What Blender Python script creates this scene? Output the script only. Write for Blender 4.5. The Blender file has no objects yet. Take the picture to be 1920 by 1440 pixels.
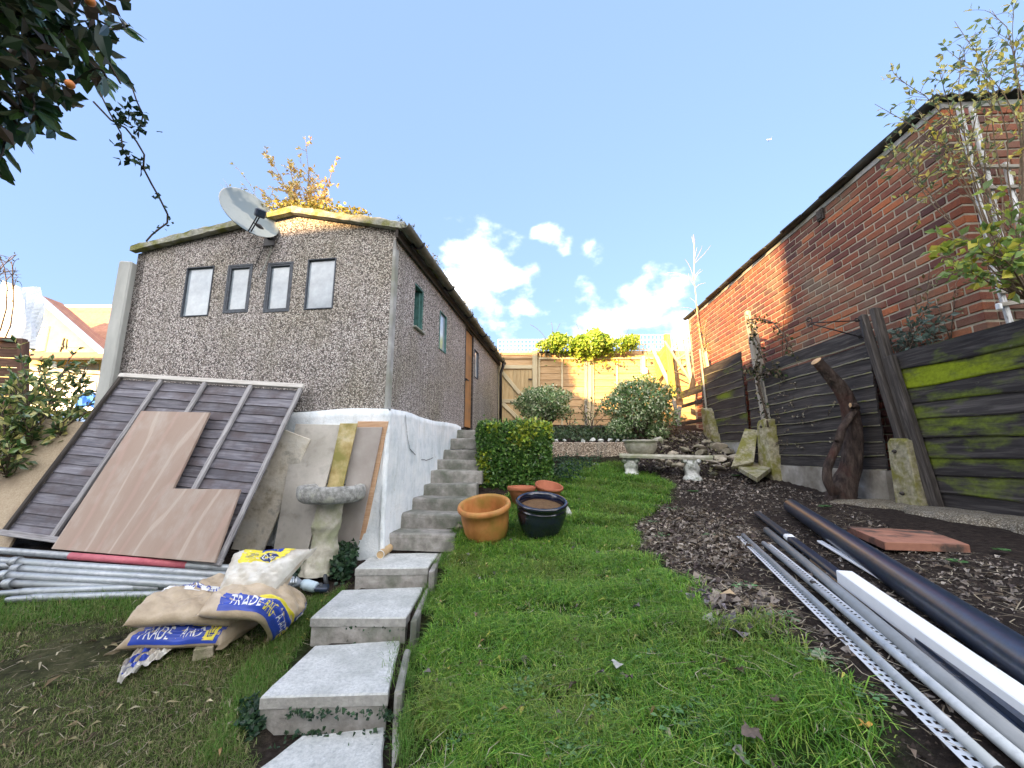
import bpy, bmesh, math, random
import numpy as np
from mathutils import Vector, Matrix, Euler
random.seed(7); rng = np.random.default_rng(11)
S = bpy.context.scene
COL = S.collection
PI = math.pi

# ------------------------------------------------------------------ camera, sky, sun, exposure
PITCH = math.radians(9.77); CP, SP = math.cos(PITCH), math.sin(PITCH); F = 755.0
cam = bpy.data.cameras.new('camera'); cam.sensor_width = 36; cam.lens = F / 1920 * 36
cam.clip_start = .05; cam.clip_end = 4000
camo = bpy.data.objects.new('camera', cam); COL.objects.link(camo)
camo.location = (0, 0, 0); camo.rotation_euler = (PI / 2 + PITCH, 0, 0); S.camera = camo

SUN_AZ, SUN_EL = 35.0, 12.4          # light travels towards +X sin, +Y cos
w = bpy.data.worlds.new('World'); S.world = w; w.use_nodes = True
wn = w.node_tree; wn.nodes.clear()
def wnode(t, **k):
    n = wn.nodes.new(t)
    for a, b in k.items(): setattr(n, a, b)
    return n
sky = wnode('ShaderNodeTexSky', sky_type='NISHITA', sun_disc=False)
sky.sun_elevation = math.radians(SUN_EL); sky.sun_rotation = math.radians(180 + SUN_AZ)
sky.altitude = 60; sky.air_density = 1.0; sky.dust_density = 1.5; sky.ozone_density = 1.6
wtc = wnode('ShaderNodeTexCoord')
def wmath(op, a, b=None, clamp=False):
    n = wnode('ShaderNodeMath', operation=op, use_clamp=clamp)
    for i, x in enumerate((a, b)):
        if x is None: continue
        if isinstance(x, (int, float)): n.inputs[i].default_value = x
        else: wn.links.new(x, n.inputs[i])
    return n.outputs[0]
def ray(px, py):
    u = (px - 960) / F; v = (720 - py) / F
    return Vector((u, CP - v * SP, SP + v * CP))
wnoise = wnode('ShaderNodeTexNoise'); wnoise.inputs['Scale'].default_value = 7.5
wnoise.inputs['Detail'].default_value = 6; wnoise.inputs['Roughness'].default_value = .52
wmap = wnode('ShaderNodeMapping'); wmap.inputs['Scale'].default_value = (1, 1, 1.5)
wn.links.new(wtc.outputs['Generated'], wmap.inputs['Vector']); wn.links.new(wmap.outputs[0], wnoise.inputs['Vector'])
clump = None
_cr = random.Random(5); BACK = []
while len(BACK) < 60:   # bright unseen clouds, added beside, behind and above the viewer as fill light
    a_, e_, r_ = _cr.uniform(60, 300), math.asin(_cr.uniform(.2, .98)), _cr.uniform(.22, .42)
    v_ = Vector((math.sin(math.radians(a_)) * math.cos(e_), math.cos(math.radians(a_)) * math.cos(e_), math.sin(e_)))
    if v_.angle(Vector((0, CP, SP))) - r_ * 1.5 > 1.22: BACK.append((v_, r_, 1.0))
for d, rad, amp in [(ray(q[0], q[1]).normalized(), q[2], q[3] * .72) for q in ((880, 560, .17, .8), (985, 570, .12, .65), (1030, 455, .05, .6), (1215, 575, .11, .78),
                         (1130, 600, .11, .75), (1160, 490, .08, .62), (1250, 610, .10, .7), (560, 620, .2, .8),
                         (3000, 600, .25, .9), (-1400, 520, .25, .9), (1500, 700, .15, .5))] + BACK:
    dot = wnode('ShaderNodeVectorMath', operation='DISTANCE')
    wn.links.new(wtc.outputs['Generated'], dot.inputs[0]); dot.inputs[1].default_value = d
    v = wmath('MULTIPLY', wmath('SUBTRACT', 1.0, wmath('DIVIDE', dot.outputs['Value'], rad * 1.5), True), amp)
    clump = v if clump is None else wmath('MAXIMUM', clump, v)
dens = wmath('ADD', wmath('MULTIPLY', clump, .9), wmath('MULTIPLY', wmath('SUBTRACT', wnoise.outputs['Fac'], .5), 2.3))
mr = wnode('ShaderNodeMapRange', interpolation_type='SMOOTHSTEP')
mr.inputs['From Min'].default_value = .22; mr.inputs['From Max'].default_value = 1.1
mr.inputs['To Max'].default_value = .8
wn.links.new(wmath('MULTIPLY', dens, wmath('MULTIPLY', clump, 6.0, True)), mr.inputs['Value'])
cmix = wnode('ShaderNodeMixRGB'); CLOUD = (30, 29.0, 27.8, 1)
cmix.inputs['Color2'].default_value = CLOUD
# soft whitening of the clear sky towards the horizon: thin high haze over the whole dome
hz = wnode('ShaderNodeMixRGB'); hz.inputs['Color2'].default_value = (3.4, 5.05, 9.3, 1); hz.inputs['Fac'].default_value = .45
wn.links.new(sky.outputs[0], hz.inputs['Color1'])
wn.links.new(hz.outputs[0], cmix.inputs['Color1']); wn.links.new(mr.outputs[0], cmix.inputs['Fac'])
bg = wnode('ShaderNodeBackground'); bg.inputs['Strength'].default_value = .047
wo = wnode('ShaderNodeOutputWorld')
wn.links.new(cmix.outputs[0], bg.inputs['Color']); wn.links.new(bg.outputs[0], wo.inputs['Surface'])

sl = bpy.data.lights.new('sun', 'SUN'); sl.energy = 4.8; sl.angle = math.radians(.5); sl.color = (1.0, .61, .26)
so = bpy.data.objects.new('sun', sl); COL.objects.link(so)
az, el = math.radians(SUN_AZ), math.radians(SUN_EL)
LIGHT = Vector((math.sin(az) * math.cos(el), math.cos(az) * math.cos(el), -math.sin(el)))
so.rotation_euler = LIGHT.to_track_quat('-Z', 'Y').to_euler(); so.location = (-8, -12, 9)
S.view_settings.view_transform = 'Standard'; S.view_settings.look = 'None'
S.view_settings.gamma = 1; S.view_settings.exposure = 2.32
S.render.engine = 'CYCLES'; S.cycles.max_bounces = 6; S.cycles.use_denoising = True

# ------------------------------------------------------------------ placing helpers
def onY(px, py, Y): r = ray(px, py); return r * (Y / r.y)
def onZ(px, py, z): r = ray(px, py); return r * (z / r.z)
def onP(px, py, p0, n): r = ray(px, py); n = Vector(n); return r * (Vector(p0).dot(n) / r.dot(n))
GX = np.array([-6, -4, -1.15, -.45, .3, 1.0, 1.6, 2.6, 3.6, 6.])
GY = np.array([-6, 0, .8, 1.4, 2.0, 2.6, 3.2, 3.75, 4.5, 5.2, 5.9, 6.55, 6.75, 7.3, 8, 9.9, 12])
GZ = np.array([
 [-2.3,-2.3,-2.3,-2.3,-2.2,-1.9,-1.7,-1.6,-1.6,-1.6],
 [-1.5,-1.5,-1.62,-1.55,-1.1,-.68,-.60,-.58,-.58,-.58],
 [-1.25,-1.3,-1.45,-1.38,-.98,-.62,-.56,-.54,-.54,-.54],
 [-1.1,-1.2,-1.36,-1.25,-.92,-.62,-.55,-.52,-.52,-.5],
 [-1.0,-1.08,-1.24,-1.11,-.88,-.64,-.55,-.50,-.50,-.5],
 [-.88,-.95,-1.13,-.98,-.83,-.66,-.56,-.49,-.49,-.5],
 [-.74,-.78,-1.0,-.84,-.77,-.67,-.57,-.47,-.47,-.47],
 [-.68,-.70,-.84,-.70,-.68,-.63,-.55,-.46,-.46,-.46],
 [-.68,-.68,-.75,-.52,-.53,-.52,-.49,-.44,-.43,-.4],
 [-.6,-.6,-.7,-.25,-.40,-.41,-.41,-.39,-.37,-.3],
 [-.5,-.5,-.6,.25,-.29,-.29,-.29,-.29,-.27,-.2],
 [-.4,-.4,-.5,.3,-.16,-.16,-.17,-.03,.02,.1],
 [-.3,-.3,-.4,.33,.19,.19,.19,.10,.12,.2],
 [0,0,-.3,.4,.28,.28,.28,.30,.33,.3],
 [.3,.3,-.2,.48,.42,.42,.42,.42,.42,.4],
 [.6,.6,.2,.7,.72,.72,.72,.72,.72,.7],
 [.8]*10])
SLABS = [(1.40, 2.03, -1.24), (2.06, 2.64, -1.10), (2.62, 3.17, -.975), (3.18, 3.72, -.85)]
def path_l(y): return -1.08 + np.clip(y - 3.72, 0, 9) * .15 - np.clip(3.72 - y, 0, 9) * .0
def smooth(a): return a * a * (3 - 2 * a)
def H(x, y):
    x = np.asarray(x, float); y = np.asarray(y, float)
    xi = np.clip(np.searchsorted(GX, x) - 1, 0, len(GX) - 2); yi = np.clip(np.searchsorted(GY, y) - 1, 0, len(GY) - 2)
    fx = np.clip((x - GX[xi]) / (GX[xi + 1] - GX[xi]), 0, 1); fy = np.clip((y - GY[yi]) / (GY[yi + 1] - GY[yi]), 0, 1)
    fx = .5 * fx + .5 * smooth(fx)
    z = (GZ[yi, xi] * (1 - fx) + GZ[yi, xi + 1] * fx) * (1 - fy) + (GZ[yi + 1, xi] * (1 - fx) + GZ[yi + 1, xi + 1] * fx) * fy
    # the strip dug out for the path
    inp = (x > -1.10) & (x < -.47) & (y < 3.72)
    zt = np.full_like(z, -2.3)
    for a, b, t in SLABS: zt = np.where((y >= a + .10) & (y < b + .12), t, zt)
    zt = np.where(y < 1.50, -1.40, zt); zt = np.where(y >= 3.6, -.85, zt)
    return np.where(inp, np.minimum(z, zt - .02), z)
def Hf(x, y): return float(H(np.array([x]), np.array([y]))[0])
def onG(px, py, h=0.0):
    r = ray(px, py); t = .5; step = .02
    while t < 60:
        p = r * t
        if p.z < Hf(p.x, p.y) + h: break
        t += step
    lo, hi = t - step, t
    for _ in range(12):
        m = (lo + hi) / 2; p = r * m
        if p.z < Hf(p.x, p.y) + h: hi = m
        else: lo = m
    return r * hi

# ------------------------------------------------------------------ objects
def tag(o, label=None, cat=None, group=None, kind=None):
    if label: o['label'] = label
    if cat: o['category'] = cat
    if group: o['group'] = group
    if kind: o['kind'] = kind
    return o
def empty(name, loc, label=None, cat=None, group=None, kind=None):
    o = bpy.data.objects.new(name, None); COL.objects.link(o); o.location = loc; o.empty_display_size = .1
    return tag(o, label, cat, group, kind)
def wloc(o):
    v = Vector((0, 0, 0))
    while o: v += o.location; o = o.parent
    return v
def link(name, me, parent=None, mats=(), base=None):
    o = bpy.data.objects.new(name, me); COL.objects.link(o)
    for m in mats: me.materials.append(m)
    if parent: o.parent = parent
    return o
class MB:
    def __init__(s): s.v = []; s.f = []; s.m = []; s.sm = []
    def add(s, vs, fs, mi=0, sm=False):
        b = len(s.v); s.v += [Vector(x) for x in vs]
        for f in fs: s.f.append([i + b for i in f]); s.m.append(mi); s.sm.append(sm)
        return s
    def box(s, c, d, R=None, ch=0.0, mi=0, jit=0.0):
        c = Vector(c); hx, hy, hz = d[0] / 2, d[1] / 2, d[2] / 2
        ch = min(ch, hx * .8, hy * .8, hz * .8)
        vs = []; idx = {}
        if ch <= 0:
            for x in (-1, 1):
                for y in (-1, 1):
                    for z in (-1, 1): vs.append(Vector((x * hx, y * hy, z * hz)))
            fs = [(0,1,3,2),(4,6,7,5),(0,4,5,1),(2,3,7,6),(0,2,6,4),(1,5,7,3)]
        else:
            for x in (-1, 1):
                for y in (-1, 1):
                    for z in (-1, 1):
                        for a in range(3):
                            q = [x * (hx - ch), y * (hy - ch), z * (hz - ch)]
                            q[a] = (x * hx, y * hy, z * hz)[a]
                            idx[(x, y, z, a)] = len(vs); vs.append(Vector(q))
            fs = []
            I = idx
            for sx in (-1, 1):
                o = [(-1,-1),(1,-1),(1,1),(-1,1)]
                if sx < 0: o = o[::-1]
                fs.append([I[(sx, a, b, 0)] for a, b in o])
                fs.append([I[(b, sx, a, 1)] for a, b in o])
                fs.append([I[(a, b, sx, 2)] for a, b in o])
            for a in (-1, 1):
                for b in (-1, 1):
                    q = [I[(a, b, -1, 0)], I[(a, b, 1, 0)], I[(a, b, 1, 1)], I[(a, b, -1, 1)]]; fs.append(q if a * b < 0 else q[::-1])
                    q = [I[(a, -1, b, 0)], I[(a, 1, b, 0)], I[(a, 1, b, 2)], I[(a, -1, b, 2)]]; fs.append(q if a * b > 0 else q[::-1])
                    q = [I[(-1, a, b, 1)], I[(1, a, b, 1)], I[(1, a, b, 2)], I[(-1, a, b, 2)]]; fs.append(q if a * b < 0 else q[::-1])
                    for z in (-1, 1):
                        q = [I[(a, b, z, 0)], I[(a, b, z, 1)], I[(a, b, z, 2)]]; fs.append(q if a * b * z > 0 else q[::-1])
        if jit: vs = [v + Vector([random.uniform(-jit, jit) for _ in range(3)]) for v in vs]
        if R is not None: vs = [R @ v for v in vs]
        return s.add([c + v for v in vs], fs, mi)
    def tube(s, pts, rad, n=8, mi=0, cap=True, sm=True):
        pts = [Vector(p) for p in pts]
        if not hasattr(rad, '__len__'): rad = [rad] * len(pts)
        vs = []; fs = []; prev = None
        for i, p in enumerate(pts):
            d = (pts[min(i + 1, len(pts) - 1)] - pts[max(i - 1, 0)]).normalized()
            a = prev - d * prev.dot(d) if prev is not None else d.orthogonal()
            if a.length < 1e-6: a = d.orthogonal()
            a.normalize(); prev = a; b = d.cross(a)
            for k in range(n):
                t = 2 * PI * k / n; vs.append(p + (a * math.cos(t) + b * math.sin(t)) * rad[i])
        for i in range(len(pts) - 1):
            for k in range(n):
                fs.append((i * n + k, i * n + (k + 1) % n, (i + 1) * n + (k + 1) % n, (i + 1) * n + k))
        s.add(vs, fs, mi, sm)
        if cap:
            b0 = len(s.v) - len(vs); L = len(pts) - 1
            s.f.append([b0 + k for k in range(n)][::-1]); s.m.append(mi); s.sm.append(False)
            s.f.append([b0 + L * n + k for k in range(n)]); s.m.append(mi); s.sm.append(False)
        return s
    def lathe(s, prof, c, n=32, R=None, mi=0, wob=0.0):
        vs = []; fs = []; c = Vector(c)
        for r, z in prof:
            for k in range(n):
                t = 2 * PI * k / n; q = r * (1 + wob * math.sin(3 * t + 9 * z) + wob * .7 * math.sin(5 * t + 20 * z))
                v = Vector((q * math.cos(t), q * math.sin(t), z)); vs.append(c + (R @ v if R is not None else v))
        for i in range(len(prof) - 1):
            for k in range(n): fs.append((i * n + k, i * n + (k + 1) % n, (i + 1) * n + (k + 1) % n, (i + 1) * n + k))
        return s.add(vs, fs, mi, True)
    def prism(s, poly, off, mi=0):
        n = len(poly); poly = [Vector(p) for p in poly]; off = Vector(off)
        fs = [list(range(n))[::-1], [n + i for i in range(n)]] + [(i, (i + 1) % n, n + (i + 1) % n, n + i) for i in range(n)]
        return s.add(poly + [p + off for p in poly], fs, mi)
    def build(s, name, mats, parent=None, label=None, cat=None, group=None, kind=None, smooth=None, weld=False, at=None):
        me = bpy.data.meshes.new(name)
        base = wloc(parent) if parent else (Vector(at) if at is not None else Vector((0, 0, 0)))
        me.from_pydata([tuple(v - base) for v in s.v], [], s.f)
        me.polygons.foreach_set('material_index', s.m)
        me.polygons.foreach_set('use_smooth', [bool(x) if smooth is None else smooth for x in s.sm])
        bm = bmesh.new(); bm.from_mesh(me)
        if weld: bmesh.ops.remove_doubles(bm, verts=bm.verts, dist=1e-5)
        bmesh.ops.recalc_face_normals(bm, faces=bm.faces); bm.to_mesh(me); bm.free()
        if not isinstance(mats, (list, tuple)): mats = [mats]
        o = link(name, me, parent, mats)
        if at is not None and not parent: o.location = Vector(at)
        return tag(o, label, cat, group, kind)
def frame(o, x, y=None, z=None):
    """matrix with origin o, local x along x and local z near z"""
    x = Vector(x).normalized(); z = Vector(z).normalized(); y = z.cross(x).normalized(); z = x.cross(y)
    M = Matrix((x, y, z)).transposed().to_4x4(); M.translation = Vector(o); return M
def place(o, M):
    """world matrix M under a parent chain of pure translations"""
    if o.parent and not o.data.get('loc'): o.data.transform(Matrix.Translation(wloc(o.parent))); o.data['loc'] = 1
    M = M.copy(); M.translation = M.translation - (wloc(o.parent) if o.parent else Vector((0, 0, 0)))
    o.matrix_basis = M; return o
def fast(name, V, T, C=None, mats=(), parent=None, smooth=False):
    base = np.array(wloc(parent)) if parent else np.zeros(3)
    V = np.asarray(V, np.float32) - base.astype(np.float32); T = np.asarray(T, np.int32)
    me = bpy.data.meshes.new(name); me.vertices.add(len(V)); me.vertices.foreach_set('co', V.ravel())
    k = T.shape[1]; me.loops.add(T.size); me.loops.foreach_set('vertex_index', T.ravel())
    me.polygons.add(len(T)); me.polygons.foreach_set('loop_start', np.arange(0, T.size, k, dtype=np.int32))
    me.polygons.foreach_set('use_smooth', np.full(len(T), smooth))
    if C is not None:
        ca = me.color_attributes.new('col', 'FLOAT_COLOR', 'POINT')
        C4 = np.ones((len(V), 4), np.float32); C4[:, :3] = C; ca.data.foreach_set('color', C4.ravel())
    me.update(calc_edges=True); me.validate()
    return link(name, me, parent, mats)
def nrm(a): return a / np.maximum(np.linalg.norm(a, axis=1, keepdims=True), 1e-9)
def leaves(name, P, D, Nn, Lg, W, C, m, parent=None, big=False, fold=.25, curl=.15):
    """leaf blades: P base points, D axis, Nn face normal, Lg length, W width, C colour"""
    n = len(P); P = np.asarray(P, float); D = nrm(np.asarray(D, float)); Nn = np.asarray(Nn, float)
    Sd = nrm(np.cross(D, Nn)); Nn = nrm(np.cross(Sd, D))
    Lg = np.broadcast_to(Lg, n)[:, None]; W = np.broadcast_to(W, n)[:, None]
    if not big:
        mid = P + D * Lg * .48 - Nn * W * fold * .5
        tip = P + D * Lg - Nn * Lg * curl
        l = P + D * Lg * .48 + Sd * W * .5 + Nn * W * fold * .3; r = P + D * Lg * .48 - Sd * W * .5 + Nn * W * fold * .3
        V = np.stack([P, mid, tip, l, r], 1).reshape(-1, 3); k = 5
        t = np.array([[0, 4, 1], [1, 4, 2], [0, 1, 3], [1, 2, 3]])
    else:
        def st(f, ww): c = P + D * Lg * f - Nn * Lg * curl * f * f; return c - Nn * W * fold * .3 * ww, c + Sd * W * .5 * ww + Nn * W * fold * .3 * ww, c - Sd * W * .5 * ww + Nn * W * fold * .3 * ww
        a, b, c_ = st(.25, .7), st(.55, 1.0), st(.82, .55)
        tip = P + D * Lg - Nn * Lg * curl
        V = np.stack([P, *a, *b, *c_, tip], 1).reshape(-1, 3); k = 11
        t = []
        for i, j in ((1, 4), (4, 7)): t += [[i, i + 1, j], [i + 1, j + 1, j], [i, j, i + 2], [i + 2, j, j + 2]]
        t += [[0, 2, 1], [0, 1, 3], [7, 8, 10], [7, 10, 9]]; t = np.array(t)
    T = (t[None] + (np.arange(n) * k)[:, None, None]).reshape(-1, 3)
    return fast(name, V, T, np.repeat(np.asarray(C, float), k, 0), [m], parent)
def runit(n): return nrm(rng.normal(size=(n, 3)))
def pick(cols, n, var=.18):
    c = np.array(cols)[rng.integers(0, len(cols), n)]; return np.clip(c * (1 + rng.normal(0, var, (n, 1))), .004, .95)

# ------------------------------------------------------------------ materials
def newmat(name):
    m = bpy.data.materials.new(name); m.use_nodes = True; nt = m.node_tree
    b = nt.nodes['Principled BSDF']; return m, nt, b
class G:
    """tiny node-graph helper"""
    def __init__(s, nt): s.t = nt
    def n(s, typ, ins=None, **k):
        x = s.t.nodes.new(typ)
        for a, b in k.items(): setattr(x, a, b)
        for a, b in (ins or {}).items(): s.put(x.inputs[a], b)
        return x
    def put(s, sock, v):
        if isinstance(v, bpy.types.NodeSocket): s.t.links.new(v, sock)
        else: sock.default_value = v
    def math(s, op, a, b=0.0, clamp=False): return s.n('ShaderNodeMath', {0: a, 1: b}, operation=op, use_clamp=clamp).outputs[0]
    def ramp(s, fac, stops, interp='LINEAR'):
        r = s.n('ShaderNodeValToRGB', {'Fac': fac}); cr = r.color_ramp; cr.interpolation = interp
        while len(cr.elements) < len(stops): cr.elements.new(.5)
        for e, (p, c) in zip(cr.elements, stops): e.position = p; e.color = (*c, 1) if len(c) == 3 else c
        return r.outputs[0]
    def mix(s, f, a, b, bt='MIX'):
        x = s.n('ShaderNodeMixRGB', blend_type=bt); s.put(x.inputs[0], f)
        for i, v in ((1, a), (2, b)): s.put(x.inputs[i], (*v, 1) if isinstance(v, tuple) and len(v) == 3 else v)
        return x.outputs[0]
    def noise(s, vec, scale, det=5, rough=.55, dist=0.0): return s.n('ShaderNodeTexNoise', {'Vector': vec, 'Scale': scale, 'Detail': det, 'Roughness': rough, 'Distortion': dist}).outputs['Fac']
    def voro(s, vec, scale, out='Color', feature='F1'): return s.n('ShaderNodeTexVoronoi', {'Vector': vec, 'Scale': scale}, feature=feature).outputs[out]
    def coords(s, stretch=(1, 1, 1), rnd=True, kind='Object'):
        tc = s.n('ShaderNodeTexCoord'); v = tc.outputs[kind]
        if rnd:
            oi = s.n('ShaderNodeObjectInfo'); v = s.n('ShaderNodeVectorMath', {0: v, 1: s.math('MULTIPLY', oi.outputs['Random'], 37.0)}, operation='ADD').outputs[0]
        return s.n('ShaderNodeMapping', {'Vector': v, 'Scale': stretch}).outputs[0]
    def bump(s, b, h, strength=.4, dist=.01):
        x = s.n('ShaderNodeBump', {'Height': h, 'Strength': strength, 'Distance': dist}); s.t.links.new(x.outputs[0], b.inputs['Normal'])
def surf(name, stops, scale=8, stretch=(1, 1, 1), det=6, rough=.85, bump=.3, bdist=.006, bscale=None, blotch=None, bl_scale=2.0, bl_rng=(.45, .65), rnd=.15, spec=.3, metal=0.0, dist=0.0, extra=None):
    m, nt, b = newmat(name); g = G(nt); v = g.coords(stretch)
    f = g.noise(v, scale, det, .6, dist); c = g.ramp(f, stops)
    if blotch:
        q = g.noise(g.coords(), bl_scale, 5, .6); c = g.mix(g.ramp(q, [(bl_rng[0], (0, 0, 0)), (bl_rng[1], (1, 1, 1))]), c, blotch)
    if rnd:
        oi = g.n('ShaderNodeObjectInfo'); k = g.math('ADD', g.math('MULTIPLY', oi.outputs['Random'], 2 * rnd), 1 - rnd)
        c = g.n('ShaderNodeMixRGB', {0: 1.0, 1: c}, blend_type='MULTIPLY'); cc = g.n('ShaderNodeCombineXYZ', {0: k, 1: k, 2: k}); nt.links.new(cc.outputs[0], c.inputs[2]); c = c.outputs[0]
    if extra: c = extra(g, c, b)
    g.put(b.inputs['Base Color'], c); b.inputs['Roughness'].default_value = rough
    b.inputs['Specular IOR Level'].default_value = spec; b.inputs['Metallic'].default_value = metal
    if bump: g.bump(b, g.noise(v, bscale or scale * 2.2, 8, .65), bump, bdist)
    return m
def leafmat(name, rough=.45, trans=.3, spec=.4):
    m, nt, b = newmat(name); g = G(nt); a = g.n('ShaderNodeVertexColor'); a.layer_name = 'col'
    g.put(b.inputs['Base Color'], a.outputs[0]); b.inputs['Roughness'].default_value = rough; b.inputs['Specular IOR Level'].default_value = spec
    t = g.n('ShaderNodeBsdfTranslucent'); g.put(t.inputs[0], g.mix(.5, a.outputs[0], a.outputs[0], 'ADD'))
    x = g.n('ShaderNodeMixShader', {0: trans, 1: b.outputs[0], 2: t.outputs[0]})
    nt.links.new(x.outputs[0], nt.nodes['Material Output'].inputs['Surface']); return m

LEAF = leafmat('leaf'); GLOSSLEAF = leafmat('glossy_leaf', .28, .18, .6); DRY = leafmat('dry_leaf', .8, .15, .15); GRASS = leafmat('grass_blade', .55, .35, .25)
def pebble(name, cols, scale=85, moss=None, bump=.9):
    m, nt, b = newmat(name); g = G(nt); v = g.coords(rnd=False)
    vo = g.n('ShaderNodeTexVoronoi', {'Vector': v, 'Scale': scale}); r = g.n('ShaderNodeSeparateColor', {0: vo.outputs['Color']})
    c = g.ramp(r.outputs[0], cols, 'CONSTANT')
    gap = g.ramp(vo.outputs['Distance'], [(.30, (1, 1, 1)), (.62, (.32, .30, .28))]); c = g.mix(1.0, c, gap, 'MULTIPLY')
    big = g.noise(v, .9, 6, .6); c = g.mix(g.ramp(big, [(.4, (0, 0, 0)), (.75, (.3, .3, .3))]), c, (.24, .22, .2))
    stk = g.noise(g.coords((9, 9, .6), False), 1.4, 6, .6); c = g.mix(g.ramp(stk, [(.48, (0, 0, 0)), (.70, (.55, .55, .55))]), c, (.2, .185, .16))
    if moss: c = g.mix(g.ramp(g.noise(v, .7, 4, .55), [(.47, (0, 0, 0)), (.66, (.55, .55, .55))]), c, moss, 'MULTIPLY')
    g.put(b.inputs['Base Color'], c); b.inputs['Roughness'].default_value = .9; b.inputs['Specular IOR Level'].default_value = .2
    g.bump(b, g.math('SUBTRACT', 1.0, vo.outputs['Distance']), bump, .006); return m
M = {}
M['pebble'] = pebble('pebbledash', [(0, (.15, .14, .135)), (.2, (.46, .41, .39)), (.38, (.72, .67, .64)), (.56, (.58, .53, .51)), (.7, (.74, .70, .67)), (.84, (.28, .26, .26)), (.92, (.85, .82, .79))], 92, (.70, .68, .45))
M['pinkpebble'] = pebble('pink_pebbledash', [(0, (.42, .32, .24)), (.3, (.66, .54, .42)), (.6, (.56, .44, .34)), (.8, (.76, .66, .54))], 60)
M['aggregate'] = pebble('exposed_aggregate', [(0, (.2, .17, .12)), (.3, (.32, .28, .21)), (.6, (.26, .23, .17)), (.85, (.42, .38, .3))], 110, (.6, .65, .4))
def whitewash():
    m, nt, b = newmat('whitewashed_render'); g = G(nt); v = g.coords(rnd=False)
    c = g.ramp(g.noise(v, 5, 8, .65), [(.3, (.55, .61, .64)), (.52, (.76, .80, .82)), (.7, (.84, .86, .86))])
    st = g.noise(g.coords((14, 14, 1.2), False), 1.6, 6, .6); c = g.mix(g.ramp(st, [(.5, (0, 0, 0)), (.75, (.45, .45, .45))]), c, (.42, .45, .42))
    z = g.n('ShaderNodeSeparateXYZ', {0: v}).outputs[2]
    dirt = g.math('MULTIPLY', g.ramp(g.math('ADD', z, g.math('MULTIPLY', g.noise(v, 6), .5)), [(0, (1, 1, 1)), (.36, (0, 0, 0))]), .5)
    c = g.mix(g.ramp(g.noise(v, 18, 5, .7), [(.60, (0, 0, 0)), (.72, (.5, .5, .5))]), c, (.36, .35, .31))
    g.put(b.inputs['Base Color'], c); b.inputs['Roughness'].default_value = .85; g.bump(b, g.noise(v, 30, 8, .7), .6, .012); return m
M['whitewash'] = whitewash()
CONC = [(.25, (.20, .20, .19)), (.5, (.34, .34, .33)), (.75, (.46, .46, .45))]
def slabm():
    m, nt, b = newmat('paving_concrete'); g = G(nt); v = g.coords()
    c = g.ramp(g.noise(v, 6, 8, .68), [(.3, (.40, .41, .39)), (.5, (.54, .55, .53)), (.72, (.66, .67, .65))])
    c = g.mix(g.ramp(g.noise(v, 55, 6, .75), [(.36, (.6, .6, .6)), (.56, (0, 0, 0))]), c, (.27, .29, .29))
    c = g.mix(g.ramp(g.noise(v, 90, 3, .6), [(.62, (0, 0, 0)), (.70, (.35, .35, .35))]), c, (.70, .73, .74))
    c = g.mix(g.ramp(g.noise(v, 2.2, 6, .6), [(.52, (0, 0, 0)), (.75, (.6, .6, .6))]), c, (.27, .29, .26))
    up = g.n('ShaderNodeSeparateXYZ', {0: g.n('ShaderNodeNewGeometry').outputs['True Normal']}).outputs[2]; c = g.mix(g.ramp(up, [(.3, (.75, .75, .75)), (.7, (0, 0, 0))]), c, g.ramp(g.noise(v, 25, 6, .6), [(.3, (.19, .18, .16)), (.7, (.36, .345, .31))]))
    g.put(b.inputs['Base Color'], c); b.inputs['Roughness'].default_value = .95; b.inputs['Specular IOR Level'].default_value = .2
    g.bump(b, g.math('ADD', g.noise(v, 60, 8, .75), g.noise(v, 14, 5, .6)), .7, .006); return m
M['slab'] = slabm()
M['riser'] = surf('step_concrete', [(.3, (.19, .18, .16)), (.5, (.29, .275, .25)), (.75, (.40, .385, .36))], 14, rough=.95, bump=.7, bdist=.008, blotch=(.13, .14, .11), bl_scale=4, rnd=.1)
M['conc'] = surf('weathered_concrete', CONC, 9, rough=.92, bump=.5, bdist=.006, blotch=(.24, .25, .2), bl_scale=3)
M['postconc'] = surf('pale_concrete_post', [(.3, (.36, .37, .35)), (.7, (.53, .54, .51))], 6, (1, 1, .3), rough=.9, bump=.3, bdist=.004)
M['mossconc'] = surf('mossy_concrete', [(.25, (.13, .12, .075)), (.5, (.33, .30, .20)), (.75, (.52, .48, .36))], 24, rough=.95, bump=.9, bdist=.014, blotch=(.20, .19, .05), bl_scale=7, bl_rng=(.45, .6))
M['stainwall'] = surf('stained_concrete', [(.3, (.17, .155, .13)), (.5, (.33, .31, .27)), (.72, (.52, .50, .46))], 4, rough=.92, bump=.5, bdist=.006, blotch=(.16, .14, .11), bl_scale=2.5)
M['mossroof'] = surf('mossy_cement_sheet', [(.25, (.16, .17, .13)), (.5, (.36, .36, .31)), (.75, (.5, .49, .44))], 16, rough=.95, bump=.9, bdist=.015, blotch=(.2, .2, .07), bl_scale=6, bl_rng=(.45, .62))
M['stonecream'] = surf('reconstituted_stone', [(.3, (.32, .30, .24)), (.55, (.46, .435, .36)), (.75, (.56, .535, .46))], 14, rough=.85, bump=.7, bdist=.008, blotch=(.30, .31, .2), bl_scale=6)
M['birdstone'] = surf('lichen_stone', [(.3, (.14, .14, .13)), (.5, (.28, .28, .265)), (.72, (.44, .44, .42))], 26, rough=.95, bump=1, bdist=.008, blotch=(.42, .42, .36), bl_scale=9, bl_rng=(.55, .65))
M['whitestone'] = surf('white_painted_stone', [(.3, (.36, .38, .34)), (.5, (.62, .63, .60)), (.7, (.76, .76, .73))], 16, rough=.8, bump=.8, bdist=.014, blotch=(.2, .22, .16), bl_scale=12, bl_rng=(.52, .66))
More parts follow.
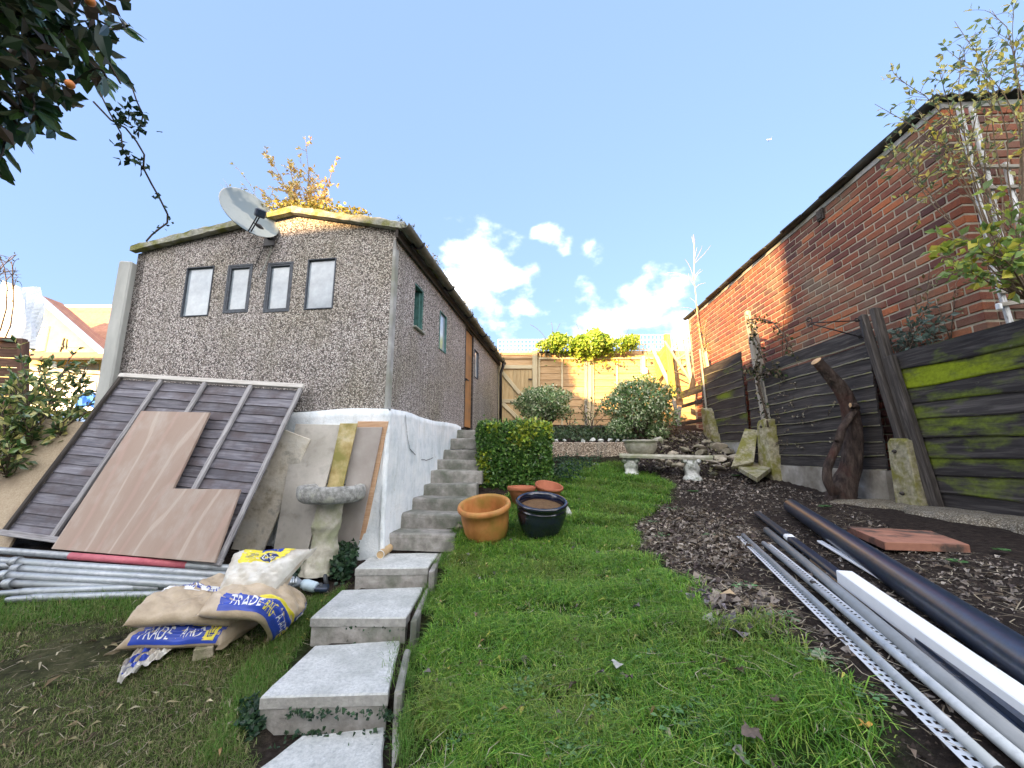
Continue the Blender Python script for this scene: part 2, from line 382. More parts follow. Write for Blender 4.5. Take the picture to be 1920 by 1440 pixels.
M['rock'] = surf('rockery_stone', [(.25, (.22, .19, .14)), (.5, (.38, .33, .25)), (.75, (.52, .47, .38))], 9, rough=.95, bump=.9, bdist=.02, blotch=(.19, .18, .11), bl_scale=5, rnd=.25)
def wood(name, stops, sc=5, st=(1, 14, 14), rough=.85, bump=.45, rnd=.18, **k): return surf(name, stops, sc, st, 8, rough, bump, .004, None, rnd=rnd, spec=.2, dist=.6, **k)
M['greyslat'] = wood('weathered_grey_board', [(.28, (.07, .07, .085)), (.5, (.15, .145, .165)), (.72, (.255, .25, .275))], 3, blotch=(.10, .085, .09), bl_scale=4)
M['greyrail'] = wood('pale_weathered_batten', [(.28, (.17, .16, .165)), (.5, (.31, .30, .305)), (.75, (.47, .46, .455))], 5)
M['toprail'] = wood('silvered_rail', [(.28, (.42, .39, .35)), (.5, (.58, .55, .51)), (.75, (.7, .68, .64))], 5)
def mossboard(name, moss_lo, moss_hi, mc=(.16, .21, .02)):
    def ex(g, c, b):
        q = g.noise(g.coords((1, 2.5, 2.5)), 1.7, 5, .62); c2 = g.mix(g.ramp(q, [(moss_lo, (0, 0, 0)), (moss_hi, (1, 1, 1))]), c, g.ramp(g.noise(g.coords(), 40), [(.3, tuple(x * .6 for x in mc)), (.7, mc)]))
        return g.mix(g.ramp(g.noise(g.coords((1.5, 1.5, 1.5)), 9, 8, .75), [(.63, (0, 0, 0)), (.72, (.5, .5, .5))]), c2, (.22, .2, .17))
    return wood(name, [(.28, (.018, .016, .016)), (.5, (.040, .036, .035)), (.75, (.105, .094, .088))], 3, extra=ex)
M['dark'] = mossboard('dark_creosoted_board', .66, .8, (.10, .11, .04))
M['darkmoss'] = mossboard('dark_board_with_moss', .50, .66)
M['verymoss'] = mossboard('dark_board_with_bright_moss', .36, .52, (.24, .30, .015))
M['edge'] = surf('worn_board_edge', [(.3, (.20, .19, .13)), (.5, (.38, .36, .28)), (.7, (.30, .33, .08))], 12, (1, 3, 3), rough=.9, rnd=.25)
M['darkpost'] = wood('dark_timber_post', [(.28, (.025, .021, .02)), (.5, (.055, .048, .043)), (.75, (.125, .11, .098))], 4)
M['oldpost'] = wood('bleached_timber_post', [(.28, (.17, .15, .12)), (.5, (.31, .285, .24)), (.75, (.45, .42, .37))], 5)
M['fence'] = wood('orange_brown_fence_board', [(.25, (.36, .22, .10)), (.5, (.52, .34, .18)), (.75, (.62, .45, .27))], 3)
M['newpost'] = wood('pale_softwood', [(.25, (.5, .40, .23)), (.5, (.62, .52, .33)), (.75, (.72, .63, .44))], 4)
M['gate'] = wood('gate_board', [(.25, (.44, .29, .13)), (.5, (.58, .42, .22)), (.75, (.66, .52, .31))], 4)
M['greenply'] = wood('greenish_yellow_board', [(.25, (.36, .31, .06)), (.5, (.48, .42, .09)), (.75, (.56, .5, .18))], 3)
M['ply'] = None
def ply():
    m, nt, b = newmat('plywood_face'); g = G(nt); v = g.coords((2.2, .55, 1), False)
    wv = g.n('ShaderNodeTexWave', {'Vector': v, 'Scale': .5, 'Distortion': 13.0, 'Detail': 3.0, 'Detail Scale': .8}, wave_type='BANDS', bands_direction='X').outputs['Fac']
    c = g.ramp(wv, [(0, (.37, .26, .21)), (.06, (.32, .235, .185)), (.5, (.335, .25, .198)), (.972, (.345, .262, .21)), (.992, (.43, .35, .29))])
    c = g.mix(g.ramp(g.noise(g.coords((1.6, 1, 1), False), 3.2, 7, .65), [(.48, (0, 0, 0)), (.72, (.75, .75, .75))]), c, (.42, .37, .32))
    c = g.mix(g.ramp(g.noise(g.coords((60, 3, 1), False), 3, 5, .6), [(.4, (0, 0, 0)), (.7, (.35, .35, .35))]), c, (.27, .19, .15))
    g.put(b.inputs['Base Color'], c); b.inputs['Roughness'].default_value = .75; g.bump(b, g.noise(g.coords((40, 3, 1), False), 3), .15, .003); return m
M['ply'] = ply()
M['chip'] = surf('chipboard', [(.3, (.34, .26, .17)), (.5, (.45, .36, .25)), (.7, (.52, .43, .31))], 90, rough=.8, bump=.2, bdist=.002, blotch=(.30, .23, .16), bl_scale=3)
M['mottled'] = surf('mottled_old_sheet', [(.3, (.24, .21, .16)), (.42, (.46, .41, .32)), (.55, (.60, .55, .46)), (.66, (.34, .32, .27)), (.78, (.56, .51, .43))], 7, rough=.95, bump=.7, bdist=.008, blotch=(.56, .53, .46), bl_scale=4, bl_rng=(.5, .62))
M['greysheet'] = surf('grey_cement_sheet', [(.3, (.29, .27, .235)), (.48, (.48, .45, .40)), (.7, (.58, .55, .50))], 6, rough=.9, bump=.4, bdist=.005, blotch=(.24, .22, .18), bl_scale=3, bl_rng=(.5, .72))
M['ochresheet'] = surf('lichen_stained_board', [(.3, (.30, .22, .08)), (.5, (.50, .40, .19)), (.68, (.62, .56, .40))], 7, rough=.9, bump=.5, bdist=.005, blotch=(.25, .23, .07), bl_scale=5)
M['dustsheet'] = surf('dusty_panel', [(.3, (.33, .29, .26)), (.55, (.40, .36, .33)), (.75, (.47, .44, .41))], 4, (1, 1, .4), rough=.85, bump=.15, bdist=.003)
M['orangeboard'] = wood('orange_plywood_edge', [(.25, (.38, .22, .12)), (.5, (.49, .31, .19)), (.75, (.58, .40, .27))], 4)
M['galv'] = surf('galvanised_steel', [(.3, (.27, .29, .31)), (.5, (.37, .395, .415)), (.75, (.45, .47, .485))], 30, rough=.5, bump=.15, bdist=.002, metal=.55, spec=.5, blotch=(.34, .37, .38), bl_scale=9)
M['red'] = surf('red_paint', [(.3, (.45, .10, .13)), (.7, (.6, .17, .2))], 20, rough=.5, bump=.1)
M['glass'] = None
def glass(name, col=(.36, .43, .49), r=.06, dirty=.35):
    m, nt, b = newmat(name); g = G(nt); v = g.coords(rnd=False)
    c = g.ramp(g.noise(v, 5, 7, .65), [(.3, tuple(x * .6 for x in col)), (.65, col)])
    g.put(b.inputs['Base Color'], c); g.put(b.inputs['Roughness'], g.ramp(g.noise(v, 12, 6), [(.3, (r,) * 3), (.7, (r + .14,) * 3)]))
    b.inputs['Specular IOR Level'].default_value = 1.0; b.inputs['IOR'].default_value = 1.5; b.inputs['Coat Weight'].default_value = .15; b.inputs['Coat Roughness'].default_value = .03; return m
M['glass'] = glass('sky_reflecting_dusty_glass', (.37, .43, .48)); M['fglass'] = glass('far_window_glass', (.25, .33, .38), .05)
def plain(name, c, rough=.5, metal=0, spec=.5, var=.12, scale=15, bump=.08):
    return surf(name, [(.3, tuple(x * (1 - var) for x in c)), (.7, tuple(min(1, x * (1 + var)) for x in c))], scale, rough=rough, bump=bump, bdist=.002, metal=metal, spec=spec, rnd=.04)
M['black'] = plain('black_plastic', (.012, .022, .045), .3, spec=.8, var=.4, scale=60)
M['blackiron'] = plain('black_iron', (.015, .013, .014), .5)
M['winframe'] = plain('dark_window_frame', (.05, .06, .075), .6, var=.5, scale=40)
M['tealframe'] = plain('teal_painted_frame', (.06, .16, .145), .6, var=.35)
M['void'] = plain('dark_interior', (.008, .008, .009), .9)
M['white'] = plain('white_plastic', (.78, .79, .80), .4, var=.03)
M['whitemetal'] = plain('white_galvanised_bead', (.62, .66, .69), .4, .3, var=.08, scale=40)
M['greypvc'] = plain('grey_conduit', (.20, .215, .225), .35, var=.12)
M['door'] = None
def doorm():
    def ex(g, c, b):
        v = g.coords((1, 1, 1), False, 'Object'); x = g.noise(v, 1.6, 5, .6)
        return g.mix(g.ramp(x, [(.42, (0, 0, 0)), (.6, (1, 1, 1))]), c, (.42, .20, .07))
    return wood('weathered_orange_door_plank', [(.25, (.10, .065, .04)), (.5, (.26, .15, .075)), (.75, (.40, .24, .12))], 4, extra=ex)
M['door'] = doorm()
M['terra'] = surf('weathered_terracotta', [(.3, (.30, .115, .035)), (.5, (.46, .19, .06)), (.7, (.55, .27, .10))], 7, (1, 1, .5), rough=.5, bump=.3, bdist=.003, blotch=(.26, .17, .035), bl_scale=5, bl_rng=(.44, .66), rnd=.05)
M['terra2'] = surf('red_terracotta', [(.3, (.30, .09, .045)), (.7, (.44, .16, .085))], 7, rough=.7, bump=.2, bdist=.003, rnd=.12)
M['tile'] = surf('red_paving_tile', [(.3, (.24, .105, .07)), (.6, (.34, .16, .105)), (.8, (.42, .23, .17))], 9, rough=.85, bump=.4, bdist=.004, blotch=(.07, .05, .04), bl_scale=5, bl_rng=(.50, .62))
M['glaze'] = plain('dark_blue_glaze', (.006, .008, .022), .07, spec=.9, var=.5, scale=8, bump=.03)
M['potsoil'] = surf('dry_compost', [(.3, (.09, .05, .025)), (.7, (.2, .12, .06))], 50, rough=1, bump=1, bdist=.01)
M['bark'] = surf('bark', [(.3, (.022, .016, .013)), (.5, (.065, .046, .038)), (.72, (.14, .105, .085))], 26, (1, 1, .3), rough=.95, bump=1, bdist=.03, blotch=(.09, .04, .03), bl_scale=2.5, bl_rng=(.52, .66))
M['twig'] = surf('twig_bark', [(.3, (.055, .04, .03)), (.7, (.15, .115, .085))], 30, rough=.9, bump=.4)
M['paletwig'] = surf('pale_twig_bark', [(.3, (.28, .22, .15)), (.7, (.46, .38, .27))], 30, rough=.9, bump=.4)
M['cutwood'] = surf('sawn_wood', [(.3, (.33, .2, .1)), (.7, (.5, .34, .19))], 30, rough=.8)
M['card'] = plain('tan_cardboard', (.55, .38, .2), .8)
M['paper'] = plain('white_paper', (.72, .72, .68), .8)
M['mortar'] = surf('lime_mortar', [(.3, (.29, .245, .18)), (.6, (.41, .355, .275)), (.8, (.5, .45, .37))], 18, rough=1, bump=.8, bdist=.006, blotch=(.25, .24, .18), bl_scale=1.4)
def brickm():
    m, nt, b = newmat('red_brick'); g = G(nt); oi = g.n('ShaderNodeObjectInfo'); v = g.coords()
    c = g.ramp(oi.outputs['Random'], [(0, (.085, .042, .04)), (.18, (.15, .058, .045)), (.36, (.26, .085, .045)), (.5, (.18, .068, .05)), (.66, (.31, .105, .05)), (.82, (.21, .078, .052)), (.93, (.42, .135, .055))])
    f = g.noise(v, 40, 7, .7); c = g.mix(g.ramp(f, [(.35, (0, 0, 0)), (.75, (.6, .6, .6))]), c, (.09, .045, .04))
    wp = g.coords(rnd=False, kind='Object'); geo = g.n('ShaderNodeNewGeometry').outputs['Position']
    q = g.noise(geo, 1.3, 6, .62); c = g.mix(g.ramp(q, [(.48, (0, 0, 0)), (.68, (.7, .7, .7))]), c, (.19, .15, .105))
    g.put(b.inputs['Base Color'], c); b.inputs['Roughness'].default_value = .92; b.inputs['Specular IOR Level'].default_value = .2
    g.bump(b, g.noise(v, 60, 8, .7), .7, .006); return m
M['brick'] = brickm()
M['brickfar'] = None
def groundm():
    m, nt, b = newmat('garden_ground'); g = G(nt); v = g.coords(rnd=False)
    a = g.n('ShaderNodeVertexColor'); a.layer_name = 'col'; z = g.n('ShaderNodeSeparateColor', {0: a.outputs[0]})
    n1 = g.noise(v, 30, 9, .72); n2 = g.noise(v, 6, 6, .6); n3 = g.noise(v, 120, 5, .7)
    soil = g.ramp(n1, [(.3, (.018, .014, .012)), (.5, (.042, .032, .027)), (.7, (.085, .066, .054))])
    soil = g.mix(g.ramp(n3, [(.66, (0, 0, 0)), (.72, (.5, .5, .5))]), soil, (.17, .15, .12))
    turf = g.ramp(n1, [(.3, (.02, .04, .008)), (.55, (.045, .085, .018)), (.75, (.08, .11, .035))])
    scrub = g.ramp(g.math('ADD', g.math('MULTIPLY', n1, .5), g.math('MULTIPLY', n2, .5)), [(.36, (.025, .021, .017)), (.5, (.07, .075, .035)), (.64, (.14, .13, .075))])
    c = g.mix(z.outputs[0], soil, turf); c = g.mix(z.outputs[1], c, scrub)
    g.put(b.inputs['Base Color'], c); b.inputs['Roughness'].default_value = 1; b.inputs['Specular IOR Level'].default_value = .1
    g.bump(b, g.math('ADD', n1, g.math('MULTIPLY', n3, .4)), 1.0, .03); return m
M['ground'] = groundm()

# ------------------------------------------------------------------ ground sheet
def poly_xy(pix): return np.array([[p.x, p.y] for p in (onG(*q) for q in pix)])
def inpoly(x, y, P):
    c = np.zeros(np.shape(x), bool); j = len(P) - 1
    for i in range(len(P)):
        xi, yi = P[i]; xj, yj = P[j]
        c ^= ((yi > y) != (yj > y)) & (x < (xj - xi) * (y - yi) / (yj - yi + 1e-12) + xi); j = i
    return c
LAWN = poly_xy([(772, 1440), (760, 1340), (792, 1180), (832, 1065), (862, 1005), (900, 960), (1000, 912), (1042, 902), (1050, 872), (1075, 866), (1165, 868), (1185, 886),
                (1235, 895), (1262, 915), (1250, 945), (1190, 985), (1200, 1030), (1262, 1080), (1330, 1165), (1430, 1180), (1500, 1215), (1570, 1290), (1640, 1370), (1668, 1440), (1690, 1520)])
LAWN = np.vstack([LAWN, [[.75, .2], [-.44, .2]]])
SCRUB = poly_xy([(0, 1135), (120, 1128), (330, 1118), (420, 1090), (560, 1120), (640, 1110), (655, 1085), (600, 1170), (575, 1210), (480, 1320), (480, 1360), (450, 1440), (440, 1500), (0, 1500), (-300, 1300), (-300, 1130)])
EDGE = poly_xy([(575, 1120), (640, 1120), (660, 1075), (600, 1165), (578, 1200), (560, 1235), (480, 1330), (430, 1440), (380, 1440), (450, 1300), (500, 1210), (560, 1170)])
STRIP = poly_xy([(-60, 1128), (130, 1122), (330, 1112), (330, 1150), (130, 1175), (-60, 1190)])
def ground():
    def axis(lo, hi, step, far):
        a = list(np.arange(lo, hi + 1e-6, step)); e = lo; s = step; L = []
        while e > -far: s *= 1.6; e -= s; L.append(e)
        R = []; e = hi; s = step
        while e < far: s *= 1.6; e += s; R.append(e)
        return np.array(L[::-1] + a + R)
    xs = axis(-5, 4.2, .04, 500); ys = axis(.5, 10.2, .04, 500)
    X, Y = np.meshgrid(xs, ys); Z = H(X, Y)
    n = np.zeros_like(Z)
    for k, a in ((1.7, .010), (4.3, .004), (11, .0025), (23, .003)):
        p = rng.uniform(0, 6, 4); n += a * (np.sin(k * X + p[0] + 1.3 * np.sin(k * .7 * Y + p[1])) * np.sin(k * 1.1 * Y + p[2] + 1.1 * np.sin(k * .8 * X + p[3])))
    near = (np.abs(X) < 5) & (Y > .5) & (Y < 10)
    path = (X > -1.1) & (X < -.43) & (Y < 3.76)
    jit = rng.normal(0, 1, Z.shape) * np.where(inpoly(X, Y, LAWN), .001, .006)
    Z = Z + np.where(near & ~path, (n + jit) * np.where((X > .6) & (Y < 4.6), .35, 1), 0)
    C = np.zeros(X.shape + (3,)); C[..., 0] = inpoly(X, Y, LAWN) | inpoly(X, Y, STRIP) | inpoly(X, Y, EDGE); C[..., 1] = inpoly(X, Y, SCRUB) & ~inpoly(X, Y, STRIP) & ~inpoly(X, Y, EDGE)
    far_ = (np.abs(X) > 4.6) | (Y > 10.5) | (Y < 0); C[far_] = (1, .3, 0)
    for _ in range(3):
        C[1:-1, 1:-1] = (C[1:-1, 1:-1] * 2 + C[2:, 1:-1] + C[:-2, 1:-1] + C[1:-1, 2:] + C[1:-1, :-2]) / 6
    nx, ny = len(xs), len(ys); V = np.stack([X, Y, Z], -1).reshape(-1, 3)
    i = (np.arange(ny - 1)[:, None] * nx + np.arange(nx - 1)[None]).ravel()
    T = np.stack([i, i + 1, i + nx + 1, i + nx], 1)
    o = fast('ground', V, T, C.reshape(-1, 3), [M['ground']], smooth=True); tag(o, 'sloping garden ground of lawn, bare soil and scrub', kind='structure')
ground()

# ------------------------------------------------------------------ path of slabs, flight of steps, kerbs
path = empty('path', (-.8, 1.7, -1.3), 'stepped path of square grey concrete paving slabs climbing the garden', kind='structure')
def slabpath():
    px = [((405, 1500), (716, 1500), (722, 1362), (566, 1378)),
          ((484, 1308), (728, 1300), (752, 1200), (590, 1210)),
          ((581, 1158), (762, 1158), (796, 1100), (640, 1106)),
          ((664, 1066), (803, 1064), (824, 1036), (700, 1038))]
    for (y0, y1, z), q in zip(SLABS, px):
        P = [onZ(a, b, z) for a, b in q]
        c = sum(P, Vector()) / 4
        th = .052 if z > -1.2 else .05
        mb = MB(); n = 5; rim = []
        # slab with worn, slightly uneven edge
        top = []; 
        for k in range(4):
            a, b = P[k], P[(k + 1) % 4]
            for i in range(n):
                p = a.lerp(b, i / n); jit = random.uniform(-.006, .006) if i else random.uniform(0, .008)
                p = p + (c - p).normalized() * abs(jit); top.append(p)
        m = len(top); inset = [p + (c - p).normalized() * .007 for p in top]
        vs = inset + [p - Vector((0, 0, .007)) for p in top] + [p - Vector((0, 0, th)) for p in top]
        fs = [list(range(m))]
        for r in (0, 1):
            for i in range(m): fs.append((r * m + i, (r + 1) * m + i, (r + 1) * m + (i + 1) % m, r * m + (i + 1) % m))
        fs.append([2 * m + i for i in range(m)][::-1])
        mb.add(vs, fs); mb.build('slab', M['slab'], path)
        # riser block under the slab, set back a little
        f0 = P[0] + (c - P[0]) * .035; f1 = P[1] + (c - P[1]) * .02; b1 = P[2] + (c - P[2]) * .1; b0 = P[3] + (c - P[3]) * .1
        off = Vector((0, 0, -th - .002)); MB().prism([p + off for p in (f0, f1, b1, b0)], (0, 0, -.2)).build('riser', M['riser'], path)
slabpath()
def kerbs():
    for (a, b, c, d, hgt) in (((738, 1440), (762, 1450), (752, 1308), (738, 1310), .03), ((741, 1300), (763, 1290), (771, 1215), (760, 1218), .04), ((772, 1160), (786, 1168), (808, 1102), (800, 1100), .035), ((806, 1070), (816, 1072), (830, 1036), (823, 1036), .03)):
        z = {1440: -1.225, 1300: -1.08, 1160: -.965, 1070: -.84}[a[1]] + hgt * .2
        P = [onZ(x, y, z) for x, y in (a, b, c, d)]
        w_ = (P[1] - P[0]).normalized() * .034; P[1] = P[0] + w_; P[2] = P[3] + w_
        cc = sum(P, Vector()) / 4
        ax = (P[3] - P[0]); L = ax.length; o = MB().box((0, 0, 0), (L, .036, .2), ch=.010, jit=.004).build('kerb', M['riser'], path)
        place(o, frame(cc - Vector((0, 0, .1)), ax + Vector((0, 0, .0)), z=(0, 0, 1)))
kerbs()
STEPS = [(3.72, -.695), (3.97, -.563), (4.22, -.442), (4.47, -.329), (4.72, -.199), (4.97, -.076), (5.22, .054), (5.47, .199), (5.72, .32)]
steps = empty('steps', (-.8, 3.72, -.85), 'flight of worn concrete steps rising between white wall and hedge', kind='structure')
def flight():
    for i, (y, z) in enumerate(STEPS):
        d = .29 if i < 8 else 1.4; xl = -1.11 + .15 * (y - 3.72); wd = .62
        # tread with rounded nosing, uneven
        n = 10; prof = [(0, -.14), (.0, -.035), (.006, -.012), (.02, 0), (d, 0), (d, -.14)]
        vs = []; fs = []
        for k in range(n + 1):
            f = k / n; wob = .008 * math.sin(i * 2.3 + f * 5) + random.uniform(-.004, .004); dz = random.uniform(-.003, .003) + .006 * math.sin(i * 1.7 + f * 3)
            for a, b in prof: vs.append((xl + f * wd, y + (a + (wob if a < .05 else 0)) + f * .0 - .13 * f * wd, z + b + (dz if b > -.1 else 0)))
        m = len(prof)
        for k in range(n):
            for j in range(m): fs.append((k * m + j, k * m + (j + 1) % m, (k + 1) * m + (j + 1) % m, (k + 1) * m + j))
        fs += [list(range(m)), [n * m + j for j in range(m)][::-1]]
        MB().add(vs, fs).build('step', M['riser'], steps)
flight()
# ------------------------------------------------------------------ pebble-dashed garage
A0 = Vector((-1.12, 3.6, 0)); DS = Vector((.139, .990, 0)).normalized(); LF = Vector((-DS.y, DS.x, 0))
NF = -DS; NS = -LF
WID, LEN, ZF = 2.9, 5.75, .386
def GP(a, b, z): return A0 + LF * a + DS * b + Vector((0, 0, z))
def fa(px, py):    # front wall coordinates of a pixel
    p = onP(px, py, A0, NF); return (p - A0).dot(LF), p.z
def sa(px, py):
    p = onP(px, py, A0, NS); return (p - A0).dot(DS), p.z
gar = empty('garage', GP(WID / 2, 0, ZF), 'long low pebble-dashed concrete garage with mossy roof on a white plinth', 'garage')
ZE, ZE2, ZA, AA = 2.16, 2.13, 2.415, 1.1
def roofz(a): return ZE + (ZA - ZE) * a / AA if a < AA else ZA + (ZE2 - ZA) * (a - AA) / (WID - AA)
def wall(name, toP, U, z0, ztop, holes, nin, th, m, parent):
    us = sorted({0, U, *[h[0] for h in holes], *[h[1] for h in holes], *([AA] if U == WID else [])})
    zs = sorted({z0, *[h[2] for h in holes], *[h[3] for h in holes]})
    mb = MB(); off = nin * th
    def quad(ps): mb.add(ps, [list(range(len(ps)))])
    for u0, u1 in zip(us, us[1:]):
        for i, a in enumerate(zs):
            b0, b1 = (zs[i + 1],) * 2 if i + 1 < len(zs) else (ztop(u0), ztop(u1))
            if any(h[0] <= u0 + 1e-6 and u1 <= h[1] + 1e-6 and h[2] <= a + 1e-6 and b0 <= h[3] + 1e-6 for h in holes): continue
            q = [toP(u0, a), toP(u1, a), toP(u1, b1), toP(u0, b0)]; quad(q); quad([p + off for p in q][::-1])
    for u0, u1, a, b in holes:
        c = [toP(u0, a), toP(u1, a), toP(u1, b), toP(u0, b)]
        for i in range(4): quad([c[i], c[i] + off, c[(i + 1) % 4] + off, c[(i + 1) % 4]])
    return mb.build(name, m, parent, weld=True)
def rect_from(px, f):
    q = [f(*p) for p in px]; us = [p[0] for p in q]; zs = [p[1] for p in q]
    us.sort(); zs.sort(); return ((us[0] + us[1]) / 2, (us[2] + us[3]) / 2, (zs[0] + zs[1]) / 2, (zs[2] + zs[3]) / 2)
FW = [rect_from(p, fa) for p in ([(350, 502), (404, 499), (340, 595), (389, 592)], [(430, 498), (477, 493), (415, 588), (463, 586)], [(505, 493), (553, 490), (490, 587), (540, 584)], [(579, 486), (633, 484), (569, 581), (622, 579)])]
SW = [rect_from(p, sa) for p in ([(778, 527), (795, 547), (776, 611), (793, 624)], [(824, 582), (837, 594), (823, 655), (835, 663)], [(889, 655), (897, 661), (889, 709), (896, 710)])]
dr = rect_from([(873, 618), (889, 632), (869, 800), (886, 795)], sa); dr = (dr[0], dr[1] - .03, ZF + .0, ZE - .12)
wall('front_wall', lambda u, z: GP(u, 0, z), WID, ZF, lambda u: roofz(u) - .03, FW, DS, .1, M['pebble'], gar)
wall('side_wall', lambda u, z: GP(0, u, z), LEN, ZF, lambda u: ZE - .03, SW + [dr], LF, .1, M['pebble'], gar)
MB().prism([GP(WID, 0, ZF), GP(WID, LEN, ZF), GP(WID, LEN, ZE2 - .03), GP(WID, 0, ZE2 - .03)], -LF * .1).build('far_side_wall', M['pebble'], gar)
MB().prism([GP(0, LEN, ZF), GP(WID, LEN, ZF), GP(WID, LEN, ZE2 - .03), GP(AA, LEN, ZA - .03), GP(0, LEN, ZE - .03)], -DS * .1).build('back_wall', M['pebble'], gar)
MB().prism([GP(.1, .1, ZF + .02), GP(WID - .1, .1, ZF + .02), GP(WID - .1, LEN - .1, ZF + .02), GP(.1, LEN - .1, ZF + .02)], (0, 0, -.06)).build('floor_slab', M['conc'], gar)
# plinth: lumpy painted render that stands proud of the wall
def plinth():
    zb = -1.0; pr = .03
    def sheet(P, nout, U, nu, nz, ztop):
        mb = MB(); vs = []; fs = []
        for j in range(nz + 1):
            for i in range(nu + 1):
                u = U * i / nu; zt = ztop(u); z = zb + (zt - zb) * j / nz
                o = .012 * math.sin(u * 3.1 + z * 4) + .007 * math.sin(u * 11 + z * 7) + random.uniform(-.004, .004)
                vs.append(P(u, z) + nout * (pr + o))
        for j in range(nz):
            for i in range(nu): a = j * (nu + 1) + i; fs.append((a, a + 1, a + nu + 2, a + nu + 1))
        b = len(vs)
        for i in range(nu + 1): vs.append(P(U * i / nu, ztop(U * i / nu) + .004) - nout * .05)
        for i in range(nu): a = nz * (nu + 1) + i; fs.append((a, a + 1, b + i + 1, b + i))
        return vs, fs
    vs, fs = sheet(lambda u, z: GP(u - .035, 0, z), NF, WID + .05, 44, 20, lambda u: ZF + .012 * math.sin(u * 5))
    MB().add(vs, fs, 0, True).build('plinth', M['whitewash'], gar)
    vs, fs = sheet(lambda u, z: GP(0, u - .03, z), NS, 2.45, 44, 24, lambda u: ZF + .005 + .01 * math.sin(u * 4))
    MB().add(vs, fs, 0, True).build('plinth', M['whitewash'], gar)
    cb = [GP(-.024 + random.uniform(-.004, .004), -.024 + random.uniform(-.004, .004), z) for z in np.linspace(-1.0, ZF - .01, 30)]; MB().tube(cb, [random.uniform(.022, .028) for _ in cb], 10).build('plinth', M['whitewash'], gar)
    # hairline crack across the side face
    pts = [onP(x, y, A0 + NS * .045, NS) for x, y in ((760, 778), (762, 800), (765, 826), (769, 842), (778, 852), (790, 862), (800, 863), (812, 858))]
    mb = MB()
    for a, b in zip(pts, pts[1:]):
        k = 4
        for i in range(k):
            p, q = a.lerp(b, i / k), a.lerp(b, (i + 1) / k); p = p + Vector((0, random.uniform(-.006, .006), random.uniform(-.006, .006))) if i else p
            d = (q - p).normalized(); s_ = NS.cross(d) * .0035; mb.add([p - s_, p + s_, q + s_, q - s_], [(0, 1, 2, 3)])
    mb.build('crack', M['void'], gar)
plinth()
# corner strip and head dressing
cs = MB()
cs.box(GP(.010, -.003, (ZF + 2.03) / 2), (.03, .01, 2.03 - ZF), Matrix((LF, DS, (0, 0, 1))).transposed(), .002)
cs.box(GP(-.003, .027, (ZF + 1.95) / 2), (.01, .07, 1.95 - ZF), Matrix((LF, DS, (0, 0, 1))).transposed(), .002)
cs.build('corner_strip', M['conc'], gar)
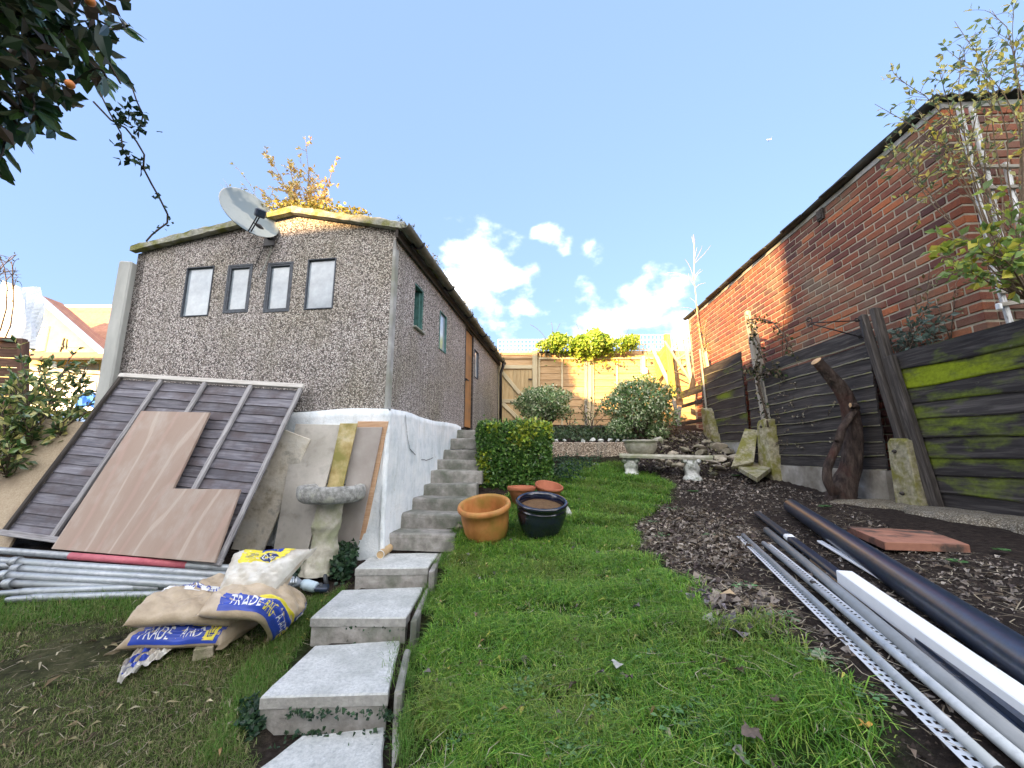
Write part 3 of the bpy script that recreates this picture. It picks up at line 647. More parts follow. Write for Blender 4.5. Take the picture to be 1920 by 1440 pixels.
# roof sheets: two slopes of thick corrugated cement sheet with a mossy front edge
def roof():
    for a0, z0, a1, z1 in ((-.10, ZE - .025, AA, ZA), (AA, ZA, WID + .02, ZE2 - .0)):
        n = 16; vs = []; fs = []; nb = 60
        for j in range(2):
            for i in range(nb + 1):
                for k in range(2):
                    b = -.05 + (LEN + .19) * i / nb; a = (a0, a1)[j]; z = (z0, z1)[j] + .012 * math.sin(i * 2.1) + (.0 if k else -.045)
                    vs.append(GP(a, b, z + .045))
        def I(j, i, k): return (j * (nb + 1) + i) * 2 + k
        for i in range(nb):
            fs.append((I(0, i, 1), I(1, i, 1), I(1, i + 1, 1), I(0, i + 1, 1))); fs.append((I(0, i, 0), I(0, i + 1, 0), I(1, i + 1, 0), I(1, i, 0)))
            fs.append((I(0, i, 0), I(0, i, 1), I(0, i + 1, 1), I(0, i + 1, 0))); fs.append((I(1, i, 0), I(1, i + 1, 0), I(1, i + 1, 1), I(1, i, 1)))
        fs.append((I(0, 0, 0), I(1, 0, 0), I(1, 0, 1), I(0, 0, 1)))
        MB().add(vs, fs).build('roof', M['mossroof'], gar)
        # bargeboard-like front edge
        m = 24; vs = []; fs = []
        for i in range(m + 1):
            f = i / m; a = a0 + (a1 - a0) * f; z = z0 + (z1 - z0) * f
            w_ = random.uniform(-.006, .006)
            for db, dz in ((-.07 + w_, -.03), (-.072, .03 + w_), (-.05, .052 + w_ * 2), (-.01, .05), (-.01, -.03)): vs.append(GP(a, db, z + dz))
        for i in range(m):
            for k in range(5): fs.append((i * 5 + k, i * 5 + (k + 1) % 5, (i + 1) * 5 + (k + 1) % 5, (i + 1) * 5 + k))
        fs += [(0, 1, 2, 3, 4), tuple(m * 5 + k for k in (4, 3, 2, 1, 0))]
        MB().add(vs, fs).build('verge', M['mossroof'], gar)
    # moss tufts along the eave
    P = []; 
    for _ in range(160):
        b = random.uniform(-.1, LEN); P.append(GP(-.13 + random.uniform(-.02, .08), b, ZE + .03))
    P = np.array([tuple(p) for p in P]); n = len(P) * 8; PP = np.repeat(P, 8, 0) + rng.normal(0, .012, (n, 3))
    leaves('moss', PP, runit(n) + [0, 0, 1.0], runit(n), .03, .012, pick([(.1, .1, .03), (.16, .15, .06), (.07, .08, .03)], n), DRY, gar)
    # half-round gutter with brackets
    mb = MB(); n = 8; L = 60
    vs = []; fs = []
    for i in range(L + 1):
        b = -.12 + (LEN + .2) * i / L
        for r in (.046, .040):
            for k in range(n + 1):
                t = PI + PI * k / n; vs.append(GP(-.13 + r * math.cos(t), b, ZE - .035 + r * math.sin(t) - .0015 * i / L * 10 + .004 * math.sin(i * .7)))
    q = n + 1
    for i in range(L):
        o0 = i * 2 * q; o1 = o0 + 2 * q
        for k in range(n): fs += [(o0 + k, o0 + k + 1, o1 + k + 1, o1 + k), (o0 + q + k, o1 + q + k, o1 + q + k + 1, o0 + q + k + 1)]
        for k in (0, n): fs.append((o0 + k, o1 + k, o1 + q + k, o0 + q + k))
    for e in (0, L):
        o0 = e * 2 * q
        for k in range(n): fs.append((o0 + k, o0 + k + 1, o0 + q + k + 1, o0 + q + k))
    mb.add(vs, fs); mb.build('gutter', plain('old_gutter', (.12, .115, .085), .7, var=.4, scale=9), gar)
    for b in (.25, 1.35, 2.4, 3.45, 4.5, 5.5):
        m2 = MB(); m2.tube([GP(-.13 + .06 * math.cos(t), b, ZE - .035 + .06 * math.sin(t)) for t in np.linspace(PI, 2 * PI, 9)], .011, 6)
        m2.tube([GP(-.1, b, ZE - .04), GP(-.004, b, ZE - .06)], .012, 6); m2.build('gutter_bracket', M['blackiron'], gar)
    MB().prism([GP(-.015, -.05, ZE - .13), GP(-.015, LEN, ZE - .13), GP(-.015, LEN, ZE - .02), GP(-.015, -.05, ZE - .02)], NS * .025).build('fascia_board', M['darkpost'], gar)
    MB().tube([GP(-.13, LEN - .1, ZE - .06), GP(-.13, LEN - .1, ZE - .16), GP(-.07, LEN - .08, ZE - .32), GP(-.07, LEN - .08, ZF)], .034, 10).build('downpipe', M['blackiron'], gar)
roof()
def window(r, toP, nout, frame_m, fw, rec=.03, framed=True, name='window', opn=False):
    u0, u1, z0, z1 = r; wf = empty(name, toP((u0 + u1) / 2, z0), 0); wf.parent = gar; wf.location = toP((u0 + u1) / 2, z0) - gar.location
    ax = (toP(1, 0) - toP(0, 0)).normalized(); R = Matrix((ax, nout, (0, 0, 1))).transposed(); d = nout * -rec
    W = u1 - u0; Hh = z1 - z0; cu, cz = (u0 + u1) / 2, (z0 + z1) / 2
    mb = MB()
    mb.box(toP(u0 + fw / 2, cz) + d, (fw, .05, Hh), R, .003); mb.box(toP(u1 - fw / 2, cz) + d, (fw, .05, Hh), R, .003)
    mb.box(toP(cu, z0 + fw / 2) + d, (W - 2 * fw, .052, fw), R, .003); mb.box(toP(cu, z1 - fw / 2) + d, (W - 2 * fw, .052, fw), R, .003)
    mb.build('frame', frame_m, wf)
    if framed:   # casement inside
        m2 = MB(); f2 = .016; q = d - nout * .004
        for a, b, c, e in ((u0 + fw + f2 / 2, cz, f2, Hh - 2 * fw), (u1 - fw - f2 / 2, cz, f2, Hh - 2 * fw), (cu, z0 + fw + f2 / 2, W - 2 * fw - 2 * f2, f2), (cu, z1 - fw - f2 / 2, W - 2 * fw - 2 * f2, f2)):
            m2.box(toP(a, b) + q + nout * .008, (c, .035, e), R, .002)
        m2.build('casement', M['winframe'], wf)
    if not opn:
        i = fw * .6; MB().prism([toP(u0 + i, z0 + i) + d, toP(u1 - i, z0 + i) + d, toP(u1 - i, z1 - i) + d, toP(u0 + i, z1 - i) + d], nout * -.005).build('pane', M['glass'], wf)
    else:
        a = toP(u1 - fw, cz) + d; ang = math.radians(80)
        m3 = MB(); m3.box(a - nout * .075 + ax * -.012, (.024, .14, Hh - .04), R, .003); m3.build('casement', M['tealframe'], wf)
    if opn: MB().box(toP(cu, z0 - .012) + nout * .01, (W + .02, .05, .02), R, .004).build('sill', M['conc'], wf)
    return wf
fp = lambda u, z: GP(u, 0, z)
sp_ = lambda u, z: GP(0, u, z)
for i, r in enumerate(FW): window(r, fp, NF, M['winframe'], .012 if i in (0, 3) else .024, .016 if i in (0, 3) else .02, i in (1, 2))
window(SW[0], sp_, NS, M['tealframe'], .02, .03, False, opn=True); window(SW[1], sp_, NS, M['tealframe'], .012, .015, False); window(SW[2], sp_, NS, M['winframe'], .012, .015, False)
# door: vertical planks, frame, latch
def door():
    u0, u1, z0, z1 = dr; d = empty('door', (0, 0, 0)); d.parent = gar; d.location = GP(0, (u0 + u1) / 2, z0) - gar.location
    R = Matrix((DS, NS, (0, 0, 1))).transposed(); n = 6; w_ = (u1 - u0 - .08) / n
    for k in range(n):
        c = sp_(u0 + .04 + w_ * (k + .5), (z0 + z1) / 2) - NS * (.03 + random.uniform(0, .004))
        o = MB().box((0, 0, 0), (z1 - z0 - .06, w_ - .005, .025), ch=.004).build('plank', M['door'], d); place(o, frame(c, (0, 0, 1), z=NS))
    mb = MB()
    for u in (u0 + .02, u1 - .02): mb.box(sp_(u, (z0 + z1) / 2) - NS * .02, (.04, .05, z1 - z0), R, .003)
    mb.box(sp_((u0 + u1) / 2, z1 - .02) - NS * .02, (u1 - u0 - .084, .05, .04), R, .003); mb.build('door_frame', M['darkpost'], d)
    h = sp_(u0 + .1, z0 + .78); mb = MB(); mb.box(h - NS * .012, (.09, .014, .035), R, .003); mb.tube([h + DS * -.05 + NS * .01, h + DS * .1 + NS * .012], .012, 8); mb.build('latch', M['blackiron'], d)
door()

# concrete post at the garage's far corner
MB().box((-4.04, 3.98, .7), (.125, .125, 2.56), Euler((0, 0, .14)).to_matrix(), .014).build('concrete_post', M['postconc'], None, 'tall pale square concrete post at the left corner of the garage', 'post', at=(-4.04, 3.98, -.58))

# ------------------------------------------------------------------ satellite dish
def dish():
    c = onY(470, 399, 3.56); n = Vector((.79, -.49, .367)).normalized()
    s = empty('satellite_dish', c, 'round weathered satellite dish tipped skyward on the garage gable', 'satellite dish')
    R = n.to_track_quat('Z', 'Y').to_matrix(); r = .265
    prof = [(0.001, -.045)] + [(r * k / 9, -.045 + .045 * (k / 9) ** 2) for k in range(1, 10)] + [(r + .008, .004), (r + .006, -.004), (r - .01, -.008)] + [(r * k / 9, -.051 + .045 * (k / 9) ** 2) for k in range(8, 0, -1)] + [(.001, -.051)]
    m, nt, b = newmat('stained_dish_paint'); g = G(nt); v = g.coords(rnd=False)
    q = g.noise(v, 2.6, 3, .5); col = g.ramp(q, [(.46, (.17, .215, .235)), (.50, (.36, .39, .37))]); col = g.mix(g.ramp(g.noise(v, 14, 7, .7), [(.5, (0, 0, 0)), (.75, (.6, .6, .6))]), col, (.25, .28, .26))
    g.put(b.inputs['Base Color'], col); b.inputs['Roughness'].default_value = .55
    MB().lathe(prof, c, 48, R).build('reflector', m, s)
    lnb = onY(488, 400, 3.38); foot = onY(468, 434, 3.47)
    mb = MB()
    sidev = Vector((1, .2, 0)) * .011
    mb.tube([foot - sidev, lnb - sidev], .006, 6); mb.tube([foot + sidev, lnb + sidev], .006, 6); mb.build('feed_arm', M['blackiron'], s)
    mb = MB(); ld = (c - lnb).normalized(); q = ld.to_track_quat('Z', 'Y').to_matrix(); mb.box(lnb, (.085, .075, .06), q, .01); mb.lathe([(.001, .03), (.03, .03), (.034, .06), (.001, .06)], lnb, 14, q); mb.build('receiver', M['black'], s)
    back = c - n * .07; wallp = GP(1.34, -.01, 2.14)
    mb = MB(); mb.tube([back, back - n * .05, wallp + NF * .16 + Vector((0, 0, .05)), wallp + NF * .02], .02, 8); mb.box(wallp + NF * .012, (.12, .016, .16), Matrix((LF, NF, (0, 0, 1))).transposed(), .003); mb.build('bracket', M['blackiron'], s)
    w1 = onP(505, 440, A0 + NF * .012, NF)
    MB().tube([back, w1 + NF * .1] + [onP(x, y, A0 + NF * .014, NF) for x, y in ((511, 450), (507, 472), (498, 495), (489, 514), (487, 520))], .0065, 6).build('cable', M['conc'], s)
    MB().tube([back, w1 + NF * .08] + [onP(x, y, A0 + NF * .012, NF) for x, y in ((498, 450), (492, 470), (482, 490), (476, 505))], .004, 6).build('cable', M['blackiron'], s)
dish()

# ------------------------------------------------------------------ leaning fence panel and boards
PT_R, PT_L = onP(571, 727, A0 + NF * .07, NF), onP(229, 706, A0 + NF * .07, NF)
ex = (PT_R - PT_L); PW = ex.length; ex.normalize(); PB_R = ray(416, 1060); PB_R = PB_R * (PT_R.dot(ex) / PB_R.dot(ex))
up = (PT_R - PB_R); PH = up.length; up.normalize(); up = (up - ex * up.dot(ex)).normalized(); pn = ex.cross(up).normalized()
if pn.y > 0: pn = -pn
PO = PT_L - up * PH
def PP(u, v, d=0): return PO + ex * u + up * v + pn * d
def panel():
    p = empty('timber_fence', PP(PW / 2, 0), 'weathered grey lapped fence panel lying against the garage', 'fence panel')
    n = 17; hh = (PH - .05) / n
    for k in range(n):
        c = PP(PW / 2, .02 + hh * (k + .5), -.012)
        mb = MB(); L = PW - .03; m = 14; vs = []; fs = []
        for i in range(m + 1):
            x = -L / 2 + L * i / m; w0 = random.uniform(-.004, .004)
            vs += [(x, -hh / 2 - .012 + w0, .012), (x, hh / 2, .002), (x, hh / 2, -.004), (x, -hh / 2 - .012 + w0, .0)]
        for i in range(m):
            for j in range(4): fs.append((i * 4 + j, i * 4 + (j + 1) % 4, (i + 1) * 4 + (j + 1) % 4, (i + 1) * 4 + j))
        fs += [(0, 1, 2, 3), tuple(m * 4 + j for j in (3, 2, 1, 0))]
        o = mb.add(vs, fs).build('slat', M['greyslat'], p); place(o, Matrix((ex, up, pn)).transposed().to_4x4() @ Matrix() if False else frame(c, ex, z=pn))
    us = [.02, PW * .245, PW * .49, PW * .735, PW - .02]
    for i, u in enumerate(us):
        o = MB().box((0, 0, 0), (PH - .02, .042 if 0 < i < 4 else .034, .026), ch=.004).build('batten', M['greyrail'] if i else M['darkpost'], p); place(o, frame(PP(u, PH / 2, .018), up, z=pn))
    o = MB().box((0, 0, 0), (PW + .01, .045, .034), ch=.004).build('top_rail', M['toprail'], p); place(o, frame(PP(PW / 2, PH, .02), ex, z=pn))
    o = MB().box((0, 0, 0), (PW + .01, .045, .034), ch=.004).build('bottom_rail', M['greyrail'], p); place(o, frame(PP(PW / 2, .015, .02), ex, z=pn))
panel()
def on_panel(x, y, d): return onP(x, y, PP(0, 0, d), pn)
def board(name, P, off, m, **k):
    c = sum(P, Vector()) / len(P); M4 = frame(c, P[1] - P[0], z=off); inv = M4.inverted()
    Q = [inv @ p for p in P]; th = off.length; n = len(Q); z0 = sum(q.z for q in Q) / n
    me = MB(); ch = min(.003, th / 3); cc = Vector((0, 0, 0))
    def ins(q, d): v = Vector((q.x, q.y, 0)); return v - v.normalized() * d
    vs = [ins(q, 0) + Vector((0, 0, z0)) for q in Q] + [ins(q, 0) + Vector((0, 0, z0 + th - ch)) for q in Q] + [ins(q, ch) + Vector((0, 0, z0 + th)) for q in Q]
    fs = [list(range(n))[::-1], [2 * n + i for i in range(n)]]
    for r in (0, 1): fs += [(r * n + i, r * n + (i + 1) % n, (r + 1) * n + (i + 1) % n, (r + 1) * n + i) for i in range(n)]
    me.add(vs, fs); o = me.build(name, m); tag(o, **k); o.matrix_basis = M4; return o
board('plywood_board', [on_panel(x, y, .05) for x, y in ((100, 1030), (405, 1056), (453, 919), (327, 918), (396, 775), (268, 772))], pn * .018, M['ply'], label='large pinkish plywood sheet cut into an L lying on the fence panel', cat='board')
board('chipboard_plank', [on_panel(x, y, -.06) for x, y in ((-130, 1040), (0, 1062), (160, 792), (86, 786))], pn * .018, M['chip'], label='tan chipboard plank propped left of the fence panel under the shrub', cat='board')
def lean(q, top_off, m, th, label):
    # q: TL TR BR BL pixels; the top rests on the plinth, the foot on the ground
    TL, TR = (onP(x, y, A0 + NF * top_off, NF) for x, y in q[:2]); BR, BL = (onG(x, y, .0) for x, y in q[2:4])
    BR = BR + NF * (top_off - .05) * .5; BL = BL + NF * (top_off - .05) * .5
    n = (TR - TL).cross(BL - TL).normalized(); n = n if n.y < 0 else -n
    mid = TL
    pts = [p - n * (p - mid).dot(n) for p in (BL, BR, TR, TL)]
    return pts, n
def leaner(q, top_off, m, th, label):
    pts, n = lean(q, top_off, m, th, label); board('board', pts, n * th, M[m], label=label, cat='board', group='boards leaning on the white plinth')
leaner([(672, 790), (729, 790), (689, 1034), (636, 1040)], .05, 'orangeboard', .012, 'orange brown edged board showing its rim at the right of the leaning boards')
leaner([(666, 801), (718, 801), (679, 1036), (628, 1042)], .066, 'dustsheet', .010, 'dusty pinkish grey panel leaning just behind and right of the birdbath')
leaner([(556, 795), (641, 797), (590, 1048), (512, 1052)], .066, 'greysheet', .012, 'wide grey cement sheet leaning behind the birdbath')
leaner([(639, 794), (671, 794), (622, 1044), (590, 1046)], .092, 'ochresheet', .012, 'narrow yellow stained board leaning above the birdbath basin')
leaner([(520, 800), (583, 824), (505, 1032), (440, 1028)], .10, 'mottled', .016, 'mottled cream and grey sheet leaning beside the fence panel')

# ------------------------------------------------------------------ scaffold tubes
def poles():
    spec = [(-260, 1012, 450, 1067, .15, 'galvanised tube with a red painted stretch, topmost of the pile'), (-260, 1034, 450, 1080, .105, 'galvanised tube running directly under the red painted one'),
            (28, 1053, 450, 1080, .115, 'galvanised tube with its capped end just under the red one'), (32, 1066, 450, 1092, .085, 'galvanised tube third down, its end set back'),
            (-260, 1048, 60, 1064, .06, 'short visible galvanised tube at the frame edge of the pile'), (8, 1078, 440, 1102, .07, 'thick galvanised tube at mid height in the pile'),
            (16, 1094, 300, 1103, .035, 'galvanised tube half hidden low in the pile'), (42, 1110, 380, 1097, .035, 'dull tube with hooked end lying near the grass'), (62, 1121, 385, 1112, .022, 'frontmost tube lying in the grass before the pile')]
    for i, (x0, y0, x1, y1, h, lab) in enumerate(spec):
        a, b = onG(x0, y0, h), onG(x1, y1, h); t = empty('scaffold_tube', a, lab, 'metal tube', 'metal tubes piled before the fence panel')
        d = (b - a).normalized(); r = .0242
        if i == 0:
            s0, s1 = onG(128, 1036, h), onG(350, 1058, h)
            k0, k1 = (s0 - a).dot(d), (s1 - a).dot(d)
            MB().tube([a, a + d * k0], r, 14).build('tube', M['galv'], t); MB().tube([a + d * k0, a + d * k1], r + .0006, 14).build('red_band', M['red'], t); MB().tube([a + d * k1, b], r, 14).build('tube', M['galv'], t)
        else:
            MB().tube([a, b], r, 14).build('tube', M['galv'], t)
        if i in (2, 3, 5, 6): # coupler at the end
            MB().tube([a - d * .012, a + d * .03], [r + .008, r + .010], 14).tube([a - d * .03, a - d * .012], [r + .002, r + .008], 14).build('end_cap', M['galv'], t)
        if i in (7, 8):
            e = a; MB().tube([e + d * .01, e - d * .05 + Vector((0, 0, -.004)), e - d * .10 + Vector((0, -.02, .0)), e - d * .12 + Vector((0, -.03, .0))], [r, r * .9, r * .8, r * .55], 12).build('crushed_end', M['galv'], t)
poles()
# ------------------------------------------------------------------ filled sacks
SACK = surf('tan_plastic_sack', [(.3, (.36, .28, .19)), (.55, (.48, .385, .27)), (.75, (.57, .48, .37))], 8, rough=.42, bump=.8, bdist=.012, bscale=13, rnd=.08, spec=.45)
SACKW = surf('translucent_white_sack', [(.3, (.48, .45, .39)), (.55, (.62, .60, .54)), (.75, (.72, .71, .67))], 8, rough=.38, bump=.55, bdist=.012, bscale=12, blotch=(.42, .35, .26), bl_scale=7, spec=.5)
BLUE = plain('printed_blue', (.025, .06, .36), .4); YEL = plain('printed_yellow', (.72, .62, .05), .4); WHT = plain('printed_white', (.75, .76, .76), .4); DBL = plain('printed_navy', (.03, .05, .2), .4)
_txt = {}
def glyphs(s):
    if s in _txt: return _txt[s]
    c = bpy.data.curves.new('t', 'FONT'); c.body = s; c.size = 1; c.resolution_u = 3; o = bpy.data.objects.new('t', c); COL.objects.link(o)
    bpy.context.view_layer.update(); me = o.to_mesh(); bm = bmesh.new(); bm.from_mesh(me)
    bmesh.ops.triangulate(bm, faces=bm.faces)
    for _ in range(2):
        L = [e for e in bm.edges if e.calc_length() > .22]
        if L: bmesh.ops.subdivide_edges(bm, edges=L, cuts=1); bmesh.ops.triangulate(bm, faces=bm.faces)
    V = [(v.co.x, v.co.y) for v in bm.verts]; bm.verts.index_update(); Fc = [[v.index for v in f.verts] for f in bm.faces]
    bm.free(); o.to_mesh_clear(); bpy.data.objects.remove(o); bpy.data.curves.remove(c)
    xs = [v[0] for v in V]; ys = [v[1] for v in V]; x0, y0 = min(xs), min(ys); W_, H_ = max(xs) - x0, max(ys) - y0
    V = [((x - x0) / W_, (y - y0) / H_) for x, y in V]; _txt[s] = (V, Fc); return _txt[s]
class Sack:
    def __init__(s, path, side, up, W, H, name, label, mat, seed=0, taper=.16, sag=.35):
        s.P = [Vector(p) for p in path]; s.side = [Vector(x).normalized() for x in side]; s.up = [Vector(x).normalized() for x in up]; s.W = W; s.H = H; s.rs = np.random.default_rng(seed); s.taper = taper; s.sag = sag
        s.ph = s.rs.uniform(0, 6, 8)
        s.root = empty('sack', s.P[0], label, 'sack', 'filled plastic sacks heaped beside the path')
        nu, ns = 46, 26; vs = []; fs = []
        for sgn in (1, -1):
            for i in range(nu + 1):
                for j in range(ns + 1): vs.append(s.at(i / nu, -1 + 2 * j / ns, sgn))
        q = (nu + 1) * (ns + 1)
        for i in range(nu):
            for j in range(ns):
                a = i * (ns + 1) + j; fs.append((a, a + 1, a + ns + 2, a + ns + 1)); b = a + q; fs.append((b, b + ns + 1, b + ns + 2, b + 1))
        MB().add(vs, fs, 0, True).build('bag', mat, s.root, weld=True)
        for e in (0, 1):  # heat-sealed end flange
            mb = MB(); vs = []; m = 16
            for k in range(m + 1):
                t = -1 + 2 * k / m; p = s.at(e, t, 1); q_ = s.at(.02 if e == 0 else .98, t, 1); d = (p - q_).normalized()
                vs += [p, p + d * (.022 + .006 * math.sin(5 * t + s.ph[0])) + s.up[0] * .008 * math.sin(7 * t + s.ph[1])]
            mb.add(vs, [(2 * k, 2 * k + 1, 2 * k + 3, 2 * k + 2) for k in range(m)], 0, True); mb.build('seam', mat, s.root)
    def interp(s, L, u):
        x = u * (len(L) - 1); i = min(int(x), len(L) - 2); f = x - i
        p0, p1, p2, p3 = L[max(i - 1, 0)], L[i], L[i + 1], L[min(i + 2, len(L) - 1)]
        return .5 * (2 * p1 + (p2 - p0) * f + (2 * p0 - 5 * p1 + 4 * p2 - p3) * f * f + (3 * p1 - p0 - 3 * p2 + p3) * f ** 3)
    def at(s, u, t, sgn=1, off=0.0):
        c = s.interp(s.P, u); sd = s.interp(s.side, u).normalized(); up = s.interp(s.up, u).normalized()
        e = min(u, 1 - u) / s.taper; e = 1 if e >= 1 else math.sqrt(max(0, 1 - (1 - e) ** 2)); e = max(e, .03)
        prof = max(0, 1 - abs(t) ** 2.6) ** .62
        wr = (.010 * math.sin(13 * u + 4 * t + s.ph[2]) + .007 * math.sin(23 * u - 9 * t + s.ph[3]) + .006 * math.sin(31 * t + 5 * u + s.ph[4]) + .004 * math.sin(47 * u + 17 * t + s.ph[5]))
        lump = 1 + .13 * math.sin(5 * u + 2 * t + s.ph[6])
        h = s.H * .5 * prof * e * lump + wr * prof * e + off
        w_ = s.W * .5 * (1 - .10 * e * (1 if abs(t) > .6 else abs(t) / .6)) * (1 + .02 * math.sin(9 * u + s.ph[7]))
        return c + sd * (w_ * t) + up * (h if sgn > 0 else -(s.H * .5 * prof * e) * .85)
    def patch(s, poly, m, name='print', off=.0025, n=8):
        """quad in (u,t) draped on the bag"""
        vs = []; fs = []
        (a, b, c, d) = [Vector((x, y, 0)) for x, y in poly]
        for i in range(n + 1):
            for j in range(n + 1):
                p = a.lerp(b, i / n).lerp(d.lerp(c, i / n), j / n); vs.append(s.at(p.x, p.y, 1, off))
        for i in range(n):
            for j in range(n): k = i * (n + 1) + j; fs.append((k, k + 1, k + n + 2, k + n + 1))
        MB().add(vs, fs, 0, True).build(name, m, s.root)
    def text(s, body, o, du, dv, m, off=.0045, name='lettering'):
        V, Fc = glyphs(body); o, du, dv = Vector((*o, 0)), Vector((*du, 0)), Vector((*dv, 0))
        vs = []
        for x, y in V: p = o + du * x + dv * y; vs.append(s.at(p.x, p.y, 1, off))
        MB().add(vs, Fc).build(name, m, s.root)
    def ring(s, c, ru, rt, m, gaps=3, th=.34, off=.0045):
        mb = MB()
        for g_ in range(gaps):
            a0 = 2 * PI * g_ / gaps; n = 7; vs = []
            for k in range(n + 1):
                a = a0 + (2 * PI / gaps * .78) * k / n
                for q in (1, 1 - th): vs.append(s.at(c[0] + ru * q * math.cos(a), c[1] + rt * q * math.sin(a), 1, off))
            mb.add(vs, [(2 * k, 2 * k + 1, 2 * k + 3, 2 * k + 2) for k in range(n)])
        mb.build('recycling_emblem', m, s.root)
Z = Vector((0, 0, 1))
def sacks():
    tl = Vector((0, .25, -1)) # unused tilt
    sd = Vector((.05, -1, -.22)); up_ = Vector((0, -.22, 1))
    # bottom printed sack: t=+1 is the near side
    a, b = onG(284, 1180, .07), onG(464, 1174, .07)
    k = Sack([a, a.lerp(b, .33), a.lerp(b, .66), b], [sd + Vector((-.35, 0, 0))] * 4, [Vector((0, -.55, 1))] * 4, .38, .15, 'sack', 'printed blue and yellow sack at the bottom of the heap on the grass', SACK, 1, .1)
    k.patch([(.13, .36), (.93, .36), (.93, .98), (.13, .98)], BLUE, n=14); k.patch([(.13, .25), (.93, .25), (.93, .36), (.13, .36)], YEL, n=12)
    k.patch([(.70, -.75), (.90, -.75), (.90, .25), (.70, .25)], BLUE); k.patch([(.76, -.62), (.85, -.62), (.85, .12), (.76, .12)], WHT, off=.004)
    k.patch([(.0, -.2), (.12, -.2), (.12, .3), (.0, .3)], YEL)
    k.text('TRADE', (.17, .88), (.3, 0), (0, -.36), WHT); k.ring((.72, .66), .036, .2, WHT); k.patch([(.79, .43), (.89, .43), (.89, .92), (.79, .92)], YEL, off=.004); k.text('07', (.81, .84), (.06, 0), (0, -.34), DBL, .006)
    for c in (.56, .63): k.text('A', (c, .80), (.05, 0), (0, -.3), WHT)
    # second tan sack
    a, b = onG(276, 1141, .215), onG(462, 1140, .18)
    k = Sack([a, a.lerp(b, .33) + Z * .012, a.lerp(b, .66) + Z * .012, b], [sd] * 4, [up_] * 4, .32, .16, 'sack', 'plain tan sack lying second from the bottom with blue lettering along its back edge', SACK, 2)
    k.patch([(.1, -.62), (.72, -.62), (.72, -.2), (.1, -.2)], WHT, off=.002); k.text('TRADE BAG', (.2, -.27), (.48, 0), (0, -.28), BLUE)
    # draped sack
    P = [onG(402, 1124, .25), onG(455, 1126, .29), onG(510, 1130, .265), onG(538, 1152, .13), onG(536, 1172, .02)]
    k = Sack(P, [sd + Vector((.05, 0, 0))] * 2 + [sd + Vector((-.05, 0, -.1)), sd + Vector((-.35, 0, -.3)), sd + Vector((-.45, 0, -.3))], [up_, up_, Vector((.45, -.3, .8)), Vector((.85, -.5, .35)), Vector((.9, -.5, .2))], .32, .15, 'sack', 'tan sack with blue band and yellow stripe slumped over the heap towards the path', SACK, 3, .14)
    k.patch([(.16, .28), (.98, .22), (.98, .93), (.16, .93)], BLUE, n=22); k.patch([(.4, .16), (.97, .10), (.97, .22), (.4, .28)], YEL, n=16)
    k.patch([(.84, -.95), (.95, -.95), (.95, .1), (.84, .1)], BLUE, n=12); k.patch([(.86, -.85), (.93, -.85), (.93, -.08), (.86, -.08)], WHT, off=.004, n=10)
    k.text('TRADE', (.22, .80), (.24, 0), (0, -.42), WHT); k.text('BAG', (.49, .84), (.1, 0), (0, -.42), YEL)
    k.ring((.80, .58), .03, .17, WHT); k.patch([(.86, .36), (.95, .36), (.95, .82), (.86, .82)], YEL, off=.004); k.text('E', (.875, .76), (.06, 0), (0, -.32), DBL, .006)
    for c in (.64, .71): k.text('A', (c, .72), (.045, 0), (0, -.28), WHT)
    # back tan sack
    a, b = onG(372, 1110, .20), onG(522, 1104, .20)
    Sack([a, a.lerp(b, .33), a.lerp(b, .66), b], [sd] * 4, [up_] * 4, .28, .17, 'sack', 'plain tan sack at the back of the heap under the white one', SACK, 4)
    # white sack on top, tilted to the viewer
    a, b = onG(428, 1092, .31), onG(550, 1086, .345)
    s2 = Vector((-.12, -.72, -.68)); u2 = Vector((-.05, -.68, .72))
    a = a + Z * .055; b = b + Z * .06
    k = Sack([a, a.lerp(b, .33), a.lerp(b, .66), b], [s2 + Vector((.25, 0, 0)), s2, s2, s2 + Vector((-.3, 0, 0))], [u2] * 4, .31, .15, 'sack', 'white sack with yellow patch lying on top of the heap', SACKW, 5, .2)
    k.patch([(.16, -.9), (.82, -.9), (.78, -.15), (.2, -.1)], YEL, n=12); k.patch([(.36, -1.0), (.72, -1.0), (.70, -.66), (.40, -.66)], BLUE, off=.004)
    for q in range(3): k.text('mmmmm', (.23 + .01 * q, -.50 + .13 * q), (.2, 0), (0, -.07), DBL)
    # speech-bubble oval with white letters
    vs = []; 
    for i in range(5):
        for j in range(20):
            a_ = 2 * PI * j / 20; r_ = i / 4; vs.append(k.at(.61 + .13 * r_ * math.cos(a_), -.34 + .19 * r_ * math.sin(a_), 1, .004))
    fs = [(i * 20 + j, i * 20 + (j + 1) % 20, i * 20 + 20 + (j + 1) % 20, i * 20 + 20 + j) for i in range(4) for j in range(20)]
    MB().add(vs, fs).build('print', DBL, k.root); k.text('Ores', (.515, -.22), (.19, 0), (0, -.22), WHT, .006)
    # the crumpled empty one at the front left
    n, m_ = 26, 14; vs = []; fs = []; c0 = [onG(222, 1282), onG(262, 1250), onG(310, 1222), onG(380, 1200)]
    for i in range(n + 1):
        u = i / n; x = u * 3; q = min(int(x), 2); c = c0[q].lerp(c0[q + 1], x - q); wd = .05 + .075 * math.sin(PI * min(u * .8 + .12, 1))
        for j in range(m_ + 1):
            t = -1 + 2 * j / m_; p = c + Vector((.55, -.75, 0)) * (wd * t); p.z = Hf(p.x, p.y) + .018 + .020 * abs(math.sin(9 * t + 6 * u)) + .022 * abs(math.sin(17 * u + 5 * t)) + .012 * random.random(); vs.append(p)
    for i in range(n):
        for j in range(m_): a_ = i * (m_ + 1) + j; fs.append((a_, a_ + 1, a_ + m_ + 2, a_ + m_ + 1))
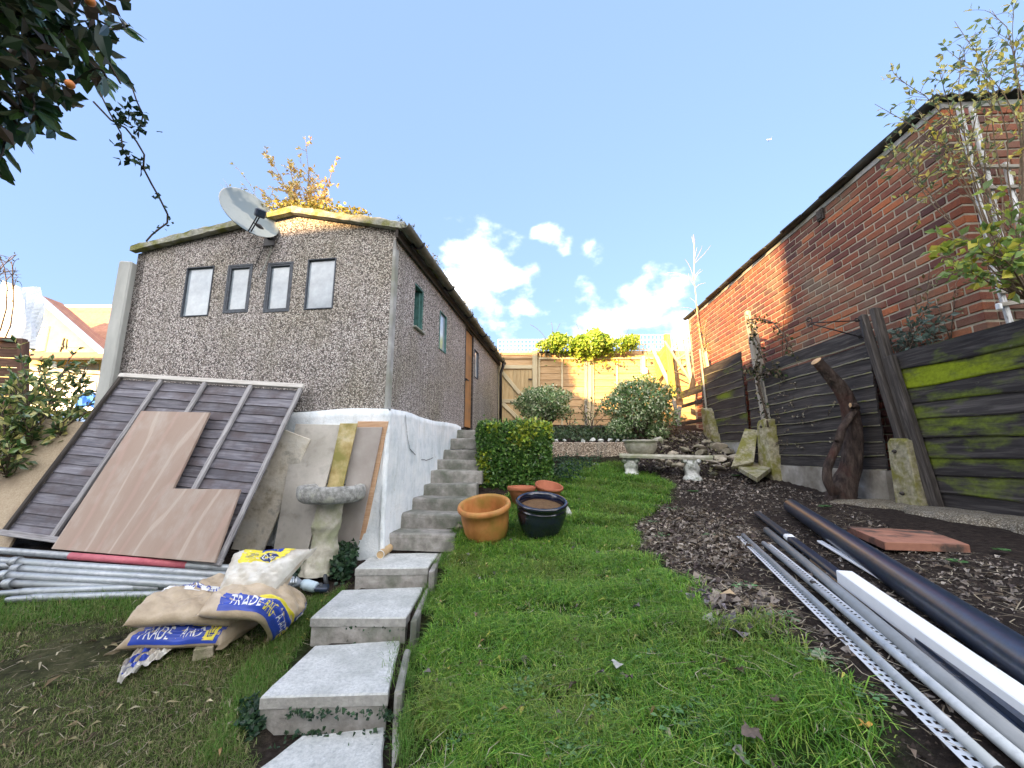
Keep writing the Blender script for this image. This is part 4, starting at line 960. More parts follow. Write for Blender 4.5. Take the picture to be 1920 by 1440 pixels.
    e = empty('sack', c0[1], 'crumpled empty white plastic sack trampled into the soil', 'sack'); 
    MB().add(vs, fs).build('bag', SACKW, e)
    for (j0, j1, mm, i0, i1) in ((4, 6, BLUE, 2, 23), (6, 7, YEL, 14, 25), (9, 10, BLUE, 1, 15)):
        mb = MB()
        for i in range(i0, i1):
            for j in range(j0, j1): ids = fs[i * m_ + j]; mb.add([vs[z] + Vector((0, 0, .003)) for z in ids], [(0, 1, 2, 3)])
        mb.build('print', mm, e)
    # bricks by the heap
    for x, y, rz, lab in ((383, 1222, .5, 'broken buff brick half under the bottom sack'), (420, 1108 + 110, .1, None)):
        if lab:
            p = onG(x, y, .03); MB().box(p, (.09, .06, .06), Euler((0, 0, rz)).to_matrix(), .006, jit=.003).build('brick_piece', M['rock'], None, lab, 'brick', at=p)
sacks()

# ------------------------------------------------------------------ little garden power tool behind the sacks
def tool():
    r = empty('power_tool', onG(565, 1102), 'grey ribbed hand tool with pale blue body and round black wheels on the ground', 'garden tool')
    g_ = plain('grey_ribbed_plastic', (.22, .25, .29), .5); pb = plain('pale_blue_plastic', (.50, .62, .68), .45); bk = M['black']
    a, b, c, d = onG(528, 1098, .06), onG(566, 1094, .07), onG(594, 1102, .06), onG(608, 1103, .06)
    mb = MB(); L = (b - a); 
    pts = []; rr = []
    for i in range(25): f = i / 24; pts.append(a + L * f + Z * .012 * math.sin(PI * f)); rr.append((.022 + .02 * math.sin(PI * min(f * 1.15, 1)) ** .7) + (.0035 if i % 3 == 0 and f > .4 else 0))
    mb.tube(pts, rr, 14).build('motor_housing', g_, r)
    for k in range(3): MB().tube([a.lerp(b, .5 + .12 * k) + Z * .05 + Vector((0, -.01, 0)), a.lerp(b, .62 + .12 * k) + Z * .02 + Vector((.0, -.05, 0))], .006, 6).build('rib', M['whitemetal'], r)
    MB().tube([b + (c - b) * .05, b + (c - b) * .3, c - (c - b) * .1, c], [.03, .038, .036, .03], 14).build('body', pb, r)
    MB().box(c + (d - c) * .7, (.09, .10, .03), Euler((0, .1, .3)).to_matrix(), .008).build('guard', bk, r)
    for s in (-1, 1):
        w_ = onG(603 if s < 0 else 611, 1105 if s < 0 else 1088, .04); MB().lathe([(.001, -.012), (.038, -.012), (.045, -.006), (.045, .006), (.038, .012), (.001, .012)], w_, 22, Euler((0, PI / 2 - .25, .35)).to_matrix()).build('wheel', plain('grey_black_rubber', (.05, .055, .06), .7), r)
    MB().tube([a, a + (a - b).normalized() * .12 + Z * -.01, onG(505, 1103, .03)], .018, 10).build('handle', bk, r)
    MB().tube([onG(x, y, h) for x, y, h in ((505, 1096, .16), (508, 1080, .22), (522, 1064, .25), (540, 1062, .25), (552, 1072, .20), (556, 1090, .06))], .006, 6).build('hose', plain('dark_green_hose', (.02, .07, .045), .5), None, 'dark green hose loop sticking up behind the white sack', 'hose', at=onG(505, 1096))
tool()

# ------------------------------------------------------------------ birdbath
def birdbath():
    base = onG(598, 1074); top = onY(621, 939, base.y + .02); top.z = onY(621, 939, base.y + .02).z
    b = empty('birdbath', base, 'lichened stone birdbath with round shallow basin on a tree trunk pedestal', 'birdbath')
    h = top.z - base.z; ax = Vector((top.x - base.x, top.y - base.y, h))
    vs = []; fs = []; n = 30; m = 40
    for i in range(m + 1):
        f = i / m; c = base + ax * f; r = .097 + .05 * max(0, 1 - f * 3.2) ** 1.4 + .006 * math.sin(f * 11) + .012 * max(0, (f - .9) / .1) ** 2
        lump = .009 * math.exp(-((f - .66) / .05) ** 2) + .011 * math.exp(-((f - .33) / .07) ** 2)
        for k in range(n):
            t = 2 * PI * k / n; rr = r * (1 + .05 * math.sin(7 * t + 6 * math.sin(f * 5)) + .03 * math.sin(13 * t + 20 * f)) + lump * (1 + math.cos(t - (PI if f > .5 else 0) - .4)) + random.uniform(-.003, .003)
            vs.append(c + Vector((rr * math.cos(t), rr * math.sin(t), 0)))
    for i in range(m):
        for k in range(n): fs.append((i * n + k, i * n + (k + 1) % n, (i + 1) * n + (k + 1) % n, (i + 1) * n + k))
    fs.append(tuple(m * n + k for k in range(n)))
    MB().add(vs, fs, 0, True).build('pedestal', M['stonecream'], b)
    t = base + ax; R = .262
    prof = [(.001, -.012), (.16, -.010), (.215, -.004), (.243, .012), (R - .006, .032), (R, .055), (R - .001, .088), (R - .008, .108), (R - .028, .114), (R - .05, .106), (R - .072, .082), (.12, .065), (.001, .06)]
    MB().lathe([(a_, z_ * 1.12) for a_, z_ in prof], t, 48, wob=.008).build('basin', M['birdstone'], b)
birdbath()

# paper cup / roll on the top slab
def cup():
    a, b = onZ(713, 1040, -.85 + .03), onZ(736, 1022, -.85 + .036); r = empty('paper_cup', a, 'tan paper cup lying on its side at the top of the slab path', 'paper cup')
    d = (b - a).normalized(); R = d.to_track_quat('Z', 'Y').to_matrix(); L = (b - a).length + .02
    MB().lathe([(.001, .004), (.024, .004), (.030, .002), (.033, .0), (.031, .004), (.034, L * .5), (.038, L), (.001, L)], a, 24, R).build('cup', M['card'], r)
    MB().lathe([(.029, -.002), (.0335, -.004), (.0345, .002), (.029, .004)], a, 24, R).build('rim', M['paper'], r)
cup()

# ------------------------------------------------------------------ pots
def pot(name, label, base, prof, m, inner=None, R=None, wob=.004, seg=44, soil=None):
    b = empty(name, base, label, 'plant pot')
    MB().lathe(prof, base, seg, R, wob=wob).build('pot', m, b)
    if soil: MB().lathe([(.001, soil[1] + .01), (soil[0] * .5, soil[1] + .004), (soil[0], soil[1])], base, seg, R, wob=.01).build('soil', M['potsoil'], b)
    return b
def pots():
    b1 = onG(914, 1006); s = .225
    tilt = Euler((math.radians(15), math.radians(-5), 0)).to_matrix()
    pot('plant_pot', 'large orange terracotta pot with rolled rim beside the steps', b1 - Z * .03, [(.001, 0), (.135, 0), (.165, .03), (.192, .11), (.203, .20), (.207, .275), (.219, .282), (.229, .295), (.231, .312), (.225, .33), (.212, .337), (.2, .332), (.192, .315), (.19, .25), (.175, .1), (.14, .05), (.001, .045)], M['terra'], R=tilt, soil=(.178, .09))
    b2 = onG(1013, 1001); tilt = Euler((math.radians(14), math.radians(2), 0)).to_matrix()
    pot('plant_pot', 'glossy dark blue glazed pot standing right of the large terracotta one', b2 - Z * .02, [(.001, 0), (.13, 0), (.145, .014), (.175, .08), (.205, .165), (.214, .225), (.206, .254), (.212, .258), (.206, .264), (.2, .278), (.216, .290), (.226, .304), (.226, .318), (.215, .326), (.2, .324), (.188, .306), (.19, .235), (.18, .12), (.14, .06), (.001, .05)], M['glaze'], R=tilt, soil=(.187, .262))
    b3 = onG(978, 948); pot('plant_pot', 'small terracotta pot half hidden behind the two big pots', b3, [(.001, 0), (.09, 0), (.125, .14), (.14, .155), (.15, .16), (.152, .19), (.148, .2), (.138, .198), (.13, .16), (.12, .1), (.001, .09)], M['terra2'], soil=(.122, .165))
    b4 = onG(1026, 944); pot('plant_pot', 'shallow dark red terracotta bowl tipped against the hedge behind the pots', b4 + Z * .05, [(.001, 0), (.09, 0), (.135, .1), (.148, .125), (.155, .13), (.155, .15), (.146, .155), (.136, .145), (.12, .09), (.001, .04)], M['terra2'], R=Euler((math.radians(14), math.radians(8), 0)).to_matrix())
pots()
def stone(p, s, m, seed, sub=2, amp=.25):
    r = np.random.default_rng(seed); bm = bmesh.new(); bmesh.ops.create_icosphere(bm, subdivisions=sub, radius=1)
    q = r.normal(size=(6, 3)); ph = r.uniform(0, 6, 6); planes = nrm(r.normal(size=(11, 3)))
    for v in bm.verts:
        c = np.array(v.co); f = 1 + amp * .5 * sum(math.sin(float(c @ q[i]) * 1.6 + ph[i]) for i in range(6)) / 3
        c = c * f
        for pl in planes:
            d = float(c @ pl) - .5
            if d > 0: c = c - pl * d * .95
        v.co = Vector(c)
    mb = MB(); M3 = Euler((r.uniform(-.2, .2), r.uniform(-.2, .2), r.uniform(0, 6))).to_matrix()
    mb.add([Vector(p) + M3 @ Vector((v.co.x * s[0], v.co.y * s[1], v.co.z * s[2])) for v in bm.verts], [[v.index for v in f.verts] for f in bm.faces], 0, False); bm.free(); return mb
def add_stone(px, py, s, m, label, seed, group=None, name='stone', h=.0, cat='stone', p=None):
    p = p if p is not None else onG(px, py, h); stone(p, s, m, seed).build(name, m, None, label, cat, group, at=p)
add_stone(1066, 962, (.035, .05, .085), M['whitestone'], 'pale white stone upright against the right side of the dark blue pot', 31, h=.05)
add_stone(861, 990, (.035, .06, .05), M['rock'], 'rough grey stone wedged left of the orange terracotta pot', 32, h=.02)
add_stone(940, 985, (.03, .05, .05), M['whitestone'], 'pale stone peeping out between the two big pots', 33, h=.03)
add_stone(1116, 873, (.125, .09, .05), M['whitestone'], 'flat pale boulder in the lawn before the gravelly wall', 34, h=.01)

# ------------------------------------------------------------------ low wall with white stones
WY = 6.62
def lowwall():
    x0, x1 = onY(1030, 845, WY).x, onY(1182, 845, WY).x; zt, zb = onY(1100, 829, WY).z, -.4
    MB().box(((x0 + x1) / 2 - .3, WY + .06, (zt + zb) / 2), (x1 - x0 + .6, .12, zt - zb), None, .015).build('low_wall', M['pinkpebble'], None, 'low pinkish pebble-dashed retaining wall at the top of the lawn', 'wall', at=((x0 + x1) / 2, WY, zb))
    for i, (px, s) in enumerate(((1043, .05), (1059, .045), (1093, .05), (1110, .06), (1125, .055), (1143, .06), (1158, .05), (1170, .045))):
        p = onY(px, 824, WY + .05); p.z = zt + s * .5
        add_stone(0, 0, (s * 1.15, s, s * .85), M['whitestone'], 'rounded white stone on the low wall, ' + ('nearest the square hedge', 'second from the square hedge', 'third from the square hedge', 'fourth from the square hedge', 'fifth from the square hedge', 'sixth from the square hedge', 'seventh from the square hedge', 'nearest the urn')[i], 40 + i, 'white stones along the top of the low wall', p=p)
lowwall()

# ------------------------------------------------------------------ stone bench and urn
def bench():
    a, b = onG(1184, 888), onG(1298, 897); a = a + Vector((0, .0, 0)); hz = (onY(1184, 857, a.y).z + onY(1300, 861, b.y).z) / 2
    l, r = onY(1163, 852, a.y + .02), onY(1334, 856, b.y - .06); zt = (l.z + r.z) / 2
    c = (l + r) / 2; be = empty('stone_bench', (c.x, c.y, a.z), 'low stone garden bench on two white scrolled legs', 'bench')
    ax = Vector((r.x - l.x, r.y - l.y, r.z - l.z)); L = ax.length
    mb = MB(); n = 20; vs = []; fs = []
    for i in range(n + 1):
        x = -L / 2 + L * i / n; w_ = .17 - .02 * (abs(2 * i / n - 1) ** 6) - (.008 * math.cos(2 * PI * i / n))
        for y, z in ((-w_, -.036), (-w_ - .008, -.005), (-w_ + .008, .024), (w_ - .008, .024), (w_ + .008, -.005), (w_, -.036)): vs.append((x, y, z + random.uniform(-.002, .002)))
    for i in range(n):
        for k in range(6): fs.append((i * 6 + k, i * 6 + (k + 1) % 6, i * 6 + 6 + (k + 1) % 6, i * 6 + 6 + k))
    fs += [tuple(range(6)), tuple(n * 6 + k for k in range(6))[::-1]]
    o = mb.add(vs, fs).build('seat', M['stonecream'], be); place(o, frame(Vector((c.x, c.y, zt - .01)), ax, z=(0, 0, 1)))
    axn = Vector((ax.x, ax.y, 0)).normalized(); sd = Vector((-axn.y, axn.x, 0))
    for base in (a, b):
        top = zt - .035; hh = top - base.z + .02; q = MB(); R = Matrix((axn, sd, (0, 0, 1))).transposed()
        m = 16; vs = []; fs = []
        for i in range(m + 1):
            f = i / m; w_ = .095 + .02 * math.sin(f * PI) - .03 * math.sin(f * PI * .9) ** 2 + .012 * math.cos(f * 12); d = .13 + .015 * math.cos(f * 9)
            if f < .14: w_ += .014; d += .015
            z = base.z - .02 + hh * f; k = 20
            for j in range(k):
                t = 2 * PI * j / k; sx = math.copysign(abs(math.cos(t)) ** .55, math.cos(t)); sy = math.copysign(abs(math.sin(t)) ** .55, math.sin(t))
                fl = .008 * math.sin(6 * t + 7 * f) * (1 if .15 < f < .8 else 0)
                vs.append(Vector((base.x, base.y, z)) + axn * (sx * (w_ + fl)) + sd * (sy * (d + fl)))
        for i in range(m):
            for j in range(k): fs.append((i * k + j, i * k + (j + 1) % k, (i + 1) * k + (j + 1) % k, (i + 1) * k + j))
        q.add(vs, fs, 0, True)
        for s in (-1, 1):
            p = Vector((base.x, base.y, top - .035)) + axn * (.085 * s)
            q.tube([p - sd * .145, p - sd * .12, p, p + sd * .12, p + sd * .145], [.018, .034, .03, .034, .018], 14)
        q.build('leg', M['whitestone'], be)
    # urn on the left half of the seat
    ub = onY(1202, 847, a.y - .02); ub.z = zt + .014
    u = empty('urn', ub, 'cream stone bowl planter with a snail on its rim standing on the bench', 'planter')
    MB().lathe([(.001, 0), (.15, 0), (.17, .01), (.2, .05), (.22, .1), (.228, .14), (.226, .165), (.236, .172), (.246, .182), (.246, .196), (.236, .205), (.215, .2), (.205, .17), (.001, .16)], ub, 44, wob=.003).build('bowl', M['stonecream'], u)
    s = ub + Vector((.235, -.06, .2)); mb = MB(); mb.tube([s + Vector((-.07, 0, .012)), s + Vector((-.03, 0, .018)), s + Vector((.01, 0, .02)), s + Vector((.05, 0, 0)), s + Vector((.062, 0, -.05))], [.008, .02, .026, .028, .012], 10)
    mb.lathe([(.001, -.02), (.03, -.014), (.036, 0), (.03, .014), (.001, .02)], s + Vector((.03, -.005, .016)), 16, Euler((PI / 2, 0, 0)).to_matrix()); mb.build('snail', M['stonecream'], u)
    return ub
URN = bench()

# ------------------------------------------------------------------ rockery
def rocks():
    spec = [(1250, 838, .09), (1263, 850, .11), (1285, 843, .13), (1310, 838, .13), (1325, 828, .1), (1345, 838, .17), (1365, 846, .15), (1375, 858, .12), (1352, 858, .14), (1330, 866, .12), (1345, 875, .11), (1362, 872, .1),
            (1255, 868, .11), (1272, 872, .1), (1240, 862, .09), (1290, 864, .12), (1318, 850, .12), (1245, 826, .08), (1262, 822, .08), (1280, 826, .09), (1385, 840, .11), (1300, 822, .07), (1318, 812, .07), (1235, 878, .07), (1340, 890, .07)]
    for i, (x, y, s) in enumerate(spec):
        add_stone(x, y, (s * 1.3, s * .95, s * .6), M['rock'], 'rough buff stone set in the rockery bank behind the bench', 60 + i, 'rockery stones behind the bench', h=s * .22, name='rock', cat='rock')
rocks()
def brokenslabs():
    p = [onY(1371, 881, 5.62), onY(1413, 872, 5.55), onY(1421, 811, 5.85), onY(1397, 809, 5.95)]
    mb = MB(); n = (p[1] - p[0]).cross(p[3] - p[0]).normalized(); n = n if n.y < 0 else -n
    o = board('concrete_slab', p, n * .06, M['mossconc'], label='broken mossy concrete slab propped upright against the fence post spur', cat='concrete slab')
    q = [onG(x, y, .09) for x, y in ((1384, 884), (1420, 906), (1446, 886), (1412, 868))]
    board('concrete_slab', q, Vector((0, 0, .05)), M['mossconc'], label='broken concrete slab lying flat at the foot of the fence post', cat='concrete slab')
brokenslabs()
# ------------------------------------------------------------------ right-hand fence
FX0, FK = 3.45, .0185
FN = Vector((-1, FK, 0)).normalized(); FD = Vector((FK, 1, 0)).normalized()
def onF(px, py, d=0.0): return onP(px, py, Vector((FX0 - d, 0, 0)), FN)
def FXY(y, z, d=0.0): return Vector((FX0 + FK * y - d, y, z))
def fpanel(label, y0, y1, zb, zt, n, mats, gap=None, edge=True, slope=0.0):
    f = empty('timber_fence', FXY((y0 + y1) / 2, zb), label, 'fence panel', 'dark lapped fence panels on the right')
    hh = (zt - zb) / n
    for k in range(n):
        m = mats[k % len(mats)] if not callable(mats) else mats(k)
        L = y1 - y0; mb = MB(); q = 22; vs = []; fs = []; mi = []
        p1, p2 = random.uniform(0, 6), random.uniform(0, 6)
        for i in range(q + 1):
            x = -L / 2 + L * i / q; wv = .012 * math.sin(2.2 * x + p1) + .006 * math.sin(6 * x + p2) + random.uniform(-.002, .002)
            lo = -hh / 2 - .018 + wv
            vs += [(x, lo, .017), (x, lo + .010, .022), (x, hh / 2 + .004, .004), (x, hh / 2 + .004, -.006), (x, lo, .005)]
        for i in range(q):
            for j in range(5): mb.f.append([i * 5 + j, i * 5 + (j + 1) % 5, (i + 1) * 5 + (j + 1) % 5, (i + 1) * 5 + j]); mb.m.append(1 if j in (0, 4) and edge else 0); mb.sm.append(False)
        mb.v = [Vector(v) for v in vs]
        mb.f += [[0, 1, 2, 3, 4], [q * 5 + j for j in (4, 3, 2, 1, 0)]]; mb.m += [0, 0]; mb.sm += [False, False]
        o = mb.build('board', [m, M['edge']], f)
        zz = zb + hh * (k + .5) + (gap if gap and k == n - 1 else 0)
        place(o, frame(FXY((y0 + y1) / 2, zz, .0) + FN * random.uniform(0, .004), -FD, z=FN))
    return f
def rightfence():
    D, V, Vm = M['dark'], M['darkmoss'], M['verymoss']
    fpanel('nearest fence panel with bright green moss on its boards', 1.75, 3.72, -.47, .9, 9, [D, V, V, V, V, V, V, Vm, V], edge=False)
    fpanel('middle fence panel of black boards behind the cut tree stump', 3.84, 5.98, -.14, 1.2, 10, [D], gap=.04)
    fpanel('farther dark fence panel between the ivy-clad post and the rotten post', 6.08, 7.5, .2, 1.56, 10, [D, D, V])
    # lowest gappy panel past it
    f = empty('timber_fence', FXY(7.9, .4), 'broken fence panel with missing boards near the back corner', 'fence panel')
    for z, y0, y1 in ((1.22, 7.55, 8.6), (.98, 7.55, 8.5), (.62, 7.6, 8.6)):
        o = MB().box((0, 0, 0), (y1 - y0, .15 if z > 1 else .07, .02), ch=.004).build('board', M['darkmoss'] if z > 1.1 else M['dark'], f); place(o, frame(FXY((y0 + y1) / 2, z), FD, z=FN))
    # pale gravel board and retaining wall under the middle panel
    MB().prism([FXY(3.85, -.8, .03), FXY(6.3, -.8, .03), FXY(6.3, -.15, .03), FXY(3.85, -.16, .03)], -FN * .12).build('retaining_wall', M['stainwall'], None, 'pale concrete retaining wall under the black fence panel', 'wall', at=FXY(5, -.8))
    MB().prism([FXY(6.35, -.4, .0), FXY(8.6, -.2, .0), FXY(8.6, .5, .0), FXY(6.35, .2, .0)], -FN * .12).build('retaining_wall', M['conc'], None, 'rough concrete footing under the farther fence panel', 'wall', at=FXY(7.3, -.3))
    # rough concrete strip at the foot of the near panel
    mb = MB(); vs = []; fs = []; n = 40
    for i in range(n + 1):
        y = 1.2 + 2.75 * i / n; e = .36 + .05 * math.sin(i * .5) + .03 * math.sin(i * 1.3)
        if y > 3.55: e += .12
        for d, z in ((-.1, -.425), (.1, -.425), (e * .8, -.432), (e, -.46), (e + .03, -.62)): q = FXY(y, z + random.uniform(-.004, .004), d); vs.append(q)
    for i in range(n):
        for k in range(4): fs.append((i * 5 + k, i * 5 + k + 1, i * 5 + 6 + k, i * 5 + 5 + k))
    mb.add(vs, fs, 0, True).build('concrete_footing', M['aggregate'], None, 'rough exposed aggregate concrete strip along the foot of the mossy panel', 'footing', at=FXY(2.5, -.6))
    # posts (leaning)
    def post(label, tx, bx, w_, m, name='fence_post', d=.05, dz=.1, ch=.008):
        t, b = onF(*tx, d), onF(*bx, d); ax = t - b; o = MB().box((0, 0, 0), (ax.length, w_[0], w_[1]), ch=ch, jit=.004).build(name, m); place(o, frame((t + b) / 2, ax, z=FN)); tag(o, label, 'post'); return o
    post('tall black leaning timber post carrying the iron bracket', (1616, 592), (1692, 830), (.07, .06), M['darkpost'], d=.07)
    post('taller split timber post with bare pale top behind the black one', (1640, 578), (1740, 956), (.06, .08), M['darkpost'], d=.02)
    post('black timber post at the end of the mossy panel', (1668, 668), (1758, 958), (.08, .06), M['darkpost'], d=.06)
    post('bleached split timber post wrapped in dead ivy', (1401, 584), (1436, 800), (.075, .06), M['oldpost'], d=.04)
    post('second bleached timber beside the ivy-clad post', (1412, 600), (1452, 820), (.05, .06), M['oldpost'], d=-.0)
    post('thin rusty stake at the far end of the black fence', (1312, 655), (1328, 800), (.035, .03), M['oldpost'], d=.06)
    post('short white painted stake behind the far fence end', (1322, 660), (1329, 700), (.10, .02), M['newpost'], d=-.12)
    # concrete spurs with bolts
    for lab, pts, hb in (('mossy concrete spur post bolted to the black timber post', [(1664, 822), (1700, 822), (1733, 962), (1684, 962)], [(1678, 846), (1693, 925)]), ('short mossy concrete spur under the ivy-clad post', [(1420, 790), (1437, 783), (1451, 890), (1423, 890)], [(1428, 800)]),
                          ('squat mossy concrete spur at the far end of the black fence', [(1315, 765), (1324, 765), (1338, 812), (1320, 805)], [])):
        P = [onF(x, y, .13) for x, y in pts]; s = empty('concrete_spur', (P[2] + P[3]) / 2, lab, 'concrete post')
        P = [P[3] - Z * .15, P[2] - Z * .15, P[1] - Z * .02 , P[1] + (P[0] - P[1]) * .25, P[0] + (P[1] - P[0]) * .15, P[0] - Z * .03]
        mb = MB(); th = FN * -.13; n = len(P); c = sum(P, Vector()) / n
        fr = [p + (c - p).normalized() * .014 + FN * .012 for p in P]
        mb.add(fr + P + [p + th for p in P], [list(range(n))] + [(i, (i + 1) % n, n + (i + 1) % n, n + i) for i in range(n)] + [(n + i, n + (i + 1) % n, 2 * n + (i + 1) % n, 2 * n + i) for i in range(n)] + [[2 * n + i for i in range(n)][::-1]])
        mb.build('spur', M['mossconc'], s)
        for x, y in hb: p = onF(x, y, .145); MB().lathe([(.001, .02), (.012, .02), (.016, .012), (.016, 0)], p, 8, FN.to_track_quat('Z', 'Y').to_matrix()).build('bolt', M['darkpost'], s)
    # iron bracket
    b0, b1 = onF(1612, 601, .11), onF(1618, 633, .11); tip = b0 + Vector((-.5, -.02, -.03)); br = empty('hanging_bracket', b0, 'black wrought iron hanging bracket with scrolls on the leaning post', 'bracket')
    mb = MB(); r = .0055; mb.tube([b0, tip], r, 6); mb.tube([b1, tip + Vector((.02, 0, -.015))], r, 6)
    def scroll(c, r0, sg):
        return [c + Vector((sg * r0 * (1 - t * .1) * math.cos(t), 0, r0 * (1 - t * .1) * math.sin(t))) for t in np.linspace(-.5, 5.4, 22)]
    mb.tube(scroll(tip + Vector((-.015, 0, .028)), .03, 1), .005, 6); mb.tube(scroll(tip + Vector((-.005, 0, -.03)), .024, -1), .005, 6); mb.tube(scroll(b0 + Vector((-.03, 0, .0)), .024, 1), .005, 6); mb.tube(scroll(b1 + Vector((-.03, 0, .006)), .022, 1), .005, 6)
    mb.build('ironwork', M['blackiron'], br); MB().box((b0 + b1) / 2 + Vector((.012, 0, 0)), (.012, .02, .2), ch=.002).build('back_plate', M['blackiron'], br)
rightfence()

# ------------------------------------------------------------------ stump
def stump():
    Yb = 4.15; base = onG(1572, 938); Y0 = base.y
    s = empty('tree_stump', base, 'sawn off bare tree trunk leaning by the black fence panel', 'tree stump')
    def rough(pts, rad, n=18, k=6):
        P = []; R = []
        for i in range(len(pts) - 1):
            for j in range(k):
                f = j / k; P.append(pts[i].lerp(pts[i + 1], f)); R.append(rad[i] * (1 - f) + rad[i + 1] * f)
        P.append(pts[-1]); R.append(rad[-1])
        Q = P[:]
        for _ in range(2): Q = [Q[0]] + [(Q[i - 1] + Q[i] * 2 + Q[i + 1]) / 4 for i in range(1, len(Q) - 1)] + [Q[-1]]
        mb = MB(); mb.tube(Q, R, n); c = 0
        for i, q in enumerate(Q):
            for t in range(n):
                v = mb.v[c]; d = (v - q); a = .05 * math.sin(3 * t * 2 * PI / n + i * .4) + .04 * math.sin(7 * t * 2 * PI / n + i * .9) + random.uniform(-.025, .025); mb.v[c] = q + d * (1 + a); c += 1
        return mb, Q
    pt = [(1574, 948), (1582, 915), (1594, 880), (1600, 830), (1598, 785), (1588, 750), (1572, 722), (1545, 692), (1530, 677)]
    P = [onY(x, y, Y0 - .012 * i) for i, (x, y) in enumerate(pt)]; rad = [.135, .108, .088, .08, .075, .07, .064, .054, .047]
    mb, Q = rough(P, rad); mb.build('trunk', M['bark'], s)
    d = (Q[-1] - Q[-2]).normalized(); MB().lathe([(.001, .004), (.045, .004), (.05, 0)], Q[-1], 18, d.to_track_quat('Z', 'Y').to_matrix()).build('sawn_end', M['cutwood'], s)
    P = [onY(x, y, Y0 - .13 - .0 * i) for i, (x, y) in enumerate([(1566, 925), (1552, 905), (1550, 880), (1560, 855), (1571, 830), (1578, 805), (1592, 785), (1604, 768), (1606, 764)])]
    mb, Q = rough(P, [.05, .042, .038, .036, .036, .034, .032, .03, .028], 12, 4); e = P[-1]
    mb.tube([e, e + Vector((-.03, -.02, .015)), e + Vector((-.09, -.03, .018))], [.03, .03, .025], 10); mb.tube([P[4], P[4] + Vector((-.03, -.03, .03)), P[4] + Vector((-.05, -.03, .035))], [.026, .02, .016], 8); mb.build('branch', M['bark'], s)
    MB().lathe([(.001, .002), (.024, .0)], e + Vector((-.09, -.03, .018)), 10, Vector((-1, 0, .05)).to_track_quat('Z', 'Y').to_matrix()).build('sawn_end', M['cutwood'], s)
stump()

